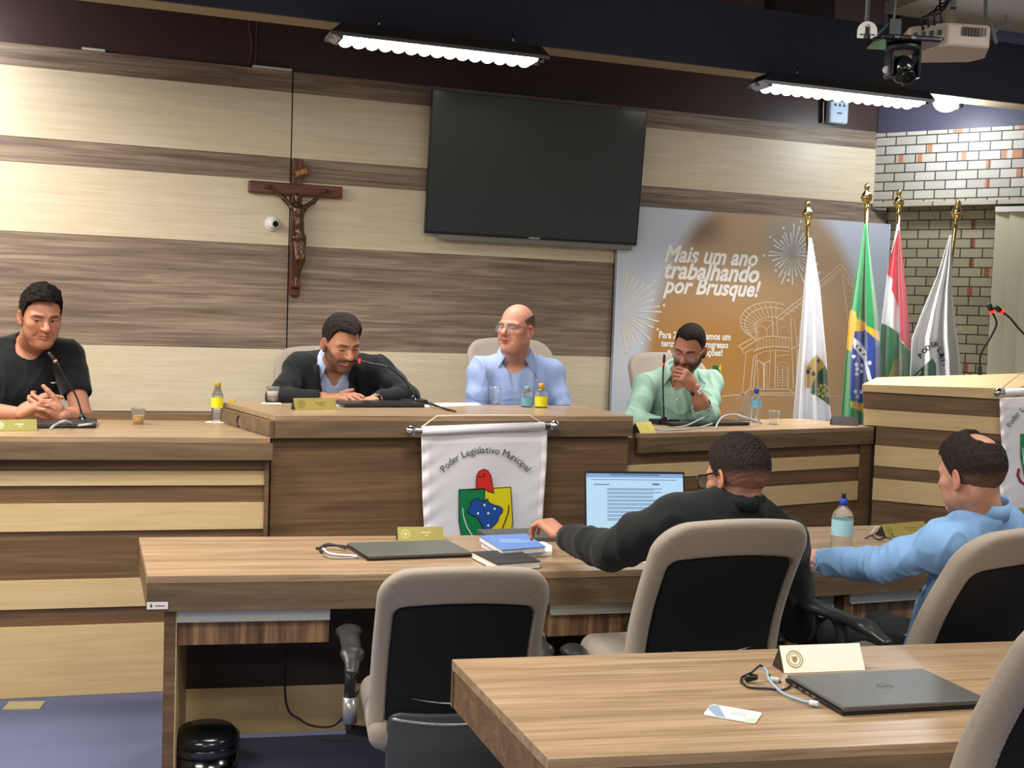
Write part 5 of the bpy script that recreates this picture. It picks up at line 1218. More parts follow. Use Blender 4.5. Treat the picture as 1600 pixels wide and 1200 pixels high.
# ------------------------------------------------------------------ flags
def inpoly(px, py, poly):
    px = np.asarray(px); py = np.asarray(py); ins = np.zeros(px.shape, bool); n = len(poly)
    for i in range(n):
        x0, y0 = poly[i]; x1, y1 = poly[(i+1) % n]
        c = ((y0 > py) != (y1 > py)) & (px < (x1-x0)*(py-y0)/((y1-y0) if y1 != y0 else 1e-9)+x0); ins ^= c
    return ins
FLM = attr_mat('flag_cloth', rough=0.45, spec=0.3, sheen=0.3)
def flag(label, dist, fin, base, Le, Re, paint, folds, seed, z0=0.3):
    top = W(fin[0], fin[1], dist); bp_ = W(base[0], base[1], dist); dv = bp_-top; bb = top+dv*((z0-top.z)/dv.z)
    t = thing('flag', label, 'flag', bb, 0); off = t.location.copy()
    def pl(poly, y): return np.interp(y, [p[1] for p in poly], [p[0] for p in poly])
    rnd = np.random.RandomState(seed); ph = rnd.uniform(0, 6.28, 4)
    ya, yb = Le[0][1], max(Le[-1][1], Re[-1][1])
    def S(px, py, dy=0.0):
        l, r = pl(Le, py), pl(Re, py); u = (px-l)/(r-l+1e-6); wd = (r-l)/60.0
        d = wd*(0.060*math.sin(folds*6.28*u+ph[0]+0.6*math.sin(u*5+ph[1])) + 0.012*math.sin(folds*13*u+ph[2]))
        return W(px, py, dist+d+dy-0.11)-off
    nu, nv = 90, 170; V = []; PX = []; PY = []
    for j in range(nv+1):
        for i in range(nu+1):
            u, v = i/nu, j/nv; y0e = Le[0][1]+v*(Le[-1][1]-Le[0][1]); y1e = Re[0][1]+v*(Re[-1][1]-Re[0][1]); py = y0e*(1-u)+y1e*u
            px = pl(Le, py)*(1-u)+pl(Re, py)*u; V.append(S(px, py)); PX.append(px); PY.append(py)
    PX = np.array(PX); PY = np.array(PY)
    C = paint(PX, PY)
    F = np.array([(j*(nu+1)+i, (j+1)*(nu+1)+i, (j+1)*(nu+1)+i+1, j*(nu+1)+i+1) for j in range(nv) for i in range(nu)])
    o = np_object('cloth', np.array([tuple(v) for v in V]), F, FLM, t, C); so = o.modifiers.new('s', 'SOLIDIFY'); so.thickness = 0.003; so.offset = 0
    MB().tube([bb-off+Vector((0, 0.0, 0.03)), top-off], 0.013, 12).build('pole', BRASS, t)
    dn = -dv.normalized(); q = dn.to_track_quat('Z', 'Y').to_matrix().to_4x4(); M = Matrix.Translation(top-off) @ q
    MB().lathe([(0.016, -0.03), (0.020, -0.026), (0.012, -0.018), (0.012, 0.0), (0.030, 0.02), (0.036, 0.04), (0.028, 0.06), (0.012, 0.078), (0.014, 0.088), (0.019, 0.098), (0.014, 0.112), (0.003, 0.122)], 20, M=M).build('finial', BRASS, t)
    MB().lathe([(0.14, 0.0), (0.14, 0.015), (0.06, 0.03), (0.025, 0.06), (0.02, 0.10)], 28).build('stand', BRASS, t)
    return t, S
lin = lambda c: np.array(L(c)[:3])
def z4(pts, ox=1220, oy=480, s=6.317): return [(ox+x/s, oy+y/s) for x, y in pts]
def z5(pts): return z4(pts, 1200, 280, 3.0)
def base_paint(c):
    def f(x, y): return np.tile(lin(c), (len(x), 1))
    return f
def p1_(x, y):
    C = np.tile(lin('e6e8ee'), (len(x), 1))
    C[inpoly(x, y, z4([(255, 600), (310, 510), (350, 465), (440, 560), (350, 670), (300, 805), (258, 800)]))] = lin('b5922a')
    for (cx_, cy_, r) in ((270, 640, 22), (325, 660, 22), (365, 530, 20), (290, 605, 14)): C[(x-(1220+cx_/6.317))**2+(y-(480+cy_/6.317))**2 < (r/6.317)**2] = lin('33261a')
    C[inpoly(x, y, z4([(440, 570), (480, 700), (490, 975), (400, 905), (290, 845), (330, 710), (380, 630)]))] = lin('0f4526')
    d = np.hypot(x-(1220+425/6.317), y-(480+822/6.317))*6.317; a = np.arctan2(y-(480+822/6.317), x-(1220+425/6.317))
    C[(d < 62+9*np.sign(np.sin(a*8))) & (d > 42)] = lin('c8b557'); C[(d < 30) & (np.abs(np.sin(2*a+PI/2)) < 0.75)] = lin('c8b557'); C[(d < 12)] = lin('c8b557')
    return C
def p2_(x, y):
    C = np.tile(lin('1d9152'), (len(x), 1))
    C[inpoly(x, y, z4([(680, 20), (740, 45), (750, 110), (840, 150), (850, 185), (985, 245), (985, 350), (840, 235), (735, 240), (700, 440), (640, 400), (650, 200)]))] = lin('e5b61d')
    C[inpoly(x, y, z4([(730, 240), (840, 228), (990, 360), (990, 740), (820, 960), (690, 920), (685, 470), (705, 430)]))] = lin('26429b')
    C[inpoly(x, y, z4([(720, 300), (800, 365), (845, 440), (848, 520), (905, 735), (865, 735), (820, 530), (720, 395)]))] = lin('e8ecf0')
    C[inpoly(x, y, z4([(690, 935), (830, 945), (850, 1050), (690, 985)]))] = lin('e5b61d')
    C[inpoly(x, y, z4([(840, 660), (870, 730), (900, 745), (850, 745)]))] = lin('14492c')
    for (cx_, cy_) in ((745, 567), (797, 575), (752, 612), (795, 635), (748, 660), (877, 550), (720, 485), (738, 833), (790, 838), (757, 884)): C[(x-(1220+cx_/6.317))**2+(y-(480+cy_/6.317))**2 < (18/6.317)**2] = lin('eef1f6')
    return C
def p3_(x, y):
    C = np.tile(lin('dde0e4'), (len(x), 1))
    C[inpoly(x, y, z5([(612, 235), (650, 300), (700, 640), (700, 800), (655, 795), (618, 745), (612, 600), (580, 520), (585, 470), (545, 435), (570, 370), (598, 290)]))] = lin('cf2741')
    C[inpoly(x, y, z5([(515, 670), (570, 690), (612, 722), (622, 758), (660, 800), (700, 800), (700, 980), (510, 980)]))] = lin('1f7044')
    C[inpoly(x, y, z5([(575, 900), (590, 850), (607, 840), (612, 940), (560, 945)]))] = lin('9a8a2d'); C[inpoly(x, y, z5([(618, 820), (632, 820), (632, 900), (622, 900)]))] = lin('7a6a2a')
    return C
def p4_(x, y):
    C = np.tile(lin('eef1f5'), (len(x), 1))
    C[inpoly(x, y, z5([(770, 838), (788, 870), (790, 990), (640, 990), (672, 925), (705, 900)]))] = lin('17593a')
    C[inpoly(x, y, z5([(690, 925), (716, 898), (722, 902), (705, 928)]))] = lin('e8ecf0')
    return C
f1, S1 = flag('white flag with gold crown and green gear emblem, leftmost of four', 7.15, (1262, 344), (1268, 655), [(1264, 372), (1256, 450), (1247, 560), (1238, 664)], [(1268, 372), (1281, 450), (1291, 560), (1294, 615), (1300, 664)], p1_, 2.3, 1)
f2, S2 = flag('green flag with yellow band and blue starry disc, nearest the printed backdrop edge', 7.1, (1354, 318), (1346, 640), [(1351, 350), (1340, 420), (1328, 490), (1321, 570), (1314, 668)], [(1354, 350), (1362, 420), (1371, 490), (1375, 540), (1376, 668)], p2_, 2.0, 5)
f3, S3 = flag('red, white and green striped flag, third from the left', 7.35, (1404, 326), (1398, 600), [(1402, 350), (1388, 420), (1378, 500), (1374, 560), (1372, 640)], [(1405, 350), (1412, 420), (1418, 480), (1423, 545), (1424, 640)], p3_, 2.2, 9)
f4, S4 = flag('white flag lettered Poder Legislativo with green shape, rightmost of four', 7.2, (1494, 343), (1462, 600), [(1484, 368), (1465, 430), (1440, 490), (1425, 530), (1420, 640)], [(1487, 368), (1487, 450), (1492, 500), (1500, 560), (1506, 640)], p4_, 2.6, 13)
def flag_text(t, S, items, parent, sz):
    m = MB()
    for (ch, px, py, ang) in items:
        vs, fs = text2d(ch, 1.0, bold=0.03); a = math.radians(ang)
        m.add([S(px+sz*(v[0]*math.cos(a)+(v[1]-0.35)*math.sin(a)), py+sz*(v[0]*math.sin(a)-(v[1]-0.35)*math.cos(a)), -0.008) for v in vs], fs)
    m.build('lettering', EM['black'], parent)
flag_text(f4, S4, [('P', 1438, 556, -40), ('O', 1444, 548, -34), ('D', 1450, 543, -26), ('E', 1457, 539, -16), ('R', 1463, 538, -4), ('L', 1468, 547, 50), ('A', 1472, 555, 62), ('T', 1475, 563, 70), ('I', 1477, 570, 76), ('V', 1479, 578, 80)], f4, 11)
flag_text(f2, S2, [('E', 1339, 541, 40), ('M', 1344, 547, 48), ('P', 1350, 554, 56)], f2, 7)

# ------------------------------------------------------------------ dais platform
pp_ = [FLd.world(-3.1, 0.75), FLd.world(0.2, 0.75), FC.world(0.3, 0.75), FC.world(cw, 0.65), FR.world(0.3, 0.5), FR.world(rw+0.05, 0.55), FB.world(0.25, -0.1), FW.world(cornx-0.02, -0.02), FW.world(-3.0, -0.02)]
tag(MB().prism([(p.x, p.y) for p in pp_], 0.001, 0.30).build('floor_dais', carpet), kind='structure')

# ------------------------------------------------------------------ chairs
BEIGE = mat('beige_chair_fabric', '9d9184', rough=0.85, spec=0.2, noise=0.25, nscale=260, bump=0.25, bscale=500, sheen=0.2)
MESHB = mat('black_mesh_fabric', '0d0f12', rough=0.8, noise=0.4, nscale=300, bump=0.3, bscale=700)
GRP = mat('dark_grey_plastic', '474a4b', rough=0.45); ARMP = mat('glossy_arm_plastic', '2a2b2c', rough=0.34, spec=0.5)
SILV = mat('silver_plastic', 'a5a7a6', rough=0.28, metal=0.6)
RCL = math.tan(math.radians(15))
def yb(X, Z): return -0.235 - (Z-0.45)*RCL + 0.85*X*X + 0.05*np.cos((Z-0.62)*6)
def shell(cx_, cz_, hx, hz_, r2, y0, y1, rr, arch=0.45, taper=0.10):
    def fn(X, Y, Z):
        s = 1 + taper*(Z-0.95)*-0.5
        x = np.abs(X/s); z = Z + arch*X*X*(Z > cz_) - cz_
        qx = x-hx+r2; qz = np.abs(z)-hz_+r2
        d2 = np.sqrt(np.maximum(qx, 0)**2+np.maximum(qz, 0)**2)+np.minimum(np.maximum(qx, qz), 0)-r2
        yy = Y-yb(X, Z); dy = np.abs(yy-(y0+y1)/2)-(y1-y0)/2
        a = d2+rr; b = dy+rr
        return np.sqrt(np.maximum(a, 0)**2+np.maximum(b, 0)**2)+np.minimum(np.maximum(a, b), 0)-rr
    return fn, np.array([-0.3, -0.5, 0.3]), np.array([0.3, 0.0, 1.1])
def chair_meshes():
    out = {}
    f = Field((-0.28, -0.46, 0.36), (0.28, -0.02, 1.04), 0.0055)
    f.op(shell(0, 0.70, 0.250, 0.31, 0.085, -0.035, 0.035, 0.028), 0.004)
    f.op(shell(0, 0.652, 0.207, 0.245, 0.03, -0.08, -0.018, 0.004, arch=0.55), 0.006, 'sub')
    for s in (-1, 1):
        pts = [(s*0.175, 0.893), (s*0.235, 0.965)]
        a, b = [(x, float(yb(np.array(x), np.array(z)))-0.036, z) for x, z in pts]; f.op(cap(a, b, 0.003), 0.004, 'sub')
    out['backrest'] = f.mesh()
    f = Field((-0.26, -0.46, 0.38), (0.26, -0.10, 0.96), 0.006); f.op(shell(0, 0.652, 0.204, 0.242, 0.03, -0.026, -0.010, 0.004, arch=0.55), 0.004); out['back_panel'] = f.mesh()
    f = Field((-0.30, -0.28, 0.36), (0.30, 0.32, 0.56), 0.0065)
    f.op(rbox((0, 0.02, 0.455), (0.255, 0.245, 0.05), 0.045), 0.01); f.op(ell((0, 0.02, 0.62), (0.24, 0.26, 0.135)), 0.03, 'sub'); out['seat'] = f.mesh()
    f = Field((-0.24, -0.34, 0.30), (0.24, -0.05, 0.56), 0.006); f.op(shell(0, 0.43, 0.20, 0.105, 0.04, -0.052, -0.036, 0.006, arch=0.0), 0.004); f.op(rbox((0, -0.12, 0.37), (0.09, 0.12, 0.02), 0.015), 0.02); out['lower_cover'] = f.mesh()
    f = Field((-0.05, -0.22, 0.36), (0.07, 0.30, 0.74), 0.0045)
    f.op(cap((0, -0.06, 0.655), (0, 0.16, 0.665), 0.030, 0.034, ((0, 0, 1), 0.55)), 0.01); f.op(cap((0, -0.06, 0.655), (-0.005, -0.15, 0.63), 0.029, 0.020, ((0, 0, 1), 0.6)), 0.02); f.op(cap((0, 0.16, 0.665), (0.0, 0.215, 0.650), 0.034, 0.026, ((0, 0, 1), 0.55)), 0.02)
    f.op(cap((0, 0.04, 0.645), (0, 0.02, 0.58), 0.020, 0.018), 0.02); out['arm_pad'] = f.mesh()
    return out
CM = chair_meshes()
_cm = {}
def mk(name, key, m):
    if key not in _cm:
        o = np_object(name, CM[key][0], CM[key][1], m); _cm[key] = o.data; bpy.data.objects.remove(o)
    return _cm[key]
def make_chair(label, loc, yaw, dz, group=None, arms=True, base_z=0.0, adz=0.0):
    t = thing('office_chair', label, 'chair', (loc[0], loc[1], base_z), yaw, group)
    def part(name, key, m, off=(0, 0, 0), par=None):
        me = mk(name, key, m); o = bpy.data.objects.new(name, me); col.objects.link(o); o.parent = par or t; o.location = (off[0], off[1], off[2]+dz); return o
    br = part('backrest', 'backrest', BEIGE); p = bpy.data.objects.new('back_panel', mk('back_panel', 'back_panel', MESHB)); col.objects.link(p); p.parent = br
    mm = MB(); P = []
    for i in range(21):
        x = -0.135+0.0135*i; z = 0.575-0.014*math.cos(x/0.135*PI/2); P.append((x, float(yb(np.array(x), np.array(z)))-0.028, z))
    mm.tube(P, [0.0035*math.sin(PI*(i+0.5)/21) for i in range(21)], 8); mm.build('pocket_line', SILV, br)
    part('seat', 'seat', BEIGE); lc = part('lower_cover', 'lower_cover', GRP)
    mm = MB(); P = []
    for i in range(17):
        x = -0.19+0.02375*i; z = 0.515-0.012*math.cos(x/0.19*PI/2); P.append((x, float(yb(np.array(x), np.array(z)))-0.050, z))
    mm.tube(P, 0.006, 8); mm.build('trim_strip', SILV, lc)
    if arms:
        for s in (-1, 1):
            a = part('armrest', 'arm_pad', ARMP, (s*0.30, 0.02, adz if (s > 0 or adz == 0) else adz-0.13))
            mm = MB(); mm.tube([(0, 0.02, 0.59), (0, 0.0, 0.50)], 0.018, 12, mi=0); mm.tube([(0, 0.0, 0.50), (0, -0.01, 0.42)], 0.023, 12, mi=1)
            mm.tube([(0, -0.01, 0.43), (0, -0.01, 0.40), (-s*0.06, 0.0, 0.385), (-s*0.14, 0.0, 0.385)], 0.017, 10, mi=0); mm.build('arm_post', [BLK, SILV], a)
    h = 0.40+dz
    MB().box(-0.12, 0.12, -0.10, 0.14, h-0.03, h+0.02).build('mechanism', BLK, t, bevel=0.01)
    MB().tube([(0, 0.02, 0.09), (0, 0.02, 0.25), (0, 0.02, h-0.02)], [0.028, 0.026, 0.018], 16).build('gas_column', BLK, t)
    for i in range(5):
        a = i*2*PI/5+0.3; d = Vector((math.cos(a), math.sin(a), 0)); c0 = Vector((0, 0.02, 0.10))
        mm = MB(); mm.tube([c0, c0+d*0.16+Vector((0, 0, -0.012)), c0+d*0.30+Vector((0, 0, -0.035))], [0.026, 0.021, 0.014], 10); lg = mm.build('base_leg', BLK, t)
        w_ = c0+d*0.30; n = Vector((-d.y, d.x, 0))
        mm = MB(); mm.tube([Vector((w_.x, w_.y, 0.0265))-n*0.022, Vector((w_.x, w_.y, 0.0265))+n*0.022], 0.026, 16); mm.build('caster', GRP, lg)
    return t
def place(px, py, d, yaw, dz, label, base_z=0.0, arms=True, adz=0.0):
    """px,py = middle of the back of the backrest at distance d"""
    p = W(px, py, d); off = Matrix.Rotation(yaw, 2) @ Vector((0, -0.30))
    return make_chair(label, (p.x-off.x, p.y-off.y), yaw, dz, 'office chairs', arms, base_z, adz)
R_ = math.radians
place(722, 1000, 3.30, R_(11), -0.09, 'empty beige and black office chair at the leftmost desk')
ch2 = place(1133, 920, 3.42, R_(17), 0.05, 'beige and black office chair holding the man in black suit', adz=-0.07)
ch4 = place(1571, 930, 3.38, R_(30), 0.065, 'beige and black office chair of the man in blue shirt, at right')
ch3 = place(1738, 1120, 2.14, R_(22), 0.16, 'partly visible beige office chair at the nearest desk, bottom right corner', adz=-0.27)
place(500, 600, 6.32, PI+R_(12), 0.11, 'beige office chair behind the man in black blazer', 0.30, False)
place(797, 600, 6.50, PI+R_(14), 0.19, 'beige office chair behind the bald man in pale blue shirt', 0.30, False)
place(1044, 600, 6.78, PI+R_(18), 0.13, 'beige office chair behind the man in green shirt', 0.30, False)
place(35, 600, 5.92, PI+R_(8), -0.14, 'office chair of the man in black T-shirt, hidden behind him', 0.30, False)
# ------------------------------------------------------------------ people
V3 = lambda v: np.array([float(v[0]), float(v[1]), float(v[2])])
def unit(v): v = np.array(v, float); return v/(np.linalg.norm(v)+1e-12)
def headR(az, pitch, roll):
    """az: 0 looks along +Y (away), 180 looks at the viewer, +90 looks to image left; pitch + = down; roll + = head leans to image right when seen from behind"""
    return Matrix.Rotation(math.radians(az), 3, 'Z') @ Matrix.Rotation(math.radians(-pitch), 3, 'X') @ Matrix.Rotation(math.radians(roll), 3, 'Y')
def xf(prim, C, R, s):
    """place a head-local primitive into the world"""
    fn, lo, hi = prim; Rn = np.array(R); C = np.array(C)
    def g(X, Y, Z):
        x, y, z = (X-C[0])/s, (Y-C[1])/s, (Z-C[2])/s
        return fn(Rn[0][0]*x+Rn[1][0]*y+Rn[2][0]*z, Rn[0][1]*x+Rn[1][1]*y+Rn[2][1]*z, Rn[0][2]*x+Rn[1][2]*y+Rn[2][2]*z)*s
    cs = np.array([Rn @ np.array([a, b, c]) for a in (lo[0], hi[0]) for b in (lo[1], hi[1]) for c in (lo[2], hi[2])])*s + C
    return g, cs.min(0), cs.max(0)
def rotm(ax, deg): return [list(r) for r in Matrix.Rotation(math.radians(deg), 3, ax)]
SK = dict(c=(0, -0.015, 0.035), r=(0.076, 0.098, 0.090))
def head_ops(p):
    w = p.get('w', 1.0); jaw = p.get('jaw', 1.0); o = []
    A = lambda pr, k, m='add': o.append((pr, k, m))
    A(ell(SK['c'], (SK['r'][0]*w, SK['r'][1], SK['r'][2])), 0.01)
    A(ell((0, 0.022, -0.022), (0.064*w, 0.066, 0.080)), 0.03)
    A(ell((0, 0.018, -0.070), (0.056*w*jaw, 0.054, 0.040)), 0.025)
    for s in (-1, 1): A(cap((s*0.050*w*jaw, -0.004, -0.058), (s*0.018, 0.062, -0.098), 0.018, 0.017), 0.02)
    A(ell((0, 0.070, -0.100), (0.022, 0.017, 0.017)), 0.018)
    for s in (-1, 1):
        A(ell((s*0.043*w, 0.052, -0.022), (0.024, 0.022, 0.020)), 0.02)
        A(ell((s*0.036, 0.050, -0.058), (0.024, 0.024, 0.028)), 0.02)
        A(cap((s*0.013, 0.084, 0.021), (s*0.047*w, 0.066, 0.020), 0.010, 0.009), 0.014)
        A(ell((s*0.0315, 0.093, 0.001), (0.019, 0.018, 0.0125)), 0.012, 'sub')
        A(ell((s*0.031, 0.0655, 0.001), (0.0145, 0.0145, 0.0135)), 0.003)
        lid = p.get('lid', 0.0)
        A(cap((s*0.019, 0.0785, 0.0045-lid), (s*0.043, 0.0735, 0.0045-lid), 0.0048, 0.0042), 0.004)
        A(cap((s*0.020, 0.077, -0.0085), (s*0.042, 0.0725, -0.0075), 0.0040, 0.0036), 0.006)
    n = p.get('nose', 1.0)
    A(cap((0, 0.079, 0.012), (0, 0.079+0.026*n, -0.026), 0.0085, 0.0105*n), 0.010)
    A(ell((0, 0.079+0.027*n, -0.031), (0.0125*n, 0.0115, 0.0100)), 0.008)
    for s in (-1, 1):
        A(ell((s*0.0125*n, 0.090, -0.034), (0.0085, 0.0110, 0.0080)), 0.006)
        A(ell((s*0.0075, 0.097, -0.0425), (0.0035, 0.0045, 0.0035)), 0.003, 'sub')
    A(cap((0, 0.086, -0.042), (0, 0.088, -0.052), 0.008, 0.009), 0.008)
    A(cap((-0.025, 0.076, -0.0620), (0, 0.0905, -0.0585), 0.0035, 0.0062), 0.005); A(cap((0, 0.0905, -0.0585), (0.025, 0.076, -0.0620), 0.0062, 0.0035), 0.005)
    A(cap((-0.021, 0.077, -0.0700), (0, 0.0875, -0.0710), 0.0040, 0.0072), 0.005); A(cap((0, 0.0875, -0.0710), (0.021, 0.077, -0.0700), 0.0072, 0.0040), 0.005)
    A(cap((-0.026, 0.0830, -0.0652), (0.0, 0.0900, -0.0645), 0.0018), 0.003, 'sub'); A(cap((0.0, 0.0900, -0.0645), (0.026, 0.0830, -0.0652), 0.0018), 0.004, 'sub')
    for s in (-1, 1):
        A(cap((s*0.019, 0.092, -0.036), (s*0.036, 0.074, -0.066), 0.0030), 0.010, 'sub')
        A(ell((s*0.058*w, 0.055, -0.050), (0.012, 0.020, 0.020)), 0.02, 'sub') if p.get('gaunt') else None
    for s in (-1, 1):
        R = np.array(Matrix.Rotation(s*math.radians(24), 3, 'Z') @ Matrix.Rotation(math.radians(-12), 3, 'X'))
        A(ell((s*0.081*w, -0.012, -0.006), (0.0065, 0.019, 0.031), R), 0.006)
        A(ell((s*0.0865*w, -0.008, -0.002), (0.006, 0.010, 0.018), R), 0.004, 'sub')
        A(ell((s*0.079*w, -0.004, -0.034), (0.006, 0.009, 0.010), R), 0.006)
    if p.get('chin2'): A(ell((0, 0.030, -0.108), (0.045, 0.042, 0.026)), 0.02)
    return o
def smooth(e0, e1, x): t = np.clip((x-e0)/(e1-e0), 0, 1); return t*t*(3-2*t)
def face_paint(Lc, p):
    x, y, z = Lc[:, 0], Lc[:, 1], Lc[:, 2]; ax = np.abs(x); base = np.array(L(p['skin'])[:3]); C = np.tile(base, (len(x), 1))*(1+0.07*wav(Lc, 55, 8, 2)+0.05*wav(Lc, 190, 8, 6))[:, None]
    def mixin(m, c, a=1.0):
        nonlocal C
        m = np.clip(m, 0, 1)[:, None]*a; C = C*(1-m)+np.array(L(c)[:3])*m
    front = smooth(0.02, 0.05, y)
    mixin(front*np.exp(-(((ax-0.042)/0.022)**2+((z+0.028)/0.022)**2)), p.get('ruddy', 'c06a52'), 0.28)
    mixin(np.exp(-((x/0.016)**2+((z+0.032)/0.012)**2))*smooth(0.08, 0.1, y), p.get('ruddy', 'c06a52'), 0.28)
    mixin(smooth(0.074, 0.082, ax)*smooth(0.045, 0.02, np.abs(z+0.004))*smooth(0.02, 0.0, y), p.get('ruddy', 'c06a52'), 0.35)
    if p.get('beard'):
        low = smooth(0.0, -0.02, z+0.030+0.25*np.maximum(0, 0.03-y)*0)
        cheek = smooth(-0.012, -0.040, z+0.6*np.maximum(ax-0.052, 0)*-1+0.35*np.maximum(y-0.03, 0))
        jawm = cheek*smooth(-0.02, 0.0, y)*smooth(-0.135, -0.11, z)
        must = np.exp(-((ax/0.026)**4+((z+0.0505)/0.006)**2))*smooth(0.07, 0.08, y)
        lips = np.exp(-((ax/0.023)**4+((z+0.066)/0.0085)**4))*smooth(0.06, 0.07, y)
        mid = np.exp(-((ax/0.030)**4))*smooth(-0.046, -0.040, z)
        mixin(np.maximum(jawm*(1-mid), must*1.0)*(1-lips), p['beardc'], p['beard'])
    lips = np.exp(-((ax/0.0255)**6+((z+0.0655+0.002*np.cos(ax*150))/0.0080)**4))*smooth(0.072, 0.080, y)
    mixin(lips, p.get('lipc', 'a85a4c'), 0.75)
    mixin(lips*np.exp(-((z+0.0648)/0.0016)**2), '5a2a22', 0.8)
    # brows
    bz_ = 0.0225-((ax-0.030)/0.026)**2*0.0045
    mixin(np.exp(-(((z-bz_)/0.0052)**4+((ax-0.031)/0.0200)**6))*smooth(0.055, 0.065, y), p.get('browc', '2a1d17'), p.get('brow', 0.85))
    # eyes
    lid = p.get('lid', 0.0)
    ez = -0.0015; hgt = max(0.0016, 0.0050-lid*0.7)
    eye = (((ax-0.031)/0.0145)**2+((z-ez+lid*0.5)/hgt)**2 < 1) & (y > 0.06)
    C[eye] = np.array(L('a89a90')[:3]) if lid < 0.003 else np.array(L('3a2620')[:3])
    gx = p.get('gaze', 0.0)
    iris = ((np.abs(np.abs(x-gx*0.004)-0.031)/0.0062)**2+((z-ez+0.0005)/0.0062)**2 < 1) & eye
    C[iris] = np.array(L('2a1a14')[:3])
    mixin(np.exp(-(((z-(ez+hgt+0.0008-lid*0.5))/0.0016)**2+((ax-0.031)/0.016)**6))*(y > 0.06), '1e120e', 0.95)
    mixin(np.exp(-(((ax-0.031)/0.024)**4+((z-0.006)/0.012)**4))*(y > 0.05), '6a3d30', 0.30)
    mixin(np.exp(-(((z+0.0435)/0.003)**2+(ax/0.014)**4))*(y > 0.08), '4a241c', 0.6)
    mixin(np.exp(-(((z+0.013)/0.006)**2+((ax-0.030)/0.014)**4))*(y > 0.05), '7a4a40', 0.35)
    if p.get('scalp'):
        m = scalp_mask(Lc, p); mixin(m, p['scalpc'], p['scalp'])
    return C
def zline(y, p): return np.interp(y, p.get('hy', [-0.12, -0.05, -0.02, 0.0, 0.025, 0.050, 0.085]), p.get('hz', [-0.062, -0.066, -0.040, -0.018, 0.018, 0.062, 0.080]))
def scalp_mask(Lc, p): return smooth(-0.004, 0.006, Lc[:, 2]-zline(Lc[:, 1], p))*(np.abs(Lc[:, 0]) < 0.081)
HAIRM = attr_mat('hair', rough=0.75, spec=0.12, bump=0.7, bscale=520)
SKINM = attr_mat('skin', rough=0.52, spec=0.35, sss=0.04, bump=0.22, bscale=420)
def make_hair(p, C, R, s, parent):
    th = p.get('hair', 0.008); top = p.get('hairtop', th); w = p.get('w', 1.0); Rn = np.array(R)
    f = Field((-0.115, -0.145, -0.10), (0.115, 0.135, 0.175), 0.0026)
    r = SK['r']; c = SK['c']
    e1 = ell((c[0], c[1]-0.001, c[2]), (r[0]*w+th, r[1]+th, r[2]+th)); f.op(e1, 0.004)
    if top > th: f.op(ell((0, p.get('hty', 0.012), c[2]+0.030), (r[0]*w*0.86+th, r[1]*0.93, r[2]*0.68+top)), 0.02)
    X, Y, Z = f.grid(); zl_ = np.interp(f.ax[1], p.get('hy', [-0.12, -0.05, -0.02, 0.0, 0.025, 0.050, 0.085]), p.get('hz', [-0.062, -0.066, -0.040, -0.018, 0.018, 0.062, 0.080]))[None, :, None]
    side = p.get('side', 0.0)
    cut = (zl_ + side*np.maximum(0, 0.05-np.abs(X))*(Y > 0.03)) - Z
    f.D = np.maximum(f.D, cut.astype(np.float32)*0.8)
    if p.get('bald'):
        b = p['bald']; f.op(ell(b[0], b[1]), 0.012, 'sub')
    P, F = f.mesh(); N = normals(P, F)
    u = (P[:, 2]-c[2])
    amp = p.get('curl', 0.0015)*(0.35+0.65*smooth(0.0, 0.07, u))
    P2 = P + N*(amp*(wav(P, p.get('cs', 240), 10)+0.5*wav(P, p.get('cs', 240)*2.2, 8, 5)))[:, None]
    hc = np.array(L(p['hairc'])[:3]); C4 = np.tile(hc, (len(P), 1))*(1+0.25*wav(P, 500, 8, 3))[:, None]
    if p.get('fade'):
        fz = smooth(p.get('fadez', 0.045), -0.02, P[:, 2]); C4 = C4*(1-fz[:, None]*p['fade'])+np.array(L(p['skin'])[:3])*fz[:, None]*p['fade']
    C4 = np.clip(C4, 0.002, 1)
    Wd = (P2*s) @ Rn.T + np.array(C)
    o = np_object('hair', Wd, F, HAIRM, parent, C4); return o
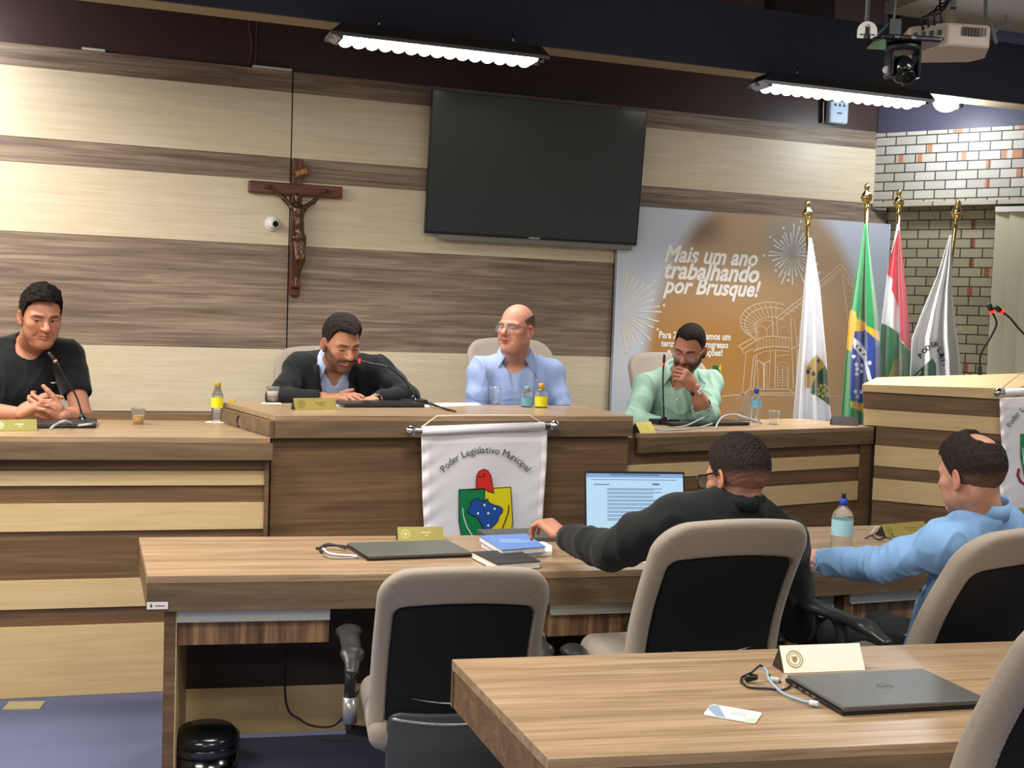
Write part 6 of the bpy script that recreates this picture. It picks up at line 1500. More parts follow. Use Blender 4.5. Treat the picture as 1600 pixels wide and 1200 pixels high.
def hand_prims(Wp, d, n, t, sc=1.0, curl=(25, 30, 20), spread=4, thumb=(0.6, 0.25), curls=None, tcurl=20):
    """Wp wrist, d towards the knuckles, n out of the palm, t towards the thumb side"""
    d = unit(d); n = unit(np.array(n)-d*np.dot(n, d)); tt = unit(np.cross(d, n)); t = tt if np.dot(tt, t) > 0 else -tt
    o = []; Wp = np.array(Wp, float); P = lambda a, b, c: Wp+(d*a+t*b+n*c)*sc
    R = np.stack([t, d, n], 1)
    o.append((rbox(P(0.048, 0, 0), (0.040*sc, 0.048*sc, 0.0135*sc), 0.0125*sc, R), 0.008)); o.append((cap(P(-0.02, 0, 0), P(0.03, 0, 0), 0.026*sc, 0.027*sc, (n, 0.72)), 0.014))
    o.append((ell(P(0.030, 0.024, 0.006), (0.020*sc, 0.030*sc, 0.015*sc), R), 0.008))
    Ls = [(0.031, 0.043, 0.026, 0.021, 0.0090), (0.0105, 0.047, 0.030, 0.022, 0.0093), (-0.0105, 0.044, 0.028, 0.022, 0.0088), (-0.0305, 0.034, 0.021, 0.019, 0.0078)]
    for i, (b, l1, l2, l3, r) in enumerate(Ls):
        cu = curls[i] if curls is not None else curl
        a0 = P(0.092-0.003*abs(i-1), b, 0.001); sp = math.radians((1.2-i)*spread); dd = unit(d*math.cos(sp)+t*math.sin(sp)); ang = 0; p0 = a0
        for l, cdeg, k in ((l1, cu[0], 1.0), (l2, cu[1], 0.90), (l3, cu[2], 0.82)):
            ang += math.radians(cdeg); v = dd*math.cos(ang)+n*math.sin(ang); p1 = p0+v*l*sc
            o.append((cap(p0, p1, r*k*sc, r*k*0.92*sc), 0.0035)); p0 = p1
    a, b_ = thumb; v = unit(d*math.cos(a)+t*math.sin(a)+n*b_); p0 = P(0.018, 0.030, 0.006)
    p1 = p0+v*0.044*sc; v2 = unit(v+d*0.25*math.sin(math.radians(tcurl))*1.5-t*math.sin(math.radians(tcurl))*0.6); p2 = p1+v2*0.032*sc; v3 = unit(v2+n*0.15-t*0.2*math.sin(math.radians(tcurl))); p3 = p2+v3*0.026*sc
    o += [(cap(p0, p1, 0.0150*sc, 0.0118*sc), 0.007), (cap(p1, p2, 0.0115*sc, 0.0100*sc), 0.004), (cap(p2, p3, 0.0100*sc, 0.0080*sc), 0.003)]
    return o
def bounds(prims, m=0.02):
    lo = np.min([p[0][1] for p in prims], 0)-m; hi = np.max([p[0][2] for p in prims], 0)+m; return lo, hi
def folds(P, N, F, amp, seed, joints=(), jamp=0.008, cuts=None):
    d = amp*(0.6*wav(P*np.array([1, 1, 0.55]), 24, 8, seed)+0.30*wav(P, 55, 8, seed+4))
    wp = np.stack([wav(P, 14, 5, seed+2), wav(P, 17, 5, seed+9), wav(P, 12, 5, seed+5)], 1)*0.035
    for (sc_, a_, o_) in ((22, 1.5, 7), (40, 0.8, 12)):
        r = np.abs(wav(P*np.array([1.0, 1.0, 0.75])+wp, sc_, 4, seed+o_)); d += amp*a_*(np.clip(1-r*1.6, 0, 1)**2-0.25)
    for (J, A, rad) in joints:
        q = P-J; A = unit(A); tt = q @ A; rr = np.linalg.norm(q, axis=1); e = np.exp(-(rr/rad)**2)
        ph = 0.045*wav(P, 16, 4, seed+3)+0.012*wav(P, 45, 5, seed+6)
        msk = 0.35+0.65*smooth(-0.4, 0.6, wav(P, 20, 4, seed+11))
        d += jamp*e*msk*((1-np.abs(np.sin((tt+ph)*62)))**2-0.35)
    return P+N*d[:, None]
def torso_prims(b, g):
    """clothing/torso volumes; g = growth"""
    o = []; SLp, SRp, N, Hp = b['SL'], b['SR'], b['N'], b['H']; lx = unit(SRp-SLp); mid = (SLp+SRp)/2; up = unit(N-Hp); fw = b['F']; fw = unit(fw-up*np.dot(fw, up)); lx2 = unit(np.cross(fw, up)); R = np.stack([lx2, fw, up], 1)
    sw = np.linalg.norm(SRp-SLp)/2; fat = b.get('fat', 1.0)
    ch = mid - up*0.13 + fw*0.01; be = Hp*0.55+ch*0.45 + fw*0.025*fat
    o.append((ell(ch, (sw*0.93+g, 0.105*b.get('deep', 1.0)+g, 0.19), R), 0.05))
    o.append((cap(SLp-up*0.012, SRp-up*0.012, 0.052+g), 0.05))
    o.append((ell(be, (0.150*fat+g, 0.115*fat+g, 0.20), R), 0.06))
    o.append((ell(Hp+up*0.02, (0.165*fat+g, 0.115*fat+g, 0.13), R), 0.06))
    for S in (SLp, SRp): o.append((cap(N+up*0.02-fw*0.01, S+up*0.012, 0.040+g, 0.040+g), 0.04))
    return o, R, up, fw, lx2
def sleeve(S, E, Wr, g, cut=None, tight=1.0):
    e = E; o = [(cap(S, S*0.45+e*0.55, 0.056+g, 0.050*tight+g), 0.03), (cap(S*0.45+e*0.55, e, 0.050*tight+g, 0.044*tight+g), 0.015)]
    if Wr is not None: o.append((cap(e, Wr, 0.044*tight+g, 0.030+g), 0.012))
    return o
def collar(name, mt, parent, Nc, up, fw, lx, r=0.062, hb=0.035, hf=0.015, tip=0.075, openr=0.05, th=0.0025, spreadx=0.055, phi0=22, flare=0.022, drop=0.034):
    """fold-down shirt collar round the neck, open in front"""
    V = []; n = 40; Nc = np.array(Nc)
    for i in range(n+1):
        ph = math.radians(phi0+(360-2*phi0)*i/n); c = math.cos(ph); s_ = math.sin(ph)     # 0 = front
        fr = (0.5+0.5*c)**2
        dirv = fw*c+lx*s_
        h = hb*(1-fr)+hf*fr
        base = Nc+dirv*(r*(1+0.10*fr))-up*(0.012+0.035*fr); top = Nc+dirv*(r*1.0)+up*h; 
        fold = top+dirv*min(0.008, flare*0.5)+up*0.003
        ed = abs(i/n-0.5)*2; tp = max(0, (ed-0.72)/0.28)
        outer = top+dirv*(flare+0.012*fr)-up*(drop+tip*0.55*tp**1.3)+lx*(np.sign(s_)*spreadx*0.35*tp)
        V += [tuple(base), tuple(top), tuple(fold), tuple((fold+outer)/2+dirv*0.002), tuple(outer)]
    F = [(i*5+k, (i+1)*5+k, (i+1)*5+k+1, i*5+k+1) for i in range(n) for k in range(4)]
    m = MB(); m.add(V, F, 0, True); o = m.build(name, mt, parent); so = o.modifiers.new('s', 'SOLIDIFY'); so.thickness = th; so.offset = 0; return o
def cloth_obj(name, prims, mt, parent, h=0.006, subs=(), halfs=(), amp=0.003, seed=0, joints=(), jamp=0.007, mesh_cut=None, cols=None):
    lo, hi = bounds(prims, 0.03); f = Field(lo, hi, h)
    for pr, k in prims: f.op(pr, k)
    for (p_, n_) in halfs: f.half(p_, n_)
    for pr, k in subs: f.op(pr, k, 'sub')
    P, F = f.mesh(); N = normals(P, F); P = folds(P, N, F, amp, seed, joints, jamp)
    if mesh_cut is not None:
        keep = ~mesh_cut(P); fk = keep[F].all(1); F = F[fk]
    return np_object(name, P, F, mt, parent, cols(P) if cols is not None else None)
def glasses(parent, C, R, s, rimc, rim=0.0016, half=False, lens=True, w=0.026, hgt=0.019, z0=-0.001, temple_r=0.002, y0=0.098, ww=1.0):
    Rn = np.array(R); Tm = lambda v: tuple(Rn @ (np.array(v)*s)+np.array(C))
    fm = MB()
    for sx in (-1, 1):
        P = []
        for i in range(25):
            a = 2*PI*i/24; q = 4
            cx_ = sx*0.032; ex = math.copysign(abs(math.cos(a))**(2/q*1.4), math.cos(a))*w; ez = math.copysign(abs(math.sin(a))**(2/q*1.4), math.sin(a))*hgt
            P.append(Tm((cx_+ex, y0-0.10*abs(cx_+ex)**1.0*0.25, z0-0.003+ez)))
        fm.tube(P, rim, 8, caps=False)
        e = (sx*(0.032+w), y0-0.015, z0+0.008)
        fm.tube(bez([Tm(e), Tm((sx*0.073*ww, 0.06, z0+0.010)), Tm((sx*0.082*ww, 0.0, z0+0.010)), Tm((sx*0.084*ww, -0.022, z0-0.004)), Tm((sx*0.083*ww, -0.035, z0-0.022))], 6), temple_r, 8)
    fm.tube([Tm((-0.008, y0-0.001, z0+0.004)), Tm((0, y0+0.002, z0+0.007)), Tm((0.008, y0-0.001, z0+0.004))], rim, 8)
    g = fm.build('glasses', rimc, parent)
    if lens:
        lm = MB()
        for sx in (-1, 1):
            P = [Tm((sx*0.032+math.copysign(abs(math.cos(a))**0.7, math.cos(a))*w, y0-0.002, z0-0.003+math.copysign(abs(math.sin(a))**0.7, math.sin(a))*hgt)) for a in [2*PI*i/20 for i in range(20)]]
            lm = MB(); lm.add(P, [tuple(range(20))]); lm.build('lens', mat('spectacle_lens', 'dfe6ea', rough=0.05, alpha=0.13, spec=0.8), g)
    return g
def watch(parent, Wr, ax, n, r=0.031, face='e8e8ea', band='1a1716', fr=0.017, flat=0.8):
    """round the wrist: ax along the forearm, n where the dial looks"""
    ax = unit(ax); n = unit(np.array(n)-ax*np.dot(n, ax)); t = np.cross(ax, n); Wr = np.array(Wr)
    m = MB(); V = []; 
    for i in range(28):
        a = 2*PI*i/28; d = n*math.cos(a)*flat+t*math.sin(a)
        for (ra, da) in ((r, -0.010), (r+0.003, -0.010), (r+0.003, 0.010), (r, 0.010)): V.append(tuple(Wr+d*ra+ax*da))
    F = [(i*4+k, i*4+(k+1) % 4, ((i+1) % 28)*4+(k+1) % 4, ((i+1) % 28)*4+k) for i in range(28) for k in range(4)]
    m.add(V, F, 0, True); w_ = m.build('watch', mat('watch_band_'+band, band, rough=0.5), parent)
    M = Matrix.Translation(Vector(Wr+n*(r*flat+0.001))) @ Matrix(np.stack([t, ax, n], 1).tolist()).to_4x4()
    MB().lathe([(fr, 0), (fr*1.05, 0.004), (fr*0.95, 0.008)], 24, M=M).build('watch_case', CHR, w_)
    MB().lathe([(fr*0.88, 0.0082), (fr*0.86, 0.0088)], 24, M=M).build('watch_dial', mat('watch_dial_'+face, face, rough=0.3), w_)
def legs(t, b, mt, seat_fw, floor_z, shoe='1b1a1a'):
    pr = []; H = b['H']; lx = unit(np.cross(seat_fw, (0, 0, 1))); sf = unit(seat_fw)
    pr.append((ell(H, (0.17*b.get('fat', 1), 0.14, 0.10), np.stack([lx, sf, (0, 0, 1)], 1)), 0.03)); sh = []
    for s in (-1, 1):
        h0 = H+lx*s*0.09; kn = h0+sf*0.40+lx*s*0.03+np.array((0, 0, 0.01)); an = np.array([kn[0]+sf[0]*0.02, kn[1]+sf[1]*0.02, floor_z+0.10])
        pr += [(cap(h0, kn, 0.088, 0.062), 0.04), (cap(kn, an, 0.060, 0.048), 0.02)]
        m = MB(); 
        f = Field(np.minimum(an, an+sf*0.22)-0.08, np.maximum(an, an+sf*0.22)+0.08, 0.008)
        f.op(cap(an-np.array((0, 0, 0.055))-sf*0.02, an+sf*0.15-np.array((0, 0, 0.065)), 0.042, 0.034), 0.01); f.op(cap(an, an-np.array((0, 0, 0.06)), 0.04, 0.04), 0.02); f.half((0, 0, floor_z+0.003), (0, 0, -1)); P, F = f.mesh(); np_object('shoe', P, F, mat('black_leather', '1b1a1a', rough=0.35), t)
    cloth_obj('trousers', pr, mt, t, h=0.011, amp=0.003, seed=2)
def person(label, hp, b, body_extra, hands, seat=None):
    """hp: head dict (C, R, s, paint keys); b: torso joints"""
    C = V3(hp['C']); R = hp['R']; s = hp['s']; Rn = np.array(R)
    torso, TR, up, fw, lx = torso_prims(b, -0.012)
    ht = C + Rn @ np.array((0, -0.020, -0.045))*s
    neck = [(cap(ht, b['N']+up*0.0, 0.056*hp.get('nk', 1.0)*s, 0.060*hp.get('nk', 1.0)*s), 0.02)]
    fh = Field(C-0.165*s*1.05, C+0.165*s*1.05, 0.0026)
    for pr, k, m in head_ops(hp): fh.op(xf(pr, C, R, s), k*s, m)
    fh.op(neck[0][0], 0.025)
    P1, F1 = fh.mesh(); Lc = ((P1-C) @ Rn)/s
    if hp.get('bumpy'): N1 = normals(P1, F1); P1 = P1+N1*(0.0006*wav(P1, 200, 8))[:, None]
    C1 = face_paint(Lc, hp)
    prims = torso+[(cap(ht-unit(ht-b['N'])*0.02, b['N'], 0.054*hp.get('nk', 1.0)*s, 0.058*hp.get('nk', 1.0)*s), 0.03)]+body_extra
    lo, hi = bounds(prims, 0.02); fb = Field(lo, hi, 0.006)
    for pr, k in prims: fb.op(pr, k)
    P2, F2 = fb.mesh(); parts = [(P1, F1, C1), (P2, F2, np.tile(np.array(L(hp['skin'])[:3]), (len(P2), 1)))]
    for hpz in hands:
        lo, hi = bounds(hpz, 0.012); ff = Field(lo, hi, 0.0024)
        for pr, k in hpz: ff.op(pr, k)
        P3, F3 = ff.mesh(); cc = np.tile(np.array(L(hp.get('handc', hp['skin']))[:3]), (len(P3), 1)); parts.append((P3, F3, cc))
    off = 0; PP = []; FF = []; CC = []
    for (p_, f_, c_) in parts: PP.append(p_); FF.append(f_+off); CC.append(c_); off += len(p_)
    PP = np.concatenate(PP); FF = np.concatenate(FF); CC = np.concatenate(CC)
    o = np_object('person', PP, FF, SKINM, None, CC); tag(o, label, 'person')
    return o, up, fw, lx, TR
def fore(E, Wr, r0=0.043, r1=0.028, flat=None): return [(cap(E, E*0.45+Wr*0.55, r0, r0*0.92), 0.02), (cap(E*0.45+Wr*0.55, Wr, r0*0.92, r1), 0.012)]
def upper(S, E, r0=0.050, r1=0.042): return [(cap(S, E, r0, r1), 0.03)]
DOFF = 0.0
w_ = lambda px, py, d: V3(W(px, py, d+DOFF))
# ---- man in black T-shirt (far left) -------------------------------------------------
UPV = np.array((0, 0, 1.0)); DOFF = 0.14
hp = dict(C=w_(64, 494, 5.14), R=headR(180+36, 14, 0), s=1.10, skin='b07a62', w=0.98, jaw=0.98, hairc='16120f', hair=0.007, hairtop=0.020, hty=0.020, curl=0.0035, cs=170, beard=0.22, beardc='4b3a33', browc='1f1612', nk=1.08, ruddy='a8543e', lid=0.001, gaze=1.0, chin2=True, nose=1.15,
          hz=[-0.058, -0.062, -0.040, -0.018, 0.026, 0.070, 0.090], scalp=0.5, scalpc='2a1f1a')
b = dict(SL=w_(-30, 556, 5.33), SR=w_(106, 554, 5.38), N=w_(52, 537, 5.36), H=w_(30, 748, 5.55), F=np.array((0.15, -1, 0)), fat=1.25, deep=1.15)
EL, ER = w_(-62, 640, 5.12), w_(128, 652, 5.22); WL, WR = w_(26, 646, 4.96), w_(98, 650, 4.98)
dl_, dr_ = unit(w_(75, 622, 4.93)-WL), unit(w_(48, 632, 4.92)-WR)
hl = hand_prims(WL+dl_*0.015, dl_, np.array((0.1, -0.1, -0.6))+np.array((0.5, 0.6, 0)), UPV, 1.12, curls=[(18, 22, 12), (28, 35, 20), (32, 38, 22), (36, 38, 22)], thumb=(0.55, 0.1), spread=5)
hr = hand_prims(WR+dr_*0.012, dr_, np.array((-0.1, 0.9, 0.1)), UPV, 1.10, curls=[(35, 50, 30), (38, 50, 30), (40, 50, 30), (42, 50, 30)], thumb=(0.7, 0.2), spread=3)
o, up, fw, lx, TR = person('man in a black T-shirt with clasped hands at the left end of dais', hp, b, upper(b['SL'], EL, .052, .045)+upper(b['SR'], ER, .052, .045)+fore(EL, WL, .046, .030)+fore(ER, WR, .046, .030), [hl, hr])
make_hair(hp, hp['C'], hp['R'], hp['s'], o)
tp, *_ = torso_prims(b, 0.010)
cutL = b['SL']*0.30+EL*0.70; cutR = b['SR']*0.42+ER*0.58
pr = tp+[(cap(b['SL'], cutL, 0.068, 0.068), 0.035), (cap(b['SR'], cutR, 0.070, 0.066), 0.035)]
TB_ = mat('black_cotton', '15171a', rough=0.85, spec=0.2, sheen=0.15, bump=0.15, bscale=800)
nk_ = b['N']
subs = [(cap(nk_+fw*0.030-up*0.020, nk_+up*0.12+fw*0.03, 0.074, 0.080), 0.004), (cap(cutR, cutR+unit(ER-b['SR'])*0.12, 0.058, 0.058), 0.003), (cap(cutL, cutL+unit(EL-b['SL'])*0.12, 0.058, 0.058), 0.003)]
sh_ = cloth_obj('t_shirt', pr, TB_, o, h=0.0045, subs=subs, halfs=[], amp=0.0055, seed=1, joints=[(b['SR']-up*0.08-lx*0.0, lx, 0.10), (b['SL']-up*0.08, lx, 0.10)], jamp=0.006)
# neck rib and chest mark
m = MB(); c0 = nk_+fw*0.026-up*0.012
pts = []
m2 = MB(); q0 = w_(83, 598, 5.12); m2.box(-0.010, 0.010, -0.001, 0.001, -0.0025, 0.0025, M=Matrix.Translation(Vector(q0)) @ Matrix.Rotation(-0.1, 4, 'Y')); m2.build('chest_mark', mat('grey_print', '9a9c9e', rough=0.4), o)
legs(o, b, mat('dark_trousers', '22252c', rough=0.8), (0.1, -1, 0), 0.3)

DOFF = 0.33
# ---- man in black blazer ---------------------------------------------------------------
hp = dict(C=w_(533, 536, 5.42), R=headR(180+36, 20, 2), s=1.11, skin='b98468', w=0.98, jaw=1.02, hairc='2a2420', hair=0.005, hairtop=0.022, hty=0.024, curl=0.0016, cs=140, beard=0.75, beardc='33251f', browc='241a15', nk=1.0, ruddy='b8664f', lid=0.0052,
          hz=[-0.058, -0.062, -0.040, -0.018, 0.026, 0.080, 0.104], side=-0.45, nose=1.1, scalp=0.3, scalpc='3a2d26', fade=0.45, fadez=0.03)
b = dict(SL=w_(466, 574, 5.62), SR=w_(592, 578, 5.62), N=w_(522, 570, 5.60), H=w_(520, 700, 5.82), F=np.array((0.20, -1, 0)), fat=1.0)
EL, ER = w_(436, 622, 5.47), w_(638, 620, 5.50); WL, WR = w_(510, 622, 5.33), w_(586, 624, 5.40)
dl_ = unit(w_(545, 617, 5.28)-WL)
hl = hand_prims(WL+dl_*0.0, dl_, np.array((0.0, 0.15, -1)), np.array((0, 0, 1))*0.3+np.array((0, 1, 0)), 1.06, curls=[(4, 16, 10), (10, 22, 14), (14, 24, 14), (18, 26, 16)], thumb=(0.45, -0.25), spread=3)
dr_ = unit(w_(556, 631, 5.33)-WR)
hr = hand_prims(WR, dr_, np.array((0, 0, -1)), np.array((0, 1, 0)), 1.04, curl=(14, 20, 14), thumb=(0.4, 0.1), spread=2)
o, up, fw, lx, TR = person('man with moustache in black blazer and pale blue shirt reading at centre dais', hp, b, upper(b['SL'], EL)+upper(b['SR'], ER)+fore(EL, WL)+fore(ER, WR), [hl, hr])
make_hair(hp, hp['C'], hp['R'], hp['s'], o)
Rn = np.array(hp['R']); m = MB()
Fm = Field((-0.035, 0.07, -0.062), (0.035, 0.105, -0.038), 0.0016)
for s in (-1, 1): Fm.op(cap((s*0.003, 0.0925, -0.0495), (s*0.026, 0.0800, -0.0570), 0.0050, 0.0028), 0.003)
P, F = Fm.mesh(); P = P+normals(P, F)*(0.0006*wav(P, 700, 8))[:, None]; np_object('moustache', (P*hp['s']) @ Rn.T+np.array(V3(hp['C'])), F, mat('moustache_hair', '241813', rough=0.6), o)
SHB = mat('pale_blue_cotton', 'a9b8da', rough=0.75, spec=0.25, bump=0.1, bscale=900, sheen=0.1)
tp, *_ = torso_prims(b, 0.002)
nk_ = b['N']
cloth_obj('shirt', tp, SHB, o, subs=[(cap(nk_+fw*0.045-up*0.03, nk_+up*0.12+fw*0.02, 0.048, 0.066), 0.004), (cap(nk_+fw*0.085-up*0.06, nk_+fw*0.06+up*0.1, 0.016, 0.045), 0.006)], amp=0.002, seed=3)
collar('shirt_collar', SHB, o, nk_+up*0.036+fw*0.008, up, fw, lx, r=0.068, hb=0.034, hf=0.0, tip=0.11, phi0=30, spreadx=0.06)
BLZ = mat('black_wool', '1d1f20', rough=0.85, spec=0.2, noise=0.3, nscale=500, bump=0.2, bscale=900, sheen=0.12)
tp, *_ = torso_prims(b, 0.020)
pr = tp+sleeve(b['SL'], EL, WL-unit(WL-EL)*0.035, 0.014)+sleeve(b['SR'], ER, WR-unit(WR-ER)*0.045, 0.014)
mid = (b['SL']+b['SR'])/2
def vcut(P, nk_=nk_, up=up, fw=fw, lx=lx):
    q = P-nk_; z = q @ up; x = q @ lx; y = q @ fw
    half = np.interp(z, [-0.34, -0.05, 0.06], [0.0, 0.075, 0.085])
    return ((y > 0.0) & (np.abs(x) < half) & (z > -0.34)) | ((z > 0.005) & (np.hypot(x, y-0.005) < 0.078))
cw1 = WL-unit(WL-EL)*0.035; cw2 = WR-unit(WR-ER)*0.045
jk = cloth_obj('blazer', pr, BLZ, o, h=0.0055, mesh_cut=vcut, amp=0.0052, seed=5, joints=[(EL, unit(WL-EL), 0.09), (ER, unit(WR-ER), 0.09), (b['SL']-up*0.07, lx, 0.08), (b['SR']-up*0.07, lx, 0.08)], jamp=0.007, subs=[(cap(cw1, cw1+unit(WL-EL)*0.06, 0.034, 0.034), 0.002), (cap(cw2, cw2+unit(WR-ER)*0.06, 0.034, 0.034), 0.002)])
def lapel(o, nk_, up, fw, lx, mt, sgn, zend=-0.33):
    V = []; n = 14
    for i in range(n+1):
        u = i/n; z = 0.035+u*(zend-0.035); inn = np.interp(z, [zend, -0.05, 0.06], [0.004, 0.072, 0.080]); wd = np.interp(u, [0, 0.30, 0.34, 0.50, 1.0], [0.030, 0.050, 0.062, 0.058, 0.012])
        yy = np.interp(z, [-0.34, -0.20, -0.10, 0.0, 0.05], [0.168, 0.164, 0.140, 0.100, 0.040])
        for (dx, dy) in ((0, 0.006), (wd*0.5, 0.008), (wd, 0.0)): V.append(tuple(nk_+up*z+lx*sgn*(inn+dx)+fw*(yy+dy-0.35*dx)))
    F = [(i*3+k, (i+1)*3+k, (i+1)*3+k+1, i*3+k+1) for i in range(n) for k in range(2)]
    m = MB(); m.add(V, F, 0, True); q = m.build('lapel', mt, o); s = q.modifiers.new('s', 'SOLIDIFY'); s.thickness = 0.004; s.offset = 0
LPM = mat('black_wool_lapel', '191b1c', rough=0.8, spec=0.2, bump=0.2, bscale=900)
for s in (-1, 1): lapel(jk, nk_, up, fw, lx, LPM, s)
watch(o, WR+unit(WR-ER)*(-0.008), unit(WR-ER), np.array((-0.2, -0.6, 0.8)), r=0.033, face='2a2c30', band='202022')
legs(o, b, mat('dark_trousers', '22252c', rough=0.8), (0.15, -1, 0), 0.3)

DOFF = 0.0
# ---- bald man --------------------------------------------------------------------------
hp = dict(C=w_(806, 514, 6.10), R=headR(180-34, -3, -2), s=1.05, skin='c28a74', w=1.02, jaw=1.10, hairc='5a463c', hair=0.0012, curl=0.0003, fade=0.6, fadez=0.06, beard=0.10, beardc='8a6a60', browc='6a4a3a', brow=0.5, nk=1.16, ruddy='bb4f3e', nose=1.2, lid=0.0015, gaze=-1.0, chin2=True,
          bald=((0, 0.055, 0.10), (0.080, 0.155, 0.085)), lipc='a04c40')
b = dict(SL=w_(752, 580, 6.22), SR=w_(862, 580, 6.28), N=w_(805, 566, 6.25), H=w_(808, 712, 6.38), F=np.array((-0.05, -1, 0)), fat=1.22, deep=1.15)
EL, ER = w_(741, 646, 6.17), w_(884, 648, 6.22); WL, WR = w_(778, 664, 6.03), w_(856, 668, 6.06)
hl = hand_prims(WL, unit(np.array((0.5, -0.6, -0.3))), np.array((0.3, 0.2, -1)), np.array((0.7, 0.6, 0.2)), 1.0, curl=(25, 30, 20))
hr = hand_prims(WR, unit(np.array((-0.5, -0.6, -0.3))), np.array((-0.3, 0.2, -1)), np.array((-0.7, 0.6, 0.2)), 1.0, curl=(25, 30, 20))
o, up, fw, lx, TR = person('bald man with thin glasses in a pale blue shirt looking to the left', hp, b, upper(b['SL'], EL)+upper(b['SR'], ER)+fore(EL, WL)+fore(ER, WR), [hl, hr])
make_hair(hp, hp['C'], hp['R'], hp['s'], o)
glasses(o, hp['C'], hp['R'], hp['s'], mat('thin_steel_frame', '6e665e', rough=0.3, metal=0.8), rim=0.0011, temple_r=0.0014, ww=1.04, y0=0.100)
SHP = mat('light_blue_oxford', '95a8d3', rough=0.75, spec=0.25, bump=0.12, bscale=900, sheen=0.1)
tp, *_ = torso_prims(b, 0.014); nk_ = b['N']
pr = tp+sleeve(b['SL'], EL, WL, 0.014)+sleeve(b['SR'], ER, WR, 0.014)
cloth_obj('shirt', pr, SHP, o, h=0.0055, amp=0.0065, seed=8, joints=[(EL, unit(EL-b['SL']), 0.10), (ER, unit(ER-b['SR']), 0.10), (b['SL']-up*0.09, lx, 0.09), (b['SR']-up*0.09, lx, 0.09), (b['H']*0.5+nk_*0.5+fw*0.1, up, 0.12)], jamp=0.008,
          subs=[(cap(nk_+fw*0.030+up*0.012, nk_+up*0.14+fw*0.02, 0.074, 0.082), 0.004), (cap(nk_+fw*0.155-up*0.105, nk_+fw*0.09+up*0.06, 0.010, 0.060), 0.006)])
collar('shirt_collar', SHP, o, nk_+up*0.048+fw*0.010, up, fw, lx, r=0.078, hb=0.034, hf=-0.004, tip=0.14, phi0=34, spreadx=0.16)
legs(o, b, mat('dark_trousers', '22252c', rough=0.8), (0.05, -1, 0), 0.3)

# ---- man in green shirt ------------------------------------------------------------------
hp = dict(C=w_(1077, 545, 6.26), R=headR(180-26, 21, -8), s=1.06, skin='b07860', w=0.97, jaw=0.98, hairc='231b17', hair=0.0022, hairtop=0.004, hty=0.004, curl=0.0006, cs=260, beard=0.9, beardc='1e1512', browc='19110e', nk=1.0, lid=0.0052, ruddy='b06450',
          hz=[-0.058, -0.062, -0.040, -0.018, 0.028, 0.082, 0.104], side=-0.42, nose=1.1, scalp=0.3, scalpc='221a16', fade=0.3, fadez=0.01)
b = dict(SL=w_(1009, 602, 6.44), SR=w_(1108, 600, 6.50), N=w_(1062, 588, 6.46), H=w_(1045, 712, 6.62), F=np.array((-0.12, -1, 0)), fat=1.08, deep=1.1)
EL, ER = w_(990, 656, 6.30), w_(1103, 650, 6.22); WR = w_(1085, 606, 6.13); WL = w_(1030, 662, 6.18)
dr_ = unit(w_(1064, 581, 6.08)-WR)
hr = hand_prims(WR+dr_*0.010, dr_, np.array((-0.9, 0.6, 0.15)), np.array((0.4, 0.6, 0.5)), 1.05, curls=[(55, 60, 35), (60, 62, 35), (62, 62, 35), (62, 60, 35)], thumb=(0.35, 0.6), spread=2)
hl = hand_prims(WL, unit(np.array((0.8, -0.4, -0.1))), np.array((0, 0, -1)), np.array((0, 1, 0)), 1.0, curl=(20, 25, 15))
o, up, fw, lx, TR = person('bearded man in a mint green shirt resting chin on his hand', hp, b, upper(b['SL'], EL)+upper(b['SR'], ER)+fore(EL, WL, .042, .029)+fore(ER, WR, .045, .029), [hl, hr])
make_hair(hp, hp['C'], hp['R'], hp['s'], o)
glasses(o, hp['C'], hp['R'], hp['s'], mat('rose_steel_frame', '8a6a60', rough=0.3, metal=0.6), rim=0.0014, temple_r=0.0016, y0=0.100)
m = bpy.data.materials.new('mint_check_cotton'); m.use_nodes = True; nt = m.node_tree; bs = nt.nodes['Principled BSDF']; bs.inputs['Roughness'].default_value = 0.8; bs.inputs['Specular IOR Level'].default_value = 0.2
tc = nt.nodes.new('ShaderNodeTexCoord'); outs = []
for dirn in ('X', 'Z'):
    wv = nt.nodes.new('ShaderNodeTexWave'); wv.bands_direction = dirn; wv.inputs['Scale'].default_value = 42; wv.inputs['Distortion'].default_value = 1.0; nt.links.new(tc.outputs['Object'], wv.inputs['Vector']); outs.append(wv.outputs['Fac'])
ad = nt.nodes.new('ShaderNodeMath'); ad.operation = 'ADD'; nt.links.new(outs[0], ad.inputs[0]); nt.links.new(outs[1], ad.inputs[1])
cr_ = nt.nodes.new('ShaderNodeValToRGB'); cr_.color_ramp.elements[0].position = 0.25; cr_.color_ramp.elements[0].color = L('7fa391'); cr_.color_ramp.elements[1].position = 0.95; cr_.color_ramp.elements[1].color = L('b0cdbf')
dv_ = nt.nodes.new('ShaderNodeMath'); dv_.operation = 'MULTIPLY'; dv_.inputs[1].default_value = 0.5; nt.links.new(ad.outputs[0], dv_.inputs[0]); nt.links.new(dv_.outputs[0], cr_.inputs[0]); nt.links.new(cr_.outputs[0], bs.inputs['Base Color'])
tp, *_ = torso_prims(b, 0.014); nk_ = b['N']
cR = ER+unit(WR-ER)*0.055
pr = tp+sleeve(b['SL'], EL, WL, 0.014)+sleeve(b['SR'], ER, None, 0.016)+[(cap(ER, cR, 0.062, 0.058), 0.012)]
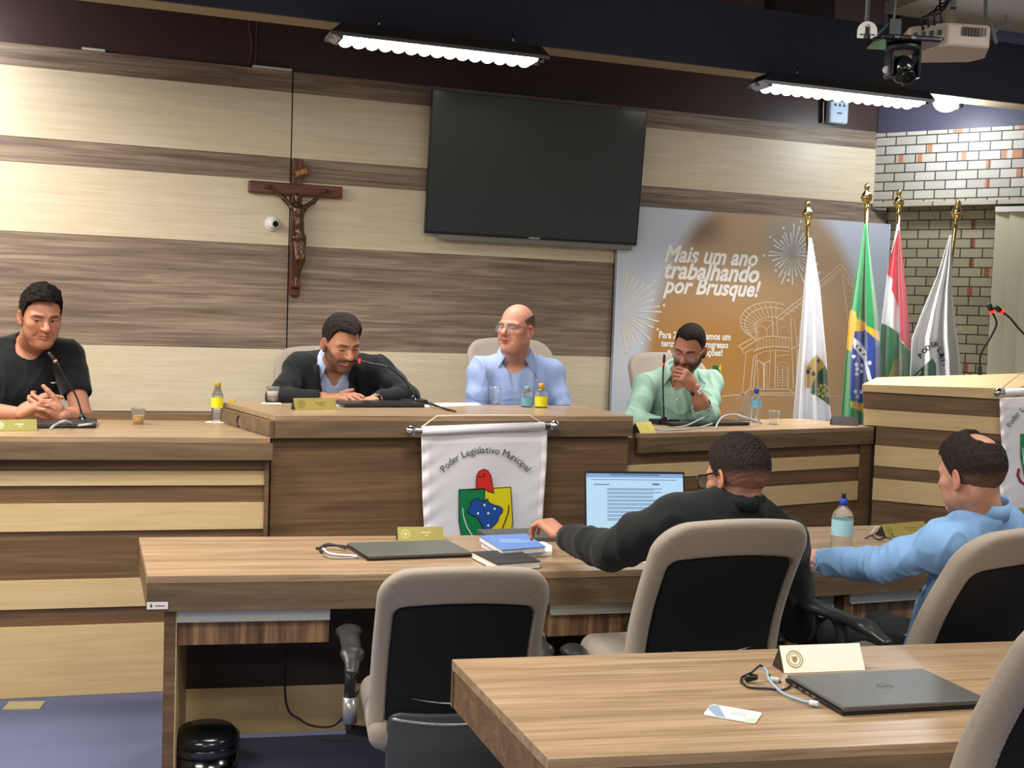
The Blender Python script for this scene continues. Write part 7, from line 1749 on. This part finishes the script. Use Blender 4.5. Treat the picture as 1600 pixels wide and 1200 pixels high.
cloth_obj('shirt', pr, m, o, h=0.0055, amp=0.0065, seed=11, joints=[(EL, unit(EL-b['SL']), 0.09), (ER, unit(ER-b['SR']), 0.10), (b['SL']-up*0.09, lx, 0.09), (b['SR']-up*0.09, lx, 0.09), (b['H']*0.4+nk_*0.6+fw*0.1, up, 0.12)], jamp=0.008,
          subs=[(cap(nk_+fw*0.045-up*0.02, nk_+up*0.14+fw*0.02, 0.056, 0.070), 0.004), (cap(cR, cR+unit(WR-ER)*0.08, 0.050, 0.050), 0.003)])
collar('shirt_collar', m, o, nk_+up*0.044+fw*0.008, up, fw, lx, r=0.074, hb=0.032, hf=-0.004, tip=0.11, phi0=28, spreadx=0.12)
mm = MB()
for i in range(4):
    q = nk_-up*(0.09+0.085*i)+fw*(0.128+0.008*i); mm = MB(); mm.ball(tuple(q), 0.006, seg=10, rings=6); mm.build('button', mat('pearl_button', 'e9ece8', rough=0.3), o)
watch(o, WR-unit(WR-ER)*0.018, unit(WR-ER), np.array((0.35, -1, 0.3)), r=0.031, face='eef0f2', band='2b1d18')
legs(o, b, mat('dark_trousers', '22252c', rough=0.8), (-0.05, -1, 0), 0.3)

# ---- man in black suit (seen from behind) ---------------------------------------------------
hp = dict(C=w_(1150, 747, 3.66), R=headR(37, 14, 6), s=1.04, skin='b8826a', w=1.0, jaw=1.0, hairc='2a2320', hair=0.0085, hairtop=0.011, hty=-0.010, curl=0.0017, cs=400, beard=0.3, beardc='3a2a24', nk=1.02, ruddy='b8604e', fade=0.45, fadez=0.02,
          hz=[-0.052, -0.060, -0.040, -0.018, 0.022, 0.066, 0.082], scalp=0.6, scalpc='4a3a32')
b = dict(SL=w_(1052, 812, 3.58), SR=w_(1226, 842, 3.66), N=w_(1152, 796, 3.64), H=w_(1128, 1040, 3.66), F=np.array((-0.25, 1, 0)), fat=1.05, deep=1.1)
EL, ER = w_(955, 862, 3.66), w_(1246, 975, 3.78); WL, WR = w_(878, 838, 3.90), w_(1200, 930, 3.98)
dl_ = unit(w_(846, 822, 3.97)-WL)
hl = hand_prims(WL+dl_*0.0, unit(dl_+np.array((0, 0, 0.25))), np.array((-0.35, 0.35, -0.9)), np.array((0.3, 0.5, -0.1))*1.0, 1.02, curls=[(38, 40, 25), (42, 42, 25), (48, 45, 28), (52, 45, 28)], thumb=(0.45, 0.5), spread=3)
hr = hand_prims(WR, unit(np.array((-0.5, 0.8, -0.1))), np.array((0, 0, -1)), np.array((-1, 0, 0)), 1.0, curl=(20, 25, 15))
o, up, fw, lx, TR = person('man in black suit and black glasses seen from behind, reaching left', hp, b, upper(b['SL'], EL)+upper(b['SR'], ER)+fore(EL, WL)+fore(ER, WR), [hl, hr])
make_hair(hp, hp['C'], hp['R'], hp['s'], o)
glasses(o, hp['C'], hp['R'], hp['s'], mat('glossy_black_frame', '141416', rough=0.2), rim=0.0026, temple_r=0.0034, y0=0.108, w=0.028, hgt=0.021, z0=0.002)
WHT = mat('white_cotton', 'e6e6ea', rough=0.7)
collar('shirt_collar', WHT, o, b['N']+up*0.030, up, fw, lx, r=0.060, hb=0.018, hf=0.0, tip=0.03, phi0=30, flare=0.006, drop=0.014)
cw1 = WL-unit(WL-EL)*0.045; cw2 = WR-unit(WR-ER)*0.03
cloth_obj('shirt_cuff', [(cap(cw1-unit(WL-EL)*0.02, WL-unit(WL-EL)*0.022, 0.036, 0.035), 0.004)], WHT, o, h=0.003, amp=0.0005, halfs=[(WL-unit(WL-EL)*0.018, unit(WL-EL))])
tp, *_ = torso_prims(b, 0.022)
pr = tp+sleeve(b['SL'], EL, cw1, 0.018, tight=1.12)+sleeve(b['SR'], ER, cw2, 0.016)
cc_ = b['N']
pr += [(cap(cc_-fw*0.055-lx*0.045+up*0.012, cc_-fw*0.055+lx*0.045+up*0.012, 0.022), 0.02)]
cloth_obj('suit_jacket', pr, BLZ, o, h=0.0055, amp=0.006, seed=14, joints=[(EL, unit(WL-EL), 0.09), (ER, unit(WR-ER), 0.09), (b['SL']-up*0.06-lx*0.05, unit(EL-b['SL']), 0.12), (b['SR']-up*0.09, lx, 0.09)], jamp=0.005,
          subs=[(cap(cc_+up*0.012, cc_+up*0.16+fw*0.01, 0.068, 0.074), 0.004), (cap(cw1, cw1+unit(WL-EL)*0.06, 0.037, 0.037), 0.002)])
collar('jacket_collar', LPM, o, b['N']+up*0.036, up, fw, lx, r=0.076, hb=0.016, hf=-0.01, tip=0.02, phi0=60, flare=0.010, drop=0.040, th=0.004)
legs(o, b, mat('black_trousers', '17181a', rough=0.85), (-0.25, 1, 0), 0.0)

#END5
# ---- man in blue shirt at right (seen from behind) -----------------------------------------------
hp = dict(C=w_(1516, 742, 3.58), R=headR(31, 8, -2), s=1.02, skin='c08c74', w=1.0, jaw=1.0, hairc='2a2420', hair=0.0065, hairtop=0.010, hty=0.0, curl=0.0016, cs=180, beard=0.18, beardc='5a463c', nk=1.05, ruddy='b8604e', browc='2a1d17',
          hz=[-0.052, -0.066, -0.042, -0.018, 0.022, 0.062, 0.076], bald=((0.002, -0.060, 0.120), (0.040, 0.044, 0.034)), scalp=0.0, fade=0.25, fadez=0.02)
b = dict(SL=w_(1472, 850, 3.52), SR=w_(1616, 852, 3.72), N=w_(1536, 812, 3.60), H=w_(1492, 1040, 3.74), F=np.array((-0.62, 0.85, 0)), fat=1.08, deep=1.1)
EL, ER = w_(1376, 884, 3.62), w_(1640, 960, 3.80); WL, WR = w_(1292, 876, 3.84), w_(1560, 925, 4.0)
dl_ = unit(w_(1262, 866, 3.92)-WL)
hl = hand_prims(WL, dl_, np.array((0.1, 0.3, -1)), np.array((0.2, 1, 0)), 1.0, curl=(25, 30, 20), thumb=(0.4, 0.2))
hr = hand_prims(WR, unit(np.array((-0.5, 0.8, -0.1))), np.array((0, 0, -1)), np.array((-1, 0, 0)), 1.0, curl=(20, 25, 15))
o, up, fw, lx, TR = person('man with a bald spot in a sky blue shirt seen from behind at right', hp, b, upper(b['SL'], EL)+upper(b['SR'], ER)+fore(EL, WL)+fore(ER, WR), [hl, hr])
make_hair(hp, hp['C'], hp['R'], hp['s'], o)
SKY = mat('sky_blue_cotton', '7fa8d6', rough=0.75, spec=0.25, bump=0.1, bscale=900, sheen=0.1)
collar('shirt_collar', SKY, o, b['N']+up*0.040, up, fw, lx, r=0.064, hb=0.034, hf=-0.005, tip=0.09, phi0=28, flare=0.009, drop=0.052)
tp, *_ = torso_prims(b, 0.016)
cw1 = WL-unit(WL-EL)*0.005
pr = tp+sleeve(b['SL'], EL, cw1, 0.012, tight=1.05)+sleeve(b['SR'], ER, WR, 0.014)
cloth_obj('shirt', pr, SKY, o, h=0.0055, amp=0.0062, seed=17, joints=[(EL, unit(WL-EL), 0.11), (ER, unit(WR-ER), 0.09), (b['SL']-up*0.06-lx*0.05, unit(EL-b['SL']), 0.12), (b['H']*0.5+b['N']*0.5+fw*0.1, up, 0.14)], jamp=0.0055,
          subs=[(cap(b['N']+up*0.012, b['N']+up*0.16+fw*0.01, 0.068, 0.074), 0.004), (cap(cw1, cw1+unit(WL-EL)*0.06, 0.036, 0.036), 0.002)])
legs(o, b, mat('black_trousers', '17181a', rough=0.85), (-0.55, 0.85, 0), 0.0)
